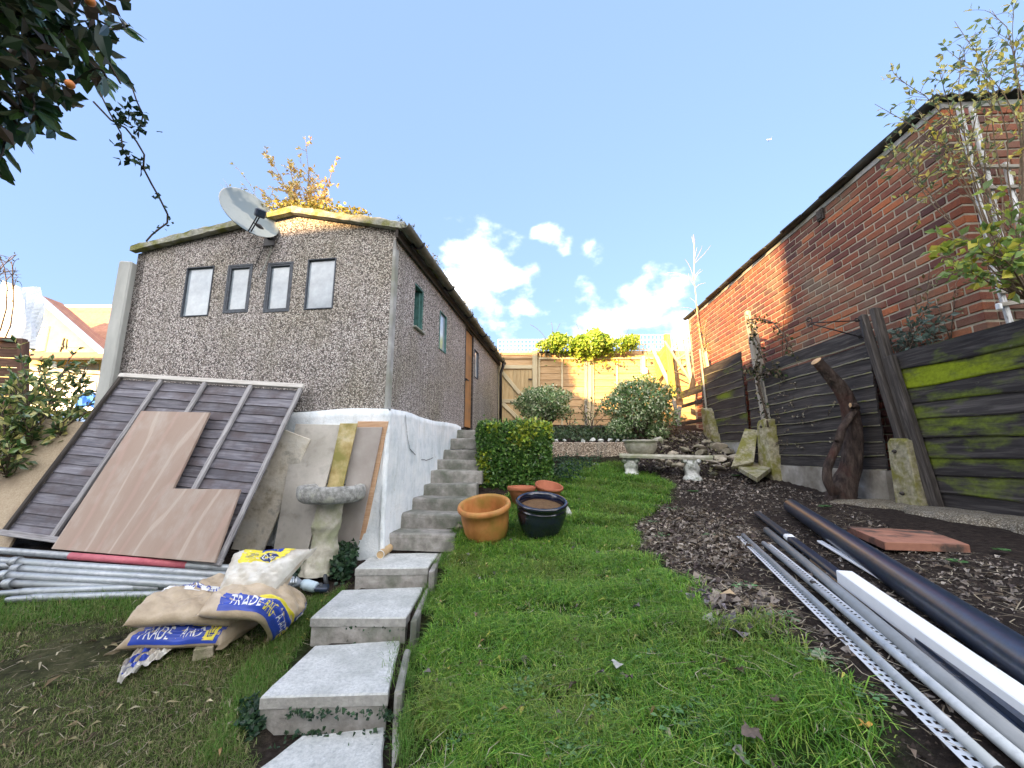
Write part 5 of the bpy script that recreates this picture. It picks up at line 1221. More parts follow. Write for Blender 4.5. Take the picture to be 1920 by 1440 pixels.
# ------------------------------------------------------------------ brick building
BX0, BK, BY0, BY1 = 3.7 - 3.01 * .049, .049, 3.01, 8.72
BD = Vector((BK, 1, 0)).normalized(); BNl = Vector((-BD.y, BD.x, 0))          # outward, to the garden
BE = -BNl                                                                       # end wall runs this way (to the right)
B0 = Vector((3.7, 3.01, 0))
ZBT = 2.93; ZBB = -.6; CH = .083; BL = .235
def brickhouse():
    b = empty('brick_building', B0 + Vector((.5, 2, ZBB)), 'long red brick outbuilding with dark corrugated roof edge', 'brick building')
    Lg = BY1 - BY0
    MB().prism([B0 - BNl * .012 + Z * ZBB + BD * .012, B0 - BNl * .012 + BD * Lg + Z * ZBB, B0 - BNl * .012 + BD * Lg + Z * (ZBT - .002), B0 - BNl * .012 + BD * .012 + Z * (ZBT - .002)], BE * .2).build('wall_core', M['mortar'], b)
    MB().prism([B0 + BE * .212 + BD * .012 + Z * ZBB, B0 + BE * 3.2 + BD * .012 + Z * ZBB, B0 + BE * 3.2 + BD * .012 + Z * (ZBT - .002), B0 + BE * .212 + BD * .012 + Z * (ZBT - .002)], BD * .2).build('wall_core', M['mortar'], b)
    MB().prism([B0 + BD * Lg + Z * ZBB, B0 + BD * Lg + BE * 3.2 + Z * ZBB, B0 + BD * Lg + BE * 3.2 + Z * ZBT, B0 + BD * Lg + Z * ZBT], -BD * .1).build('back_wall', M['mortar'], b)
    # bricks
    me = {}
    def shape(L):
        k = round(L, 3)
        if k not in me:
            o = MB().box((0, 0, 0), (L - .017, CH - .018, .10), ch=.004).build('brick', M['brick']); me[k] = o.data; o.data['loc'] = 1; bpy.data.objects.remove(o)
        return me[k]
    items = []
    n = int((ZBT - ZBB) / CH)
    for r in range(n):
        z = ZBT - CH * (r + .5); u = 0.0; odd = r % 2
        first = True
        while u < Lg - .02:
            L = BL if not (first and odd) else BL / 2 + .0
            L = min(L, Lg - u)
            if L > .05: items.append((B0 + BD * (u + L / 2) + Z * z, BD, BNl, L))
            u += L; first = False
        u = 0.1175 if not odd else .2
        u = .1
        first = True
        while u < 2.2:
            L = BL if not (first and not odd) else BL / 2
            items.append((B0 + BE * (u + L / 2) + Z * z, BE, -BD, L)); u += L; first = False
    def size(it):
        c = it[0]; d = c.y * CP + c.z * SP; px = 960 + F * c.x / d; py = 720 - F * (c.z * CP - c.y * SP) / d
        vis = -20 < px < 1940 and -20 < py < 1460 and c.z > (.75 if c.y < 3.8 else 1.1 if c.y < 6 else 1.4)
        cosv = abs(it[2].dot(c.normalized())); return (it[3] * CH / c.length ** 2 * cosv) if vis else 0
    sc = [size(i) for i in items]; order = sorted(range(len(items)), key=lambda i: -sc[i])
    single = set(order[:300]); far = MB()
    bigm = [];
    for i, (c, ax, nn, L) in enumerate(items):
        c = c - nn * (.054 - random.uniform(-.001, .005))
        if i in single:
            o = bpy.data.objects.new('brick', shape(L)); COL.objects.link(o); o.parent = b; Mx = frame(c, ax, z=nn); a = random.uniform(-.006, .006)
            place(o, Mx @ Matrix.Rotation(a, 4, 'Z'))
        else:
            if sc[i] == 0 and c.z < -.25: continue
            far.box(c, (L - .017, CH - .018, .10), Matrix((ax, nn.cross(ax), nn)).transposed(), .004, mi=random.choice([0, 0, 1, 1, 2, 2, 3, 4, 5]))
    cols = [(.17, .066, .058), (.23, .08, .06), (.28, .095, .065), (.12, .055, .052), (.34, .115, .07), (.2, .075, .062)]
    ms = []
    for k, c in enumerate(cols): ms.append(surf('far_brick', [(.3, tuple(x * .8 for x in c)), (.7, tuple(x * 1.15 for x in c))], 30, rough=.92, bump=.6, bdist=.006, rnd=0, blotch=(.19, .15, .105), bl_scale=1.3, bl_rng=(.5, .75)))
    o = far.build('bricks', ms, b); o['kind'] = 'stuff'
    # mortar fillet, vent and corrugated roof
    MB().prism([B0 + BNl * .004 + Z * (ZBT - .004) - BD * .0, B0 + BNl * .004 + BD * Lg + Z * (ZBT - .004), B0 + BNl * .004 + BD * Lg + Z * (ZBT + .05), B0 + BNl * .004 + Z * (ZBT + .05)], BE * .3).build('mortar_fillet', M['conc'], b)
    MB().prism([B0 - BD * .004 + BE * .32 + Z * (ZBT - .004), B0 - BD * .004 + BE * 3.1 + Z * (ZBT - .004), B0 - BD * .004 + BE * 3.1 + Z * (ZBT + .05), B0 - BD * .004 + BE * .32 + Z * (ZBT + .05)], BD * .2).build('mortar_fillet', M['conc'], b)
    rf = plain('dark_corrugated_sheet', (.045, .05, .047), .75, var=.5, scale=8)
    vs = []; fs = []; nx, ny = 110, 24
    for j in range(ny + 1):
        for i in range(nx + 1):
            u = -.09 + 3.3 * i / nx; v = -.06 + (Lg + .15) * j / ny
            z = ZBT + .078 + .016 * math.sin(u * 2 * PI / .13) + .012 * math.sin(v * 2.3) * (1 if i == 0 else .3) + u * .03 + random.uniform(-.001, .001)
            vs.append(B0 + BE * u + BD * v + Z * z)
    for j in range(ny):
        for i in range(nx): a = j * (nx + 1) + i; fs.append((a, a + 1, a + nx + 2, a + nx + 1))
    q = len(vs); vs2 = [v - Z * .01 for v in vs]
    mb = MB().add(vs, fs, 0, True).add(vs2, [f[::-1] for f in fs], 0, True)
    for j in range(ny): a = j * (nx + 1); mb.f.append([a, a + nx + 1, q + a + nx + 1, q + a]); mb.m.append(0); mb.sm.append(False)
    for i in range(nx): mb.f.append([i, i + 1, q + i + 1, q + i]); mb.m.append(0); mb.sm.append(False)
    mb.build('roof', rf, b)
    for f in (.2, .33, .47, .6, .74): # slipped sheet edges along the verge
        c = B0 + BNl * (.07) + BD * (Lg * f) + Z * (ZBT + .07); MB().box(c, (.10, random.uniform(.3, .55), .02), Euler((random.uniform(-.06, .06), -.15, 0)).to_matrix(), .004).build('roof_flashing', rf, b)
    v = onP(1540, 403, B0, BNl); mb = MB(); mb.box(v, (.05, .10, .14), None, .004); mb.box(v + BNl * .03, (.014, .07, .10), None, .002); mb.build('vent', M['darkpost'], b)
brickhouse()

# trellis on the end wall
def trellis():
    t = empty('trellis', onY(1850, 560, 2.95), 'peeling white wooden trellis on the end of the brick building', 'trellis')
    wm = surf('peeling_white_paint', [(.35, (.2, .19, .17)), (.45, (.55, .55, .54)), (.7, (.72, .72, .72))], 14, (1, 5, 5), rough=.8, bump=.6, bdist=.004)
    Y = 2.93
    for a, b, w_ in (((1798, 200), (1868, 520), .045), ((1822, 200), (1885, 480), .04), ((1885, 305), (1925, 480), .04), ((1868, 520), (1895, 610), .04)):
        A, B = onY(*a, Y), onY(*b, Y); o = MB().box((0, 0, 0), ((B - A).length, w_, .022), ch=.003).build('batten', wm, t); place(o, frame((A + B) / 2, B - A, z=(0, -1, 0)))
    for a, b, w_ in (((1838, 312), (1960, 312), .03), ((1850, 352), (1960, 348), .03), ((1868, 470), (1960, 462), .03), ((1870, 572), (1960, 560), .03), ((1875, 548), (1960, 540), .03)):
        A, B = onY(*a, Y - .026), onY(*b, Y - .026); o = MB().box((0, 0, 0), ((B - A).length, w_, .02), ch=.003).build('slat', M['oldpost'], t); place(o, frame((A + B) / 2, B - A, z=(0, -1, 0)))
    p = onY(1873, 575, Y - .06); MB().box(p, (.03, .03, .05), None, .006).build('plastic_clip', M['white'], t)
trellis()

# ------------------------------------------------------------------ pipes, beads and trunking on the bed
def materials_on_bed():
    def run(a, b, ha, hb=None):
        A, B = onG(*a, ha), onZ(*b, 0); A = onG(*a, ha)
        B = onG(*b, hb if hb is not None else ha); return A, B
    # black downpipe
    A, B = run((1484, 949), (2010, 1300), .055); d = (B - A).normalized(); p = empty('drainpipe', A, 'fat glossy black plastic drainpipe, widest of the lengths lying on the soil', 'pipe')
    R = .055; mb = MB(); mb.tube([A, B], R, 28, cap=False); mb.tube([A + d * .001, A + d * .3], R - .004, 28, cap=False)
    q = d.to_track_quat('Z', 'Y').to_matrix(); mb.lathe([(R - .004, 0), (R, 0)], A, 28, q); mb.build('pipe', M['black'], p)
    # slim black pipes
    A, B = run((1420, 962), (1995, 1400), .03); d = (B - A).normalized(); p = empty('rail', A, 'slim black tube with a white label lying left of the fat drainpipe', 'pipe')
    sd = d.cross(Z).normalized(); u = sd.cross(d)
    MB().box((A + B) / 2, (.05, (B - A).length, .03), Matrix((sd, d, u)).transposed(), .008).build('tube', M['black'], p)
    k = onG(1497, 1010, .03); f = (k - A).dot(d); c = A + d * f; MB().box(c, (.053, .09, .033), Matrix((sd, d, u)).transposed(), .009).build('label', WHT, p)
    A, B = run((1545, 1060), (1990, 1432), .012); d = (B - A).normalized(); sd = d.cross(Z).normalized(); u = sd.cross(d)
    MB().box((A + B) / 2, (.035, (B - A).length, .02), Matrix((sd, d, u)).transposed(), .005).build('rail', M['black'], None, 'flat black strip lying between the white trunking and the slim black tube', 'strip', at=A)
    # white strip half hidden
    A, B = run((1537, 1015), (1660, 1088), .02); d = (B - A).normalized(); sd = d.cross(Z).normalized(); u = sd.cross(d)
    MB().box((A + B) / 2, (.03, (B - A).length, .012), Matrix((sd, d, u)).transposed(), .003).build('strip', M['white'], None, 'thin white strip against the fat black drainpipe', 'strip', at=A)
    # white trunking
    A, B = run((1584, 1082), (1998, 1380), .04); d = (B - A).normalized(); sd = d.cross(Z).normalized(); u = sd.cross(d); p = empty('trunking', A, 'square white plastic trunking lying on the soil', 'trunking')
    MB().box((A + B) / 2, (.06, (B - A).length, .055), Matrix((sd, d, u)).transposed(), .003).build('trunking', M['white'], p)
    # grey conduit
    A, B = run((1437, 994), (1970, 1442), .022); MB().tube([A, B], .0215, 18).build('conduit', M['greypvc'], None, 'long round grey conduit beside the perforated white beads', 'pipe', at=A)
    A, B = run((1520, 1050), (1960, 1420), .006); MB().tube([A, B], .006, 8).build('rod', M['cutwood'], None, 'thin bamboo rod lying between conduit and trunking', 'rod', at=A)
    # perforated beads
    hole = M['void']
    for lab, a, b, h in (('perforated white metal bead, nearest the lawn', (1394, 1007), (1878, 1462), .012), ('perforated white metal bead lying against the grey conduit', (1432, 1021), (1945, 1456), .016)):
        A, B = run(a, b, h); d = (B - A).normalized(); sd = d.cross(Z).normalized(); u = sd.cross(d); L = (B - A).length
        p = empty('bead', A, lab, 'metal bead')
        # wings with real punched holes: strips between the holes
        pitch = .028; n = int(L / pitch)
        mb = MB(); W = .042
        for sgn in ((1,) if 'lawn' in lab else (-1,)):
            xs = [0, .010, .018, .024, .032, W]
            for i in range(n):
                y0 = i * pitch; ys = [0, .008, .020, pitch]
                for xi in range(5):
                    for yi in range(3):
                        off = .012 if xi == 3 else 0
                        if xi in (1, 3) and yi == 1: continue
                        q = [A + sd * (sgn * xs[xi]) + d * (y0 + ys[yi]), A + sd * (sgn * xs[xi + 1]) + d * (y0 + ys[yi]), A + sd * (sgn * xs[xi + 1]) + d * (y0 + ys[yi + 1]), A + sd * (sgn * xs[xi]) + d * (y0 + ys[yi + 1])]
                        mb.add([v + u * .004 for v in q], [(0, 1, 2, 3)])
        mb.build('perforated_wing', M['whitemetal'], p)
        nose = M['galv']
        MB().tube([A + u * .012, B + u * .012] if 'lawn' in lab else [A + u * .008, B + u * .008], .013, 12).build('nose', nose, p)
        if 'lawn' not in lab: c = A + d * (L * .42) + u * .018; MB().box(c, (.02, .03, .012), Matrix((sd, d, u)).transposed(), .003).build('clip', M['darkpost'], p)
    # paving tile
    T = [onG(x, y, .045) for x, y in ((1588, 988), (1659, 1024), (1817, 1019), (1745, 989))]; zz = sum(t.z for t in T) / 4
    board('paving_tile', [Vector((t.x, t.y, zz - .04)) for t in T], Vector((0, 0, .04)), M['tile'], label='square red paving tile dusted with soil beside the drainpipe', cat='paving tile')
materials_on_bed()
# ------------------------------------------------------------------ back fence
YB = 9.5
def bf(x, y, d=0.0): return onY(x, y, YB - d)
def stick(name, a, b, w_, th, m, parent=None, z=(0, -1, 0), ch=.004, **k):
    o = MB().box((0, 0, 0), ((b - a).length, w_, th), ch=ch).build(name, m, parent); place(o, frame((a + b) / 2, b - a, z=z)); tag(o, **k); return o
def backfence():
    g = empty('gate', bf(968, 800), 'orange brown boarded garden gate with diagonal braces beyond the garage', 'gate'); xs = np.linspace(940, 998, 9)
    for a, b in zip(xs, xs[1:]):
        stick('plank', bf((a + b) / 2, 693), bf((a + b) / 2, 802), (bf(b, 740) - bf(a, 740)).x - .002, .02, M['gate'], g); stick('backing_board', bf((a + b) / 2 + 3, 693, -.025), bf((a + b) / 2 + 3, 802, -.025), .09, .015, M['gate'], g)
    for y in (688, 752): stick('ledge', bf(939, y, .03), bf(999, y, .03), .09, .03, M['newpost'], g)
    for a, b in (((942, 698), (975, 738)), ((942, 756), (990, 802))): stick('brace', bf(*a, .03), bf(*b, .03), .09, .03, M['newpost'], g)
    MB().box(bf(994, 711, .05), (.09, .02, .03), None, .003).build('latch', M['blackiron'], g)
    for i, (x0, x1, lab) in enumerate(((1010, 1098, 'sunlit orange fence panel right of the gate with picket trellis top'), (1111, 1203, 'sunlit orange fence panel under the bright ivy, between two pale posts'), (1207, 1326, 'sunlit orange fence panel behind the leaning timbers in the corner'))):
        p = empty('timber_fence', bf((x0 + x1) / 2, 792), lab, 'fence panel', 'sunlit fence panels at the back'); yt, yb = 674, 798; n = 10; dy = (yb - yt) / n
        for k in range(n):
            a, b = bf(x0 - 3, yb - dy * (k + .5)), bf(x1 + 3, yb - dy * (k + .5)); hh = (bf(x0, yb - dy * (k + 1)) - bf(x0, yb - dy * k)).z
            o = MB().box((0, 0, 0), ((b - a).length, hh + .03, .016), ch=.005, jit=.002).build('board', M['fence'], p); place(o, frame((a + b) / 2 + Vector((0, random.uniform(-.008, .0), 0)), b - a, z=(0, -1, .09)))
        for x in (x0 + 1, (x0 + x1) / 2, x1 - 1): stick('batten', bf(x, yb, .035), bf(x, yt - 4, .035), .045, .03, M['newpost'], p)
        stick('top_rail', bf(x0, yt - 2, .04), bf(x1, yt - 2, .04), .05, .035, M['newpost'], p)
        if i == 0:
            for x in np.linspace(x0 + 3, x1 - 3, 10): stick('picket', bf(x, yt - 4, .02), bf(x, 662, .02), .035, .02, M['newpost'], p)
            stick('backing_board', bf(x0 - 3, 667, -.02), bf(x1 + 3, 667, -.02), .16, .015, M['fence'], p); stick('picket_rail', bf(x0, 660, .02), bf(x1, 660, .02), .05, .03, M['darkpost'], p)
        else:
            for y in (669, 662): stick('board', bf(x0 - 3, y, -.02), bf(x1 + 3, y, -.02), .11, .018, M['fence'], p)
    stick('fence_board', bf(935, 680, -.03), bf(1002, 680, -.03), .46, .018, M['fence'], None, label='wide orange boarding across the head of the gate', cat='board')
    for y in (664, 670): stick('fence_rail', bf(935, y), bf(1002, y), .07, .03, M['fence'], None, label='orange rail across the top of the gate' if y == 664 else 'orange rail just above the gate ledge', cat='rail')
    for x, yt, lab in ((1003, 658, 'broad pale timber post between gate and fence panel'), (1104, 662, 'pale timber post in the middle of the sunlit fence'), (1206, 668, 'pale timber post at the end of the middle sunlit panel'), (936.5, 680, 'slim pale gate post beside the garage gutter')):
        stick('fence_post', bf(x, 806, .03), bf(x, yt, .03), .12 if x < 1100 and x > 1000 else (.13 if x < 1150 else .09) if x > 940 else .07, .1, M['newpost'], None, ch=.01, label=lab, cat='post')
    for x in (1100, ): stick('fence_post', bf(x - 1, 800, .09), bf(x - 1, 664, .09), .05, .05, M['oldpost'], None, label='narrow grey timber strip on the middle sunlit post', cat='post')
    # trellis along the top
    for (x0, x1, y0, y1, n, m, lab) in ((934, 1018, 637, 667, 13, 5, 'square wooden trellis above the gate against the sky'), (1018, 1120, 636, 660, 15, 4, 'square wooden trellis behind the bright ivy'), (1120, 1256, 628, 664, 20, 5, 'square wooden trellis above the right-hand sunlit panels')):
        t = empty('trellis', bf((x0 + x1) / 2, y1, -.05), lab, 'trellis', 'trellis along the top of the back fence')
        for x in np.linspace(x0, x1, n): stick('slat', bf(x, y1, -.05), bf(x, y0, -.05), .022, .014, M['newpost'], t, ch=.002)
        for y in np.linspace(y0, y1, m): stick('lath', bf(x0, y, -.066), bf(x1, y, -.066), .022, .014, M['newpost'], t, ch=.002)
    # white light/switch box
    MB().box(bf(1209, 696, .1), (.12, .06, .16), None, .01).build('outdoor_box', M['white'], None, 'small white box fixed to the sunlit fence post', 'box', at=bf(1209, 704, .1))
    # sleepers
    for i, (a, b, y, Y) in enumerate(((1020, 1165, 806, 8.3), (1020, 1165, 818, 8.2))):
        stick('sleeper', onY(a, y, Y), onY(b, y, Y), .15, .1, M['darkpost'], None, ch=.012, label='dark timber sleeper edging the upper bed, upper one' if i == 0 else 'dark timber sleeper edging the upper bed, lower one', cat='sleeper')
    # jumble of timbers in the corner
    T = [((1222, 650), (1256, 722), 9.35, 9.1, .09, .03, 'newpost', 'pale diagonal brace leaning right in the back corner'), ((1250, 628), (1262, 745), 9.3, 9.0, .13, .1, 'greenply', 'yellow green upright post in the back corner'),
         ((1246, 640), (1300, 722), 9.2, 8.7, .05, .05, 'oldpost', 'grey diagonal strut falling right in the back corner'), ((1260, 695), (1288, 706), 9.1, 9.0, .03, .03, 'darkpost', 'short dark stick across the corner timbers'),
         ((1293, 726), (1316, 668), 8.6, 8.9, .08, .03, 'oldpost', 'weathered plank leaning up left of the brick wall'), ((1286, 650), (1298, 735), 9.0, 8.7, .07, .05, 'newpost', 'pale upright batten by the brick corner'),
         ((1296, 730), (1307, 680), 8.5, 8.8, .1, .02, 'darkpost', 'dark narrow board leaning in the corner pile'), ((1300, 740), (1318, 700), 8.4, 8.6, .07, .02, 'fence', 'orange offcut leaning in the corner pile'),
         ((1288, 742), (1300, 715), 8.5, 8.6, .1, .02, 'greenply', 'yellow offcut standing low in the corner pile'), ((1262, 745), (1274, 800), 8.2, 8.1, .07, .05, 'oldpost', 'grey stake leaning beside the right-hand bush'), ((1275, 762), (1270, 798), 8.1, 8.0, .08, .02, 'oldpost', 'short pale board propped beside the gappy panel')]
    for a, b, Ya, Yb, w_, th, m, lab in T: stick('timber', onY(*a, Ya), onY(*b, Yb), w_, th, M[m], None, label=lab, cat='timber')
    q = [onY(x, y, Y) for x, y, Y in ((1234, 714, 9.3), (1252, 690, 9.3), (1252, 640, 9.4), (1224, 672, 9.4))]
    board('timber_board', q, Vector((0, -.02, 0)), M['greenply'], label='yellow green square board hung diagonally in the back corner', cat='board')
    t = empty('trellis', onY(1290, 690, 9.4), 'slanting pale trellis between the back fence and the brick wall', 'trellis')
    for a, b in (((1258, 662), (1290, 634)), ((1262, 680), (1296, 655)), ((1265, 698), (1296, 672)), ((1262, 650), (1290, 626))): stick('lath', onY(*a, 9.5), onY(*b, 9.3), .03, .02, M['newpost'], t)
    for a, b in (((1268, 640), (1278, 690)), ((1280, 632), (1290, 690)), ((1290, 628), (1296, 690))): stick('slat', onY(*a, 9.48), onY(*b, 9.4), .03, .02, M['oldpost'], t)
    # side panel closing the corner behind
    p = empty('timber_fence', onY(1285, 740, 9.9), 'orange boarded side fence behind the corner timbers', 'fence panel')
    for k in range(5): x = 1262 + k * 7; stick('board', onY(x, 745, 9.75 - .05 * k), onY(x - 2, 680, 9.75 - .05 * k), .085, .02, M['fence'], p)
backfence()

# ------------------------------------------------------------------ plants
M['brtwig'] = surf('brown_twig_bark', [(.3, (.12, .085, .055)), (.7, (.24, .18, .12))], 30, rough=.9, bump=.4)
def curve(a, b, sag=0.0, n=8, wob=.0, side=None):
    d = b - a; L = d.length; o = Vector((random.uniform(-1, 1), random.uniform(-1, 1), random.uniform(-.3, .6))) * wob * L
    return [a + d * t + Z * (sag * L * 4 * t * (1 - t)) + o * math.sin(PI * t) + Vector([random.uniform(-1, 1) * .006 * L for _ in range(3)]) * (0 if t in (0, 1) else 1) for t in np.linspace(0, 1, n)]
def along(pts, f):
    x = f * (len(pts) - 1); i = min(int(x), len(pts) - 2); return pts[i].lerp(pts[i + 1], x - i), (pts[i + 1] - pts[i]).normalized()
def shrub(name, label, cat, base, tips, r, mat, ntw, twl, nleaf, lsize, cols, lmat, sag=.05, wob=.12, start=.3, group=None, ratio=.5, big=False, spread=.7, down=0.0, ttips=1.0):
    s = empty(name, base, label, cat, group); mb = MB(); P = []; D = []
    for tp in tips:
        c = curve(base + Vector((random.uniform(-.03, .03), random.uniform(-.03, .03), 0)), tp, sag, 10, wob); L = (tp - base).length
        mb.tube(c, list(np.linspace(r, r * .25, len(c))), 6)
        for _ in range(ntw):
            f = random.uniform(start, 1) ; p, d = along(c, f); q = (d * .8 + Vector([random.gauss(0, spread) for _ in range(3)])).normalized() * twl * random.uniform(.4, 1.1) * (1.15 - .5 * f)
            c2 = curve(p, p + q, .06, 5, .15); mb.tube(c2, list(np.linspace(r * .32, r * .1, 5)), 4, cap=False)
            for _ in range(nleaf):
                pp, dd = along(c2, random.uniform(.2, 1)); P.append(pp); D.append(dd)
        for _ in range(nleaf): pp, dd = along(c, random.uniform(max(start, .5), 1)); P.append(pp); D.append(dd)
    mb.build('stems', mat, s)
    if P:
        n = len(P); P = np.array([tuple(p) for p in P]); D = np.array([tuple(d) for d in D]) + runit(n) * .9 + np.array([0, 0, -down])
        L = lsize * rng.uniform(.6, 1.25, n); leaves('leaves', P, D, runit(n) + [0, -.3, .8], L, L * ratio, pick(cols, n), lmat, s, big)
    return s
def bush(label, c, rad, n, ls, cols, stems, base, group=None, flat=.0, lump=.12, name='bush', core=.55, sq=2.0, lm=None):
    s = empty(name, base, label, 'bush', group); d = runit(n); f = rng.uniform(0, 1, n) ** .45; f = core + (1 - core) * f
    ph = rng.uniform(0, 6, 6)
    lm_ = 1 + lump * (np.sin(d[:, 0] * 5 + ph[0]) * np.sin(d[:, 2] * 6 + ph[1]) + .6 * np.sin(d[:, 1] * 11 + ph[2]) * np.sin(d[:, 0] * 9 + ph[3])) 
    e = d / ((np.abs(d) ** sq).sum(1, keepdims=True) ** (1 / sq))
    P = np.array(c) + e * np.array(rad) * (f * lm_ * rng.uniform(.93, 1.06, n))[:, None]
    keep = P[:, 2] > c[2] - rad[2] * (1 - flat); P = P[keep]; d = d[keep]; n = len(P)
    L = ls * rng.uniform(.6, 1.3, n); leaves('leaves', P, d * .6 + runit(n) * .9 + [0, 0, .35], d + runit(n) * .8, L, L * .55, pick(cols, n, .22), lm or GLOSSLEAF, s)
    mb = MB()
    for _ in range(stems):
        q = Vector(runit(1)[0]); tp = Vector(c) + Vector((q.x * rad[0] * .8, q.y * rad[1] * .8, abs(q.z) * rad[2] * .7 - rad[2] * .3)); cc = curve(Vector(base) + Vector((random.uniform(-.08, .08), random.uniform(-.06, .06), 0)), tp, .05, 7, .12)
        mb.tube(cc, list(np.linspace(.016, .004, 7)), 5)
    mb.build('stems', M['twig'], s); return s
VAR = [(.09, .19, .05), (.14, .26, .08), (.07, .15, .045), (.46, .52, .30), (.60, .63, .42), (.22, .32, .12), (.32, .40, .20)]
c1 = onY(1020, 757, 8.3); b1 = onY(1026, 800, 8.3); bush('smaller clipped variegated bush before the sunlit fence', c1, (.54, .42, .32), 6000, .056, VAR, 30, b1, flat=.0, group='variegated clipped bushes', sq=2.6, core=.35, lump=.2)
c2 = onY(1200, 762, 7.35); b2 = onY(1205, 822, 7.2); bush('bigger round variegated bush above the stone urn', c2, (.63, .55, .52), 9500, .058, VAR, 24, b2, group='variegated clipped bushes', core=.35, lump=.2)
for (x, y, rr, k) in ((1160, 805, .22, 900), (1232, 812, .2, 700)): 
    cc = onY(x, y, 7.1); bush('low dark foliage at the foot of the bigger variegated bush, ' + ('left' if k == 900 else 'right') + ' of the urn', cc, (rr, .2, .16), k, .05, VAR, 4, cc - Z * .12)
# clipped box hedge
def hedge():
    Yf = 4.85; xl, xr = onY(893, 850, Yf).x, onY(1036, 850, Yf).x; zt = onY(960, 797, Yf).z; zb = -.62
    s = empty('hedge', ((xl + xr) / 2, Yf + .45, zb), 'square clipped green hedge with yellowish shoots beside the steps', 'hedge')
    n = 15000; dp = .95; P = np.stack([rng.uniform(xl, xr, n), rng.uniform(Yf, Yf + dp, n), rng.uniform(zb + .1, zt, n)], 1); Nn = np.zeros((n, 3))
    face = rng.choice(5, n, p=[.40, .24, .14, .14, .08]); t = np.abs(rng.normal(0, .05, n))
    for fi, (ax, val, sg) in enumerate(((1, Yf, -1), (2, zt, 1), (0, xl, -1), (0, xr, 1), (1, Yf + dp, 1))):
        m = face == fi; lumpy = .025 * np.sin(P[m, 0] * 9 + P[m, 2] * 7) + .02 * np.sin(P[m, 2] * 15 + P[m, 1] * 9)
        P[m, ax] = val - sg * (t[m] + lumpy - .01); Nn[m, ax] = sg
    # round the vertical corners
    cx, cy = (xl + xr) / 2, Yf + dp / 2; k = (np.abs(P[:, 0] - cx) / ((xr - xl) / 2)) ** 6 + (np.abs(P[:, 1] - cy) / (dp / 2)) ** 6; q = np.maximum(k, 1) ** (-1 / 6 * .8); P[:, 0] = cx + (P[:, 0] - cx) * q; P[:, 1] = cy + (P[:, 1] - cy) * q
    L = .042 * rng.uniform(.6, 1.35, n); G1 = [(.06, .15, .028), (.09, .20, .038), (.11, .24, .05), (.05, .11, .03), (.17, .28, .06)]; C = pick(G1, n, .2)
    sp = np.zeros(n, bool)
    for (x, y, r_) in ((900, 860, .12), (980, 815, .16), (1030, 795, .14), (925, 800, .08), (905, 895, .10), (1005, 790, .12)):
        c = np.array(onY(x, y, Yf)); sp |= np.linalg.norm(P - c, axis=1) < r_ * rng.uniform(.5, 1.3, n)
    sp &= rng.random(n) < .6; C[sp] = pick([(.30, .36, .03), (.42, .46, .06), (.22, .32, .04)], sp.sum()); L[sp] *= 1.25
    leaves('leaves', P, Nn * .7 + runit(n) * .8 + [0, 0, .3], Nn + runit(n) * .9, L, L * .58, C, GLOSSLEAF, s)
    m3 = 420; a3 = np.column_stack([rng.uniform(xl + .05, xr - .05, m3), rng.uniform(Yf + .02, Yf + .8, m3), zt + np.abs(rng.normal(0, .045, m3))]); a3[:, :2] = np.repeat(a3[::7, :2], 7, 0)[:m3] + rng.normal(0, .012, (m3, 2)); leaves('shoot_leaves', a3, runit(m3) + [0, 0, .8], runit(m3), .045, .024, pick([(.14, .26, .04), (.26, .34, .05), (.09, .2, .035)], m3), GLOSSLEAF, s)
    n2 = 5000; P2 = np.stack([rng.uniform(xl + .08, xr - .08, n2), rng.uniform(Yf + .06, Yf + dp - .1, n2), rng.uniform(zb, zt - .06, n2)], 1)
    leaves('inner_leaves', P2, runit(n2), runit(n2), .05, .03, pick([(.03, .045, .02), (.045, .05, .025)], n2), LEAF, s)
    mb = MB()
    for _ in range(60): a = Vector((random.uniform(xl + .2, xr - .2), Yf + random.uniform(.2, .7), zb)); mb.tube(curve(a, a + Vector((random.uniform(-.3, .3), random.uniform(-.3, .3), random.uniform(.4, zt - zb - .1))), 0, 6, .1), [.012, .01, .009, .007, .005, .003], 4)
    mb.build('stems', M['twig'], s)
hedge()
# ivy dome on the back trellis
def ivy_on_fence():
    c = onY(1103, 645, 9.32); n = 5200
    s = empty('ivy', c, 'bright yellow green ivy mound spilling over the back trellis', 'ivy'); d = runit(n); d[:, 1] = -np.abs(d[:, 1]) * rng.choice([1, -.5], n, p=[.8, .2])
    P = np.array(c) + d * np.array([1.05, .38, .25]) * (1 + .22 * np.sin(d[:, :1] * 7 + 1) + .15 * np.sin(d[:, :1] * 17)) * (rng.uniform(.5, 1, n) ** .5)[:, None]; P[:, 2] += .04 * np.sin(P[:, 0] * 7)
    hang = rng.random(n) < .045; P[hang, 2] -= rng.uniform(.1, .42, hang.sum()); P[hang, 0] = c.x + .15 + rng.normal(0, .42, hang.sum()); P[hang, 1] = 9.3
    L = .085 * rng.uniform(.6, 1.2, n); leaves('leaves', P, runit(n) + [0, -.3, -.5], d + runit(n) * .6, L, L * .8, pick([(.2, .33, .04), (.27, .4, .05), (.14, .25, .03), (.36, .44, .09)], n), LEAF, s)
    mb = MB()
    for _ in range(16):
        a = Vector(c) + Vector((random.uniform(-1, 1), 0, .1)); mb.tube(curve(a, a + Vector((random.uniform(-.6, .6), -.1, random.uniform(-.1, .45))), .1, 6, .2), [.005] * 6, 4)
    mb.build('stems', M['twig'], s)
ivy_on_fence()
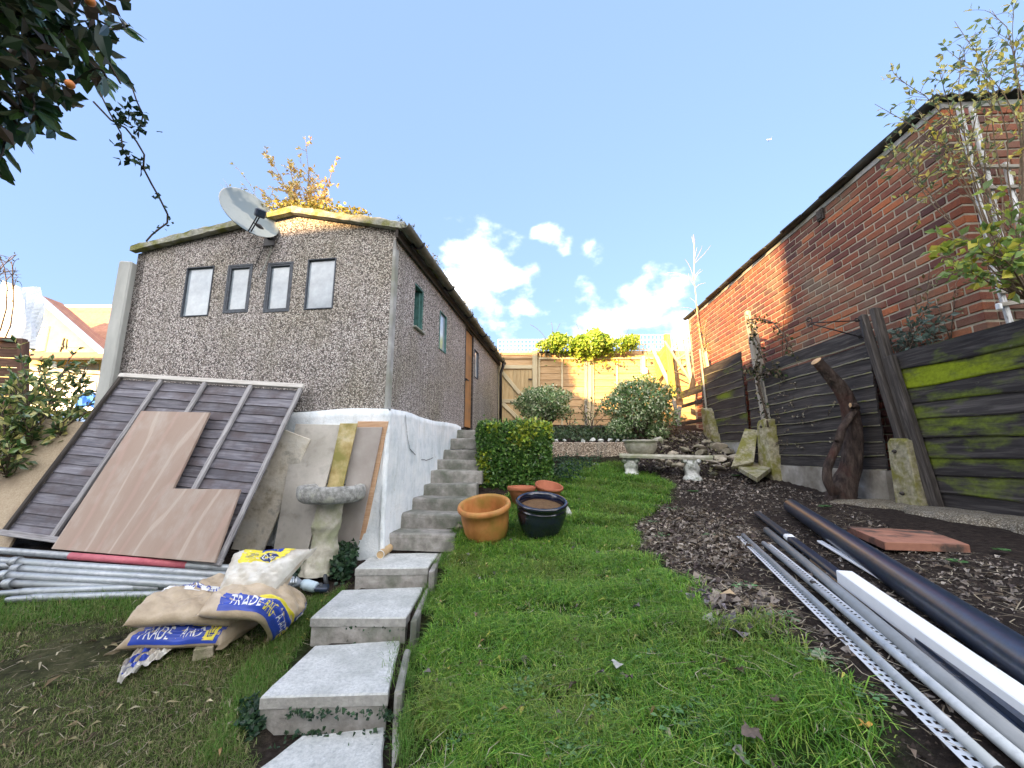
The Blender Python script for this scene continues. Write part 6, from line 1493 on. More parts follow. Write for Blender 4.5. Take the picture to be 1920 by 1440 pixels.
# small shrubs and groundcover by the back fence
p = onY(1108, 812, 8.4); shrub('shrub', 'thin straggly shrub with yellowish leaves before the middle fence post', 'shrub', p, [onY(x, y, 8.4) for x, y in ((1085, 765), (1100, 752), (1112, 745), (1128, 755), (1140, 775), (1095, 778), (1122, 768))], .012, M['twig'], 6, .16, 3, .06, [(.14, .17, .05), (.2, .2, .06), (.10, .13, .05)], LEAF)
p = onY(1066, 796, 8.2); shrub('shrub', 'low dark twiggy shrub right of the smaller clipped bush', 'shrub', p, [onY(x, y, 8.1) for x, y in ((1055, 775), (1070, 770), (1080, 790), (1062, 785))], .01, M['twig'], 8, .14, 4, .045, VAR, LEAF)
def cover(name, label, P, ls, cols, up=.8, cat='plant', kind=None, lm=None):
    n = len(P); L = ls * rng.uniform(.6, 1.3, n); o = leaves(name, P, runit(n) + [0, 0, .2], runit(n) * .7 + [0, -.2, up], L, L * .85, pick(cols, n, .22), lm or LEAF); 
    return tag(o, label, None if kind else cat, None, kind)
def gscatter(poly, n, hmin, hmax):
    lo, hi = poly.min(0), poly.max(0); P = []
    while len(P) < n:
        q = rng.uniform(lo, hi, (n, 2)); q = q[inpoly(q[:, 0], q[:, 1], poly)]; P += list(q)
    P = np.array(P[:n]); z = H(P[:, 0], P[:, 1]) + rng.uniform(hmin, hmax, n); return np.column_stack([P, z])
n = 2200; P = np.column_stack([rng.uniform(.25, 2.2, n), rng.uniform(6.72, 8.1, n)]); P = np.column_stack([P, H(P[:, 0], P[:, 1]) + rng.uniform(0, .12, n)])
cover('groundcover', 'low green groundcover behind the row of white stones', P, .05, [(.035, .07, .025), (.06, .1, .04), (.08, .12, .06)], kind='stuff')
IVG = [(.02, .055, .025), (.035, .08, .035), (.05, .10, .045), (.03, .06, .04)]
cover('ivy_patch', 'dark green ivy clump between the birdbath and the top slab', gscatter(poly_xy([(628, 1050), (700, 1040), (712, 1025), (690, 1010), (665, 1060), (655, 1092), (630, 1098), (615, 1085)]), 1700, .0, .14), .04, IVG)
cover('ivy_patch', 'small ivy tuft at the foot of the boards left of the birdbath', gscatter(poly_xy([(540, 1060), (580, 1055), (585, 1080), (550, 1085)]), 260, .0, .06), .035, IVG)
cover('ivy_patch', 'green weeds trailing at the left of the second nearest slab', gscatter(poly_xy([(452, 1330), (482, 1320), (484, 1350), (500, 1366), (470, 1385), (448, 1372)]), 420, 0, .05), .025, IVG)
def riser_ivy():
    P = []
    for (y0, z, xa, xb, k) in ((2.06, -1.10, -1.02, -.48, 260), (2.64, -.975, -1.0, -.5, 40), (1.9, -1.24, -1.05, -.5, 180)):
        for _ in range(k): P.append((random.uniform(xa, xb), y0 - random.uniform(0, .03) + (.1 if k == 180 else 0), z - random.choice([.05, .06, .14, .15]) - random.uniform(-.01, .02) + (.03 if k == 180 else 0)))
    cover('creeping_weed', 'creeping green weed in the joints of the nearest slab risers', np.array(P), .022, IVG, .2, kind='stuff')
riser_ivy()
PX = [onG(x, y) for x, y in ((1045, 905), (1060, 890), (1050, 870), (1075, 880), (1090, 870), (1040, 895))]
P = np.concatenate([np.array(p) + rng.normal(0, 1, (220, 3)) * [.16, .14, .035] + [0, 0, .08] for p in PX])
cover('groundcover', 'trailing groundcover at the right foot of the square hedge', P, .035, IVG, kind='stuff')
# plants right
def dead_ivy():
    base = onF(1440, 800, .1); s = empty('dead_ivy', base, 'withered ivy climbing the bleached fence post with a trailing shoot', 'ivy'); mb = MB(); P = []
    tr = [[(1440, 800), (1428, 740), (1415, 690), (1425, 650), (1408, 620), (1402, 590)], [(1440, 790), (1420, 720), (1435, 680), (1412, 640), (1415, 600)], [(1403, 600), (1425, 596), (1450, 605), (1468, 625), (1480, 650), (1490, 668)], [(1430, 700), (1455, 690), (1462, 705)], [(1425, 680), (1410, 700), (1395, 690)]]
    for t in tr:
        pts = [onF(x, y, .1 + random.uniform(-.02, .04)) for x, y in t]; mb.tube(pts, list(np.linspace(.011, .004, len(pts))), 5)
        for _ in range(70): q, d = along(pts, random.random()); P.append(q + Vector([random.gauss(0, .03) for _ in range(3)]))
    mb.build('stems', M['twig'], s); n = len(P); leaves('leaves', np.array([tuple(p) for p in P]), runit(n) + [0, 0, -.6], runit(n) + [-.6, -.4, 0], .05, .036, pick([(.05, .045, .03), (.12, .10, .06), (.04, .07, .025), (.2, .17, .1), (.02, .025, .015)], n), DRY, s)
    base = onF(1540, 810, .05); mb = MB(); P = []; s = empty('dead_creeper', base, 'thin withered creeper stuck to the black fence boards', 'creeper')
    for _ in range(16):
        a = onF(random.uniform(1450, 1600), random.uniform(700, 840), .03); c = curve(a, a + Vector((0, random.uniform(-.3, .3), random.uniform(-.22, .1))), .1, 5, .15); mb.tube(c, [.0025] * 5, 4)
        for _ in range(7): q, d = along(c, random.random()); P.append(q + Vector((random.uniform(-.02, 0), random.gauss(0, .02), random.gauss(0, .02))))
    mb.build('stems', M['twig'], s); n = len(P); leaves('leaves', np.array([tuple(p) for p in P]), runit(n), runit(n) + [-1, -.4, 0], .03, .02, pick([(.3, .28, .22), (.12, .10, .07), (.2, .17, .12)], n), DRY, s)
dead_ivy()
shrub('climber', 'grey green climber leaves between the brick wall and the mossy panel', 'climber', onF(1700, 700, -.12), [onF(x, y, -.08) for x, y in ((1655, 640), (1680, 625), (1705, 615), (1735, 605), (1755, 622), (1700, 640), (1770, 600), (1665, 655), (1740, 580))], .006, M['twig'], 7, .15, 4, .06, [(.10, .15, .12), (.15, .2, .17), (.07, .11, .08)], LEAF, wob=.2, start=.4)
for (x0, y0, x1, y1, lab) in ((1755, 640, 1745, 500, 'bare brown vine up the brick wall above the mossy panel'), (1775, 640, 1790, 540, 'short pale vine stem against the brick corner'), (1470, 680, 1495, 525, 'thin vine with two green leaves on the sunlit bricks')):
    a = onP(x0, y0, B0 + BNl * .03, BNl); b = onP(x1, y1, B0 + BNl * .03, BNl)
    shrub('vine', lab, 'vine', a, [b, b.lerp(a, .3) + Vector((0, .12, .05))], .006, M['twig'], 3, .14, 1, .05, [(.12, .17, .05), (.16, .12, .05)], LEAF, wob=.1)
# big straggly shrub over the brick corner
def cornershrub():
    base = onY(1905, 560, 2.72); YS = 2.6
    tips = [onY(x, y, Y) for x, y, Y in ((1640, 195, 2.75), (1690, 150, 2.7), (1660, 265, 2.8), (1790, 40, 2.6), (1830, 60, 2.5), (1800, 110, 2.6), (1860, 20, 2.6), (1900, 15, 2.5), (1925, 60, 2.6), (1890, 110, 2.4), (1760, 130, 2.6), (1725, 210, 2.75), (1930, 150, 2.5), (1700, 300, 2.9), (1980, 60, 2.6), (1850, 140, 2.5), (1960, 200, 2.5), (1740, 260, 2.75), (1870, 80, 2.6), (1770, 200, 2.65))]
    shrub('climbing_shrub', 'tall straggly climbing shrub fanning out above the brick corner', 'shrub', base, tips, .006, M['brtwig'], 13, .28, 5, .052, [(.12, .18, .09), (.22, .28, .10), (.36, .38, .10), (.6, .5, .10), (.10, .14, .08), (.5, .48, .2), (.5, .42, .12)], LEAF, sag=.12, wob=.1, start=.42, ratio=.45, spread=.75)
    tips = [onY(x, y, Y) for x, y, Y in ((1770, 480, 2.5), (1800, 440, 2.5), (1830, 470, 2.35), (1850, 420, 2.5), (1880, 440, 2.4), (1820, 510, 2.4), (1910, 420, 2.4), (1900, 490, 2.3), (1760, 440, 2.6), (1930, 380, 2.4), (1860, 380, 2.5), (1780, 510, 2.45), (1930, 450, 2.3))]
    shrub('vine', 'leafy yellow green vine before the white trellis', 'vine', onY(1935, 560, 2.55), tips, .008, M['brtwig'], 8, .2, 3, .062, [(.22, .29, .045), (.32, .36, .06), (.12, .2, .05), (.46, .42, .06), (.17, .25, .08)], LEAF, ratio=.9, wob=.15, start=.35)
    # tangle of bare twigs over the trellis
    tips = [onY(random.uniform(1700, 1960), random.uniform(280, 620), random.uniform(2.6, 2.85)) for _ in range(22)]
    shrub('bare_twigs', 'tangle of bare grey brown twigs across the trellis and brick corner', 'shrub', onY(1925, 480, 2.75), tips, .0028, M['brtwig'], 5, .28, 1, .03, [(.2, .2, .1)], LEAF, sag=.12, wob=.2)
cornershrub()
a = onY(1326, 705, 7.95); shrub('bare_sapling', 'pale bare sapling rising before the far brick corner', 'sapling', a, [onY(1300, 440, 7.95)], .018, M['paletwig'], 16, .75, 0, .05, [(.3, .25, .1)], LEAF, sag=.0, wob=.02, start=.35, spread=.5)
shrub('golden_shrub', 'sunlit golden twiggy shrub at the far foot of the brick wall', 'shrub', onY(1338, 695, 7.8), [onY(x, y, 7.8) for x, y in ((1310, 610), (1325, 600), (1345, 620), (1360, 640), (1330, 640), (1350, 655), (1375, 660))], .01, M['paletwig'], 9, .28, 3, .045, [(.4, .3, .06), (.34, .26, .07), (.25, .22, .06)], LEAF)
# sapling on the garage roof
rb = GP(1.28, .55, 2.42)
shrub('roof_shrub', 'autumn orange shrub growing on the garage roof behind the dish', 'shrub', rb, [onY(x, y, 4.25) for x, y in ((480, 350), (495, 290), (510, 320), (530, 310), (545, 300), (572, 255), (560, 300), (590, 330), (608, 345), (632, 305), (615, 370), (580, 360), (520, 350), (550, 345), (600, 385), (540, 370), (570, 385), (505, 375))], .008, M['paletwig'], 15, .17, 7, .042, [(.62, .40, .10), (.66, .54, .22), (.52, .30, .08), (.7, .62, .38), (.45, .38, .10), (.7, .48, .18)], LEAF, sag=.05, wob=.1, ratio=.6)
shrub('roof_shrub', 'thin sparse shoots on the garage roof left of the dish', 'shrub', rb + LF * .5 + Z * -.06, [onY(x, y, 4.2) for x, y in ((418, 335), (434, 305), (412, 345), (450, 340))], .005, M['paletwig'], 4, .1, 3, .036, [(.5, .42, .2), (.4, .35, .12)], LEAF)
n = 900; P = np.array([tuple(GP(random.uniform(.3, 1.5), random.uniform(-.1, .1), 0)) for _ in range(n)]); 
P[:, 2] = [ZE + (ZA - ZE) * min(1, max(0, (Vector(p) - A0).dot(LF) / AA)) + .06 + random.uniform(-.02, .07) for p in P]
cover('roof_moss', 'mossy leaf litter along the sunlit roof edge right of the dish', P, .032, [(.3, .26, .06), (.42, .34, .1), (.2, .2, .05)], cat='moss', lm=DRY)

# ------------------------------------------------------------------ overhanging tree at the top left
def overhang():
    root = Vector((-4.3, 1.6, -1.2)); t = empty('fruit_tree', root, 'broad-leaved evergreen tree with orange fruits overhanging at the top left', 'tree')
    mb = MB(); top = Vector((-3.4, 1.9, 1.9)); mb.tube(curve(root, top, 0, 10, .04), list(np.linspace(.12, .07, 10)), 10); mb.build('trunk', M['bark'], t)
    R = poly = [(-520, -420), (330, -420), (262, -40), (258, 40), (248, 110), (232, 170), (175, 195), (150, 232), (92, 258), (45, 285), (15, 330), (-60, 400), (-350, 480), (-520, 400)]
    poly = np.array(poly, float); P = []; D = []; mb = MB()
    def inside(x, y): return bool(inpoly(np.array([x]), np.array([y]), poly)[0])
    ends = []
    while len(ends) < 380:
        x, y = random.uniform(-520, 300), random.uniform(-420, 420)
        if inside(x, y): ends.append((x, y))
    for x, y in ends:
        tt = random.uniform(2.0, 2.8); tip = ray(x, y).normalized() * tt; a = top + Vector((random.uniform(0, .5), random.uniform(-.3, .4), random.uniform(-.1, .5)))
        st = tip + (a - tip).normalized() * random.uniform(.25, .5) + Z * .08
        c = curve(st, tip, .05, 5, .1); mb.tube(c, [.007, .006, .005, .004, .003], 4)
        for _ in range(random.randint(6, 9)): p, d = along(c, random.uniform(.3, 1)); P.append(p); D.append(d)
    for _ in range(9):
        x, y = random.choice(ends); tip = ray(x, y).normalized() * 2.2; mb.tube(curve(top, tip, .08, 8, .1), list(np.linspace(.04, .008, 8)), 6)
    mb.build('branches', M['twig'], t); n = len(P); P = np.array([tuple(p) for p in P]); D = np.array([tuple(d) for d in D]) * .5 + runit(n) * .75 + [.25, 0, -.55]
    L = rng.uniform(.06, .115, n); leaves('leaves', P, D, runit(n) * .8 + [0, -.2, .7], L, L * rng.uniform(.30, .42, n), pick([(.04, .10, .03), (.06, .135, .04), (.085, .165, .045), (.12, .17, .055), (.05, .10, .06)], n), GLOSSLEAF, t, big=True)
    # dark small ivy twigs inside
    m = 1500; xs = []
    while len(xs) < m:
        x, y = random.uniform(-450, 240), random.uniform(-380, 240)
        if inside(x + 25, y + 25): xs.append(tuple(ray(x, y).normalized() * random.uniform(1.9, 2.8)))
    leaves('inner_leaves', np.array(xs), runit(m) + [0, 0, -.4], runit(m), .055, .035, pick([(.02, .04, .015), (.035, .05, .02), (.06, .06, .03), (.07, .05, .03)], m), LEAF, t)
    for x, y, r in ((131, 158, .0105), (169, 2, .011)):
        p = ray(x, y).normalized() * 1.7; MB().lathe([(.001, -r), (r * .5, -r * .87), (r * .87, -r * .5), (r, 0), (r * .87, r * .5), (r * .5, r * .87), (.001, r)], p, 16).build('fruit', plain('orange_fruit', (.62, .20, .04), .45), t)
    # trailing ivy shoot
    s = empty('trailing_ivy', ray(180, 195).normalized() * 1.9, 'thin ivy shoot hanging from the tree down to the garage roof corner', 'ivy'); mb = MB(); P = []
    def dl(y): return 1.9 + (4.3 - 1.9) * max(0, min(1, (y - 330) / 120)) ** 1.3
    for pts, w_ in (([(175, 190), (210, 225), (235, 240), (258, 265), (268, 290), (270, 315), (285, 345), (300, 370), (315, 402), (312, 418), (298, 428), (285, 440), (277, 452)], .0028), ([(185, 170), (205, 210), (225, 250), (230, 285), (240, 297), (265, 312)], .002), ([(245, 150), (258, 190), (270, 215), (266, 235), (250, 250)], .002), ([(205, 200), (240, 228), (243, 205)], .0018)):
        q = [ray(x + random.uniform(-3, 3), y).normalized() * dl(y) for x, y in pts]; mb.tube(q, [w_ * (q_.length / 1.9) for q_ in q], 5)
        for _ in range(26): pp, d = along(q, random.random() ** (.7)); P.append(pp + Vector([random.gauss(0, .012) for _ in range(3)]))
    mb.build('stems', M['twig'], s); n = len(P); leaves('leaves', np.array([tuple(p) for p in P]), runit(n) + [0, 0, -.7], runit(n), .024, .017, pick([(.015, .04, .018), (.03, .06, .025)], n), LEAF, s)
overhang()
# shrub at the left
def leftshrub():
    b = Vector((-4.6, 3.85, -.6)); s = []
    tips = [onY(x, y, Y) for x, y, Y in ((15, 690, 3.9), (40, 670, 4.0), (70, 690, 4.1), (100, 680, 4.2), (130, 670, 4.3), (160, 690, 4.3), (20, 740, 3.7), (60, 740, 3.7), (100, 740, 3.9), (150, 740, 4.1), (170, 755, 4.0), (10, 800, 3.6), (50, 800, 3.6), (90, 780, 3.7), (130, 770, 3.8), (-40, 720, 3.8), (-60, 800, 3.7), (120, 790, 3.7), (20, 850, 3.5), (-30, 850, 3.5), (148, 700, 4.3), (30, 715, 3.8), (80, 715, 3.9), (0, 760, 3.6), (70, 770, 3.7), (160, 775, 3.8))]
    shrub('laurel_shrub', 'spotted green and yellow leafy shrub at the left edge above the chipboard plank', 'shrub', b, tips, .014, M['twig'], 13, .26, 6, .085, [(.05, .11, .03), (.09, .16, .04), (.18, .23, .07), (.34, .34, .12), (.045, .085, .03), (.44, .4, .14)], GLOSSLEAF, ratio=.45, wob=.12, start=.35)
leftshrub()
shrub('bare_branch', 'bare twig tips of an unseen tree entering at the left edge', 'tree', Vector((-9.5, 6, -.6)), [onY(x, y, 6.3) for x, y in ((30, 478), (8, 508), (22, 490), (-5, 470))], .02, M['twig'], 8, .5, 2, .04, [(.05, .06, .04)], LEAF, start=.75)

# ------------------------------------------------------------------ left background
def distance():
    YD = 26.0
    def q(x, y, d=0.0): return onY(x, y, YD + d)
    yw = plain('yellow_render', (.58, .51, .27), .9, var=.1, scale=3); cr = plain('cream_render', (.66, .62, .50), .9, var=.06, scale=3); tile = None
    h = empty('yellow_house', q(110, 760), 'yellow rendered gabled house with red tile roof far left', 'house')
    dpt = Vector((-.2, 1.6, 0))
    MB().prism([q(-60, 760), q(198, 760), q(198, 672), q(70, 560), q(-60, 668)], dpt).build('wall', yw, h)
    for a, b in (((66, 551), (205, 672)), ((74, 551), (-70, 672))):
        A, B = q(*a, -.25), q(*b, -.25); o = MB().box((0, 0, 0), ((B - A).length, .34, .22), ch=.02).build('bargeboard', M['white'], h); place(o, frame((A + B) / 2, B - A, z=(0, -1, 0)))
    m, nt, b = newmat('red_roof_tiles'); g = G(nt); v = g.coords(rnd=False); br = g.n('ShaderNodeTexBrick', {'Vector': v, 'Color1': (.36, .17, .11, 1), 'Color2': (.44, .23, .15, 1), 'Mortar': (.22, .11, .08, 1), 'Scale': 1.0, 'Brick Width': .5, 'Row Height': .28, 'Mortar Size': .02}); nt.links.new(br.outputs[0], b.inputs['Base Color']); b.inputs['Roughness'].default_value = .9
    # roof slopes of the gabled wing
    MB().prism([q(70, 556, -.3), q(212, 678, -.3), q(212, 678, -.3) + dpt * 1.05, q(70, 556, -.3) + dpt * 1.05], (0, 0, .18)).build('roof', m, h)
    MB().prism([q(70, 556, -.3), q(-74, 672, -.3), q(-74, 672, -.3) + dpt * 1.05, q(70, 556, -.3) + dpt * 1.05], (0, 0, .18)).build('roof', m, h)
    # main range behind: red roof facing us, made of rows of tiles
    P0, P1, P2, P3 = q(96, 690, 1.5), q(300, 690, 1.5), q(300, 577, 4.5), q(96, 574, 4.5); n = 22
    for k in range(n):
        a = P0.lerp(P3, k / n); b_ = P1.lerp(P2, k / n); c = P1.lerp(P2, (k + 1.15) / n); d = P0.lerp(P3, (k + 1.15) / n); MB().prism([a, b_, c, d], Vector((0, -.06, .05))).build('tile_course', M['rooftile'], h)
    MB().box((P2 + P3) / 2, ((P2 - P3).length, .3, .25), None, .04).build('ridge', M['white'], h)
    w0 = empty('window', (0, 0, 0)); w0.parent = h; w0.location = q(75, 655) - h.location
    a, b_, c, d = q(60, 657, -.06), q(82, 657, -.06), q(88, 612, -.06), q(67, 612, -.06); W_ = (b_ - a).x; Hh = (d - a).z; cx = (a + c) / 2
    mb = MB(); 
    for dx in (-W_ / 2, W_ / 2): mb.box(cx + Vector((dx, 0, 0)), (.12, .14, Hh + .1), None, .01)
    for dz in (-Hh / 2, Hh * .2, Hh / 2): mb.box(cx + Vector((0, .003, dz)), (W_ - .12, .13, .12), None, .01)
    mb.build('frame', M['white'], w0); MB().box(cx + Vector((0, .04, 0)), (W_ - .1, .03, Hh - .1)).build('pane', M['fglass'], w0)
    MB().prism([q(36, 672, -1.6), q(205, 672, -1.6), q(205, 664, 0), q(36, 664, 0)], (0, 0, .12)).build('lower_roof', M['rooftile'], h)
    MB().box((q(36, 672, -1.65) + q(205, 674, -1.65)) / 2, ((q(205, 674) - q(36, 674)).x, .12, .14), None, .02).build('gutter', M['darkpost'], h)
    for i, (x0, x1) in enumerate(((86, 108), (150, 185))):
        MB().prism([q(x0, 700, -.03), q(x1, 700, -.03), q(x1, 682, -.03), q(x0, 682, -.03)], (0, -.04, 0)).build('window', M['fglass'], h)
    # cream garage with flat roof nearer
    g2 = empty('cream_garage', q(110, 760, -5), 'low cream outbuilding with flat dark edged roof below the yellow house', 'garage'); g3 = lambda x, y, d=0.0: onY(x, y, 18 + d)
    MB().prism([g3(30, 770), g3(215, 770), g3(215, 702), g3(30, 692)], (-.6, 3, 0)).build('wall', cr, g2); MB().prism([g3(24, 693, -.15), g3(220, 703, -.15), g3(220, 697, -.15), g3(24, 686, -.15)], (-.6, 3.3, .0)).build('roof', M['conc'], g2)
    MB().prism([g3(100, 770, -.02), g3(180, 770, -.02), g3(180, 716, -.02), g3(100, 716, -.02)], (0, -.04, 0)).build('garage_door', M['white'], g2)
    stick('aerial', onY(113, 660, 17), onY(121, 634, 17), .05, .05, M['darkpost'], None, label='short metal aerial mast before the yellow gable', cat='aerial'); 
    a = empty('aerial', onY(112, 650, 17), 'horizontal aerial arm with rods before the yellow gable', 'aerial'); stick('boom', onY(110, 649, 17), onY(155, 652, 17), .06, .06, M['conc'], a); 
    for x in (118, 124): stick('rod', onY(x, 655, 16.95), onY(x + 2, 636, 16.95), .04, .04, M['darkpost'], a)
    # white sheeted chimney stack
    c = empty('sheeted_chimney', onY(25, 640, 20), 'tall chimney wrapped in white sheeting far left', 'chimney'); mb = MB(); vs = []; fs = []; n, k = 14, 24
    ring = [(-42, 645, 0), (45, 645, 0), (45, 645, 2), (-42, 645, 2)]
    for i in range(n + 1):
        f = i / n; xl = -30 + 40 * f ** 1.5; xr = 38 + 24 * f - 22 * max(0, f - .75) * 2; y = 650 - 112 * f
        for j in range(k):
            t = 2 * PI * j / k; sx = math.copysign(abs(math.cos(t)) ** .5, math.cos(t)); sy = math.copysign(abs(math.sin(t)) ** .5, math.sin(t)); L_, R_ = onY(xl, y - 6 * math.sin(t * 3 + 1) * (f > .9), 20), onY(xr, y - 6 * math.sin(t * 3 + 1) * (f > .9), 20); p = (L_ + R_) / 2 + (R_ - L_) / 2 * sx + Vector((.08 * math.sin(5 * t + 7 * f), .25 + sy * .6 + .05 * math.sin(9 * f + 4 * t), .05 * math.sin(6 * t))); vs.append(p)
    for i in range(n):
        for j in range(k): fs.append((i * k + j, i * k + (j + 1) % k, (i + 1) * k + (j + 1) % k, (i + 1) * k + j))
    fs.append(tuple(n * k + j for j in range(k))); mb.add(vs, fs).build('sheeting', M['sheet'], c)
    # brown fence at the far left
    f = empty('timber_fence', onY(-30, 780, 5.3), 'dark brown close-boarded fence end at the left edge', 'fence panel')
    for k in range(17):
        y = 645 + k * 18; stick('board', onY(-160, y - 8, 5.3), onY(44, y, 5.3), .12, .025, M['brownfence'], f)
    stick('cap_rail', onY(-160, 626, 5.28), onY(47, 639, 5.28), .05, .07, M['brownfence'], f); stick('post', onY(41, 945, 5.24), onY(44, 640, 5.24), .08, .08, M['brownfence'], f)
    e = empty('blue_tarp', onY(165, 760, 9), 'crumpled blue tarpaulin behind the leafy shrub', 'tarpaulin'); mb = MB(); vs = []; fs = []
    for i in range(9):
        for j in range(7): p = onY(140 + 7 * i, 765 - 5 * j + 4 * math.sin(i * 1.3 + j), 9 + .25 * j + .1 * math.sin(i * 2.1)); vs.append(p)
    for i in range(8):
        for j in range(6): a_ = i * 7 + j; fs.append((a_, a_ + 1, a_ + 8, a_ + 7))
    mb.add(vs, fs).build('sheet', plain('blue_tarpaulin', (.04, .17, .5), .5), e)
    # aeroplane
    p = onY(1442, 262, 700); a = empty('aeroplane', p, 'tiny white aeroplane high in the clear sky', 'aeroplane'); wm = M['white']
    MB().tube([p + Vector((-5, 0, 0)), p + Vector((-4, 0, .1)), p + Vector((3, 0, .1)), p + Vector((5, 0, .6))], [.2, .8, .8, .2], 10).build('fuselage', wm, a)
    MB().prism([p + Vector((-1.5, 0, 0)), p + Vector((.8, 0, 0)), p + Vector((2.5, -6, .6)), p + Vector((1.6, -6, .6))], (0, 0, .15)).build('wing', wm, a); MB().prism([p + Vector((-1.5, 0, 0)), p + Vector((.8, 0, 0)), p + Vector((2.5, 6, .6)), p + Vector((1.6, 6, .6))], (0, 0, .15)).build('wing', wm, a)
    MB().prism([p + Vector((3, 0, .4)), p + Vector((4.6, 0, .4)), p + Vector((5.2, 0, 2.4)), p + Vector((4.4, 0, 2.4))], (0, .15, 0)).build('tail_fin', wm, a)
M['rooftile'] = surf('roof_tile', [(.3, (.36, .17, .11)), (.7, (.46, .25, .17))], 6, rough=.9, rnd=.1); M['sheet'] = plain('white_sheeting', (.72, .73, .74), .6, var=.05, scale=2); M['brownfence'] = wood('dark_brown_board', [(.28, (.05, .028, .02)), (.5, (.10, .055, .038)), (.75, (.17, .10, .07))], 3)
distance()

# ------------------------------------------------------------------ the terraced house the garden belongs to: it stands behind the viewer and shades the garden
def ownhouse():
    h = empty('terraced_house', (-4, -7, -2.3), 'rendered two storey terraced house the garden belongs to', 'house')
    x0, x1, yf, yr, yb, ze, zr = -17, 11, -6.6, -10.0, -13.4, 3.0, 5.80; zb = -2.6
    cr = plain('pale_house_render', (.55, .52, .47), .9, var=.05, scale=2)
    MB().prism([(x0, yf, zb), (x0, yb, zb), (x0, yb, ze), (x0, yr, zr - .1), (x0, yf, ze)], (x1 - x0, 0, 0)).build('wall', cr, h)
    for ya, s in ((yf + .25, 1), (yb - .25, -1)):
        za = ze - .2; MB().prism([(x0 - .3, ya, za), (x1 + .3, ya, za), (x1 + .3, yr, zr), (x0 - .3, yr, zr)], (0, 0, .12)).build('roof', M['rooftile'], h)
    MB().box((-5.78, yr, 6.2), (1.66, .9, 3.4), None, .02).build('chimney', M['far_b'], h)
    MB().box((-13.6, yr, 6.2), (2.2, .9, 2.6), None, .02).build('chimney', M['far_b'], h)
    for i, x in enumerate((-6.3, -5.8, -5.3)): MB().lathe([(.12, 0), (.14, .1), (.11, .45), (.13, .5), (.09, .5), (.09, 0)], (x, yr, 7.9), 14).build('chimney_pot', M['terra2'], h)
    for x in (-14, -10.5, -7, -3.5, 0, 3.5, 7.5):
        for z, hh in ((-.9, 1.3), (1.7, 1.1)):
            w0 = empty('window', (0, 0, 0)); w0.parent = h; w0.location = Vector((x, yf + .02, z)) - h.location
            mb = MB()
            for dx in (-.6, 0, .6): mb.box((x + dx, yf + .03, z), (.07, .08, hh), None, .004)
            for dz in (-hh / 2, hh / 2): mb.box((x, yf + .032, z + dz), (1.27, .08, .07), None, .004)
            mb.build('frame', M['white'], w0); MB().box((x, yf + .012, z), (1.18, .02, hh - .05)).build('pane', M['fglass'], w0)
M['far_b'] = surf('stack_brick', [(.3, (.14, .055, .045)), (.7, (.24, .09, .06))], 6, rough=.95)
ownhouse()
# ------------------------------------------------------------------ grass, litter, weeds
def blades(name, label, P, hgt, wid, cols, lean=.5, patch=None):
    n = len(P); a = rng.uniform(0, 2 * PI, n); d = np.column_stack([np.cos(a), np.sin(a), np.zeros(n)]); s = np.column_stack([-np.sin(a), np.cos(a), np.zeros(n)])
    hgt = hgt[:, None]; wid = wid[:, None]; ln = (rng.uniform(.1, 1, n) * lean)[:, None]; up = np.array([0, 0, 1.0])
    m = P + up * hgt * .55 + d * hgt * ln * .35; t = P + up * hgt * (1 - .35 * ln) + d * hgt * ln
    V = np.stack([P - s * wid * .5, P + s * wid * .5, m - s * wid * .4, m + s * wid * .4, t], 1).reshape(-1, 3)
    T = np.array([[0, 1, 3], [0, 3, 2], [2, 3, 4]]); T = (T[None] + (np.arange(n) * 5)[:, None, None]).reshape(-1, 3)
    C = pick(cols, n, .2)
    if patch is not None: C = C * (1 - patch[:, None]) + pick([(.22, .2, .07), (.28, .24, .11), (.13, .14, .03)], n) * patch[:, None]
    o = fast(name, V, T, np.repeat(C, 5, 0), [GRASS]); return tag(o, label, kind='stuff')
def nz(x, y, k, s): 
    r = np.random.default_rng(s); v = 0
    for i in range(5): q = r.normal(0, k * (1.6 ** i), 2); v = v + math.pow(.65, i) * np.sin(q[0] * x + q[1] * y + r.uniform(0, 6))
    return v / 2
def sample(poly, dens, nearfar):
    lo, hi = poly.min(0), poly.max(0); A = (hi - lo).prod(); n = int(A * dens); p = rng.uniform(lo, hi, (n, 2)); J = .07 * np.column_stack([nz(p[:, 0], p[:, 1], 9, 31), nz(p[:, 0], p[:, 1], 9, 32)]) + rng.normal(0, .018, p.shape); p = p[inpoly(p[:, 0] + J[:, 0], p[:, 1] + J[:, 1], poly)]
    d = np.hypot(p[:, 0], p[:, 1]); k = np.clip(nearfar / np.maximum(d, .1), 0, 1) ** 1.3; p = p[rng.random(len(p)) < k]; return p
def lift(p, h=0.0): return np.column_stack([p, H(p[:, 0], p[:, 1]) + h])
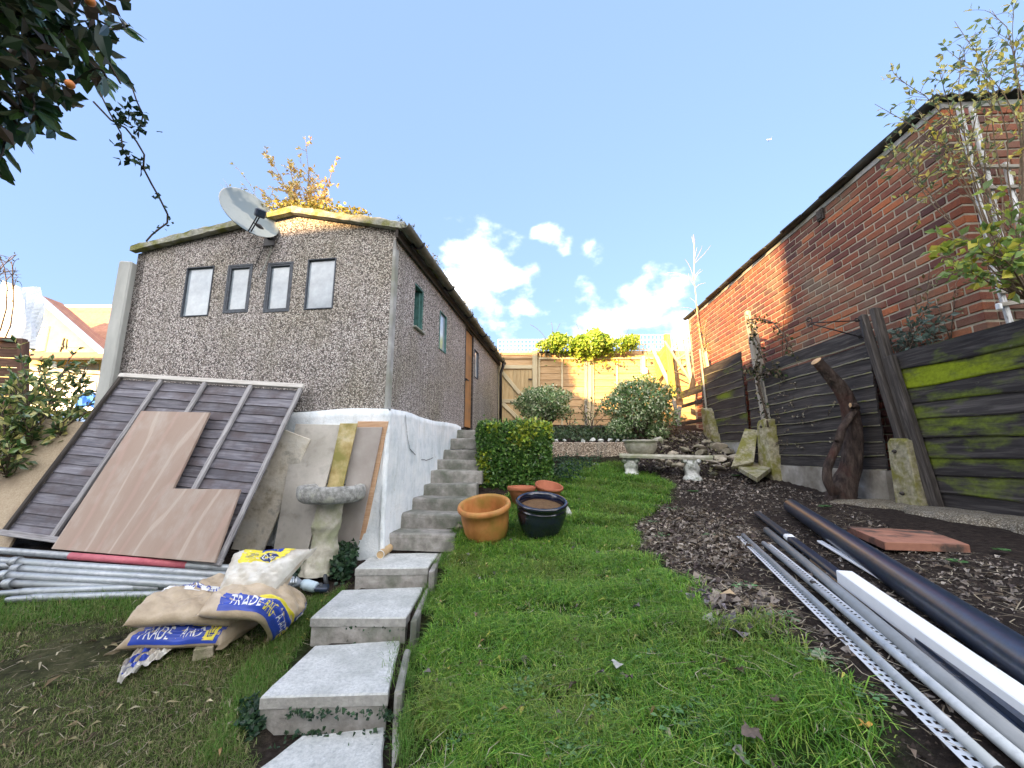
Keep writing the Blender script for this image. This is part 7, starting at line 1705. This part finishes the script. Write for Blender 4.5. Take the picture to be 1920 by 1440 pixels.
def lawn():
    p = sample(LAWN, 36000, 2.2); p = p[(p[:, 1] > .75)]
    ragged = nz(p[:, 0], p[:, 1], 5, 3); P = lift(p); d = np.hypot(p[:, 0], p[:, 1])
    bald = (nz(p[:, 0], p[:, 1], 7, 8) > .42) & (rng.random(len(p)) < .8); P = P[~bald]; p = p[~bald]; d = d[~bald]; n = len(p)
    hg = rng.uniform(.02, .062, n) * (1 + .45 * nz(p[:, 0], p[:, 1], 9, 5)) * (1 + .12 * np.clip(d - 2, 0, 4)); wd = rng.uniform(.002, .0042, n) * (1 + .35 * np.clip(d - 1.5, 0, 5))
    pt = np.clip(nz(p[:, 0], p[:, 1], 3.5, 21) * .9 - .12, 0, .85) * rng.random(n)
    blades('grass', 'green lawn grass right of the slab path', P, np.maximum(hg, .012), wd, [(.105, .25, .028), (.145, .31, .036), (.21, .37, .055), (.06, .17, .025), (.30, .39, .08), (.16, .27, .08)], 2.2, pt)
lawn()
def scrubgrass():
    p = sample(SCRUB, 34000, 2.3); f = nz(p[:, 0], p[:, 1], 4, 4); p = p[(f > -.5) & (rng.random(len(p)) < np.clip(.7 + f * .6, .15, 1))]; n = len(p)
    blades('scrub_grass', 'sparse trampled grass and soil left of the path', lift(p), rng.uniform(.012, .04, n), rng.uniform(.0016, .003, n), [(.12, .19, .04), (.16, .22, .06), (.09, .15, .03), (.22, .22, .10), (.30, .26, .15)], 1.7)
    for q, lab in ((EDGE, 'longer green grass fringe along the left of the slabs'), (STRIP, 'green grass strip before the metal tubes')):
        p = sample(q, 30000, 2.6); n = len(p); blades('grass', lab, lift(p), rng.uniform(.02, .075, n), rng.uniform(.002, .0034, n), [(.08, .19, .03), (.12, .24, .045), (.16, .24, .06), (.22, .25, .09)], 1.3)
    # tufts against kerbs, pots and slabs
    P = []
    for a, b, k in (((760, 1440), (755, 1320), 700), ((765, 1290), (772, 1215), 500), ((788, 1165), (808, 1100), 500), ((818, 1068), (842, 1020), 500), ((846, 1015), (870, 985), 300), ((870, 1012), (1060, 1004), 900), ((585, 1200), (640, 1110), 500), ((735, 1320), (735, 1200), 120)):
        A, B = onG(*a), onG(*b)
        for _ in range(k): q = A.lerp(B, random.random()); P.append((q.x + random.gauss(0, .018), q.y + random.gauss(0, .02)))
    p = np.array(P); n = len(p); blades('grass', 'taller grass tufts against kerbs and pots', lift(p), rng.uniform(.03, .085, n), rng.uniform(.002, .0036, n), [(.08, .19, .03), (.12, .24, .045), (.15, .23, .06)], 1.2)
scrubgrass()
BED = poly_xy([(1195, 990), (1240, 930), (1300, 900), (1400, 895), (1560, 930), (1700, 1000), (1930, 1060), (1930, 1500), (1700, 1500), (1650, 1420), (1560, 1280), (1450, 1190), (1320, 1120), (1240, 1060)])
HEAP = poly_xy([(1195, 990), (1260, 950), (1360, 965), (1420, 1010), (1410, 1060), (1330, 1070), (1240, 1050)])
PATCH = poly_xy([(1285, 1110), (1350, 1150), (1430, 1180), (1500, 1190), (1440, 1120), (1380, 1080), (1300, 1085)])
PURPLE = poly_xy([(1300, 1120), (1345, 1190), (1405, 1205), (1420, 1180), (1380, 1150), (1330, 1130)])
BACKB = poly_xy([(1230, 885), (1380, 890), (1450, 905), (1440, 930), (1250, 925)])
ROCKB = np.array([[1.9, 6.0], [3.4, 5.9], [3.4, 8.6], [2.2, 8.6], [1.9, 7.0]])
def litter(name, label, P, ls, cols, ratio=.6, flat=1.1, curl=.6, lm=None):
    n = len(P); L = ls * rng.uniform(.5, 1.35, n); o = leaves(name, P, np.column_stack([rng.normal(size=(n, 2)), rng.normal(0, .25, n)]), runit(n) * .55 + [0, 0, flat], L, L * ratio * rng.uniform(.6, 1.2, n), pick(cols, n, .25), lm or DRY, fold=.5, curl=curl); return tag(o, label, kind='stuff')
DL = [(.10, .085, .075), (.16, .135, .115), (.22, .19, .165), (.07, .055, .05), (.28, .24, .2), (.13, .10, .075), (.33, .29, .25)]
def scatter_all():
    litter('leaf_litter', 'heap of withered grey brown leaves on the bare soil', lift(sample(HEAP, 2700, 9), .012), .048, DL + [(.06, .045, .035), (.045, .034, .028), (.09, .07, .05), (.08, .06, .06)])
    litter('leaf_litter', 'scattered withered leaves over the flower bed', lift((lambda q: q[nz(q[:, 0], q[:, 1], 4, 77) > rng.uniform(-.5, .5, len(q))])(sample(BED, 1000, 3)), .008), .03, DL)
    litter('leaf_litter', 'brown leaf and straw patch at the lawn edge', lift(sample(PATCH, 1500, 9), .01), .05, DL + [(.26, .2, .13)])
    litter('leaf_litter', 'purplish grey dead leaves on the lawn edge', lift(sample(PURPLE, 900, 9), .02), .05, [(.16, .14, .17), (.22, .2, .22), (.12, .10, .12)], .75)
    litter('leaf_litter', 'leaf litter behind the bench and over the rockery', np.vstack([lift(sample(ROCKB, 900, 20), .01), lift(sample(ROCKB, 160, 20), .06)]), .05, DL + [(.2, .2, .09), (.3, .27, .18)])
    litter('leaf_litter', 'leaf litter before the bench', lift(sample(BACKB, 700, 20), .01), .05, DL)
    litter('fallen_leaves', 'small yellow and brown leaves scattered on lawn and path', lift(np.vstack([sample(LAWN, 48, 4), sample(EDGE, 100, 4)]), .025), .036, [(.42, .36, .16), (.3, .2, .1), (.4, .36, .26), (.5, .44, .12)], .4)
    litter('fallen_leaves', 'dark crumpled leaves caught in the lawn grass', lift(sample(LAWN, 22, 4), .03), .042, [(.14, .11, .09), (.2, .18, .17), (.1, .07, .05), (.26, .24, .22)], .7)
    litter('fallen_leaves', 'narrow dry leaves trodden into the left-hand scrub', lift(sample(SCRUB, 230, 3), .012), .055, [(.3, .26, .15), (.2, .15, .09), (.38, .34, .24), (.12, .09, .06)], .3)
    # straw-like stalks
    P = np.vstack([lift(sample(LAWN, 260, 4), .022), lift(sample(BED, 420, 3), .008), lift(sample(PATCH, 1300, 9), .014), lift(sample(SCRUB, 330, 3), .01), lift(sample(HEAP, 500, 9), .02)]); n = len(P)
    a = rng.uniform(0, 2 * PI, n); L = rng.uniform(.03, .14, n); d = np.column_stack([np.cos(a), np.sin(a), rng.normal(0, .12, n)]); s = np.column_stack([-np.sin(a), np.cos(a), np.zeros(n)]) * .0016; mid = P + d * (L / 2)[:, None] + s * rng.normal(0, 8, (n, 1)); e = P + d * L[:, None]
    V = np.stack([P - s, P + s, mid - s, mid + s, e], 1).reshape(-1, 3); T = (np.array([[0, 1, 3], [0, 3, 2], [2, 3, 4]])[None] + (np.arange(n) * 5)[:, None, None]).reshape(-1, 3)
    tag(fast('straw', V, T, np.repeat(pick([(.3, .25, .17), (.2, .16, .11), (.4, .35, .26)], n), 5, 0), [DRY]), 'dry straw and stalks strewn over soil and lawn edge', kind='stuff')
    # crumbs of soil and pebbles
    P = np.vstack([lift(sample(BED, 3600, 2.2), 0), lift(sample(SCRUB, 1500, 2.2), 0), lift(sample(HEAP, 900, 9), 0)]); n = len(P); r = rng.uniform(.002, .009, n) * (rng.random(n) ** 1.5 + .35)
    O = np.array([[1, 0, 0], [-1, 0, 0], [0, 1, 0], [0, -1, 0], [0, 0, 1], [0, 0, -.5]]); V = (P[:, None] + O[None] * r[:, None, None] * rng.uniform(.6, 1.3, (n, 6, 1))).reshape(-1, 3)
    T = np.array([[0, 2, 4], [2, 1, 4], [1, 3, 4], [3, 0, 4], [2, 0, 5], [1, 2, 5], [3, 1, 5], [0, 3, 5]]); T = (T[None] + (np.arange(n) * 6)[:, None, None]).reshape(-1, 3)
    C = pick([(.03, .023, .019), (.05, .038, .032), (.08, .062, .05)], n); k = rng.random(n) < .05; C[k] = pick([(.3, .28, .24), (.45, .43, .38), (.2, .17, .14)], k.sum()); tag(fast('soil_crumbs', V, T, np.repeat(C, 6, 0), [DRY]), 'crumbs of dark soil and small pebbles on the bed', kind='stuff')
scatter_all()
def rosettes():
    P = []; D = []; L = []
    for x, y, s in ((1000, 1300, .10), (945, 1340, .09), (1080, 1410, .08), (1130, 1340, .06), (1280, 1350, .08), (1310, 1365, .06), (1110, 1110, .05), (985, 1290, .07), (1220, 1240, .05), (1100, 1420, .07), (1240, 1010, .06), (1225, 985, .05), (925, 1360, .06), (1380, 1420, .07), (1160, 1060, .05), (1470, 1170, .05), (1395, 1110, .05), (1265, 960, .07), (1550, 1250, .05), (1330, 1010, .04), (1220, 1100, .05), (1190, 930, .08), (1640, 1330, .04), (1035, 1365, .05), (860, 1400, .05)):
        c = np.array(onG(x, y)); k = int(s * 420); a = rng.uniform(0, 2 * PI, k); q = c + np.column_stack([np.cos(a), np.sin(a), np.zeros(k)]) * rng.uniform(0, s, (k, 1)); q[:, 2] = H(q[:, 0], q[:, 1]) + .03; P.append(q); D.append(np.column_stack([np.cos(a), np.sin(a), np.full(k, .2)])); L.append(np.full(k, .017))
    P = np.vstack(P); D = np.vstack(D); n = len(P); L = np.concatenate(L) * rng.uniform(.6, 1.5, n)
    tag(leaves('lawn_weeds', P, D, runit(n) * .4 + [0, 0, 1], L, L * .75, pick([(.08, .18, .06), (.11, .22, .09), (.15, .26, .12)], n), LEAF), 'broad-leaved weeds dotted through the lawn', kind='stuff')
    for x, y, s, lab in ((1795, 1062, .035, 'single bright green weed on the soil right of the drainpipe'), (1545, 955, .05, 'low green weed at the foot of the tree stump'), (1880, 1040, .03, 'small weed at the right edge of the bed'), (1380, 895, .06, 'green weed before the broken concrete slabs'), (1300, 925, .05, 'pale small weed on the soil right of the bench')):
        c = np.array(onG(x, y)); k = 16; a = rng.uniform(0, 2 * PI, k); q = c + np.column_stack([np.cos(a), np.sin(a), np.zeros(k)]) * rng.uniform(0, s * .4, (k, 1)) + [0, 0, .02]
        o = leaves('weed', q, np.column_stack([np.cos(a), np.sin(a), np.full(k, .35)]), runit(k) * .3 + [0, 0, 1], s, s * .7, pick([(.06, .14, .04), (.09, .19, .06)], k), LEAF); tag(o, lab, 'weed')
    # single larger fallen leaves
    def leaf1(x, y, s, col, lab, h=.06):
        c = onG(x, y, h); mb = MB(); n = 7; vs = []; a0 = random.uniform(0, 6); m = 14
        for i in range(m):
            t = 2 * PI * i / m; r = s * (.75 + .25 * math.cos(5 * t)) * (1 if i % 2 == 0 else .82); vs.append(c + Vector((r * math.cos(t + a0), r * math.sin(t + a0), .006 * math.sin(3 * t) + .22 * r * math.cos(t) + .15 * r * math.cos(2 * t))))
        vs.append(c); o = mb.add(vs, [(i, (i + 1) % m, m) for i in range(m)], 0, True).build('fallen_leaf', plain('leaf_' + lab[:8], col, .8, var=.3, scale=60), None, lab, 'leaf', at=c)
    leaf1(1155, 1243, .034, (.36, .36, .33), 'curled pale grey leaf lying on the middle of the lawn'); leaf1(968, 1197, .012, (.55, .52, .04), 'tiny bright yellow leaf on the lawn near the path') if False else None
    leaf1(1622, 1357, .016, (.55, .30, .06), 'orange yellow leaf at the corner where lawn meets soil', .03); leaf1(1410, 1372, .035, (.10, .075, .06), 'dark brown leaf near the lower lawn edge'); leaf1(1535, 1228, .03, (.34, .36, .24), 'pale green maple leaf beside the perforated bead', .02)
    leaf1(1140, 835 + 440, .0001, (.1, .1, .1), 'x') if False else None
    leaf1(1385, 1185, .045, (.2, .17, .2), 'large purplish leaf in the patch of dead leaves', .03); leaf1(1330, 1160, .04, (.34, .32, .3), 'large grey leaf at the left of the dead leaf patch', .03); leaf1(1180, 1148 + 120, .02, (.08, .06, .05), 'small dark leaf on the lawn below the curled grey one')
    leaf1(1455, 1310, .022, (.09, .06, .04), 'small brown leaf on the right of the lawn')
rosettes()
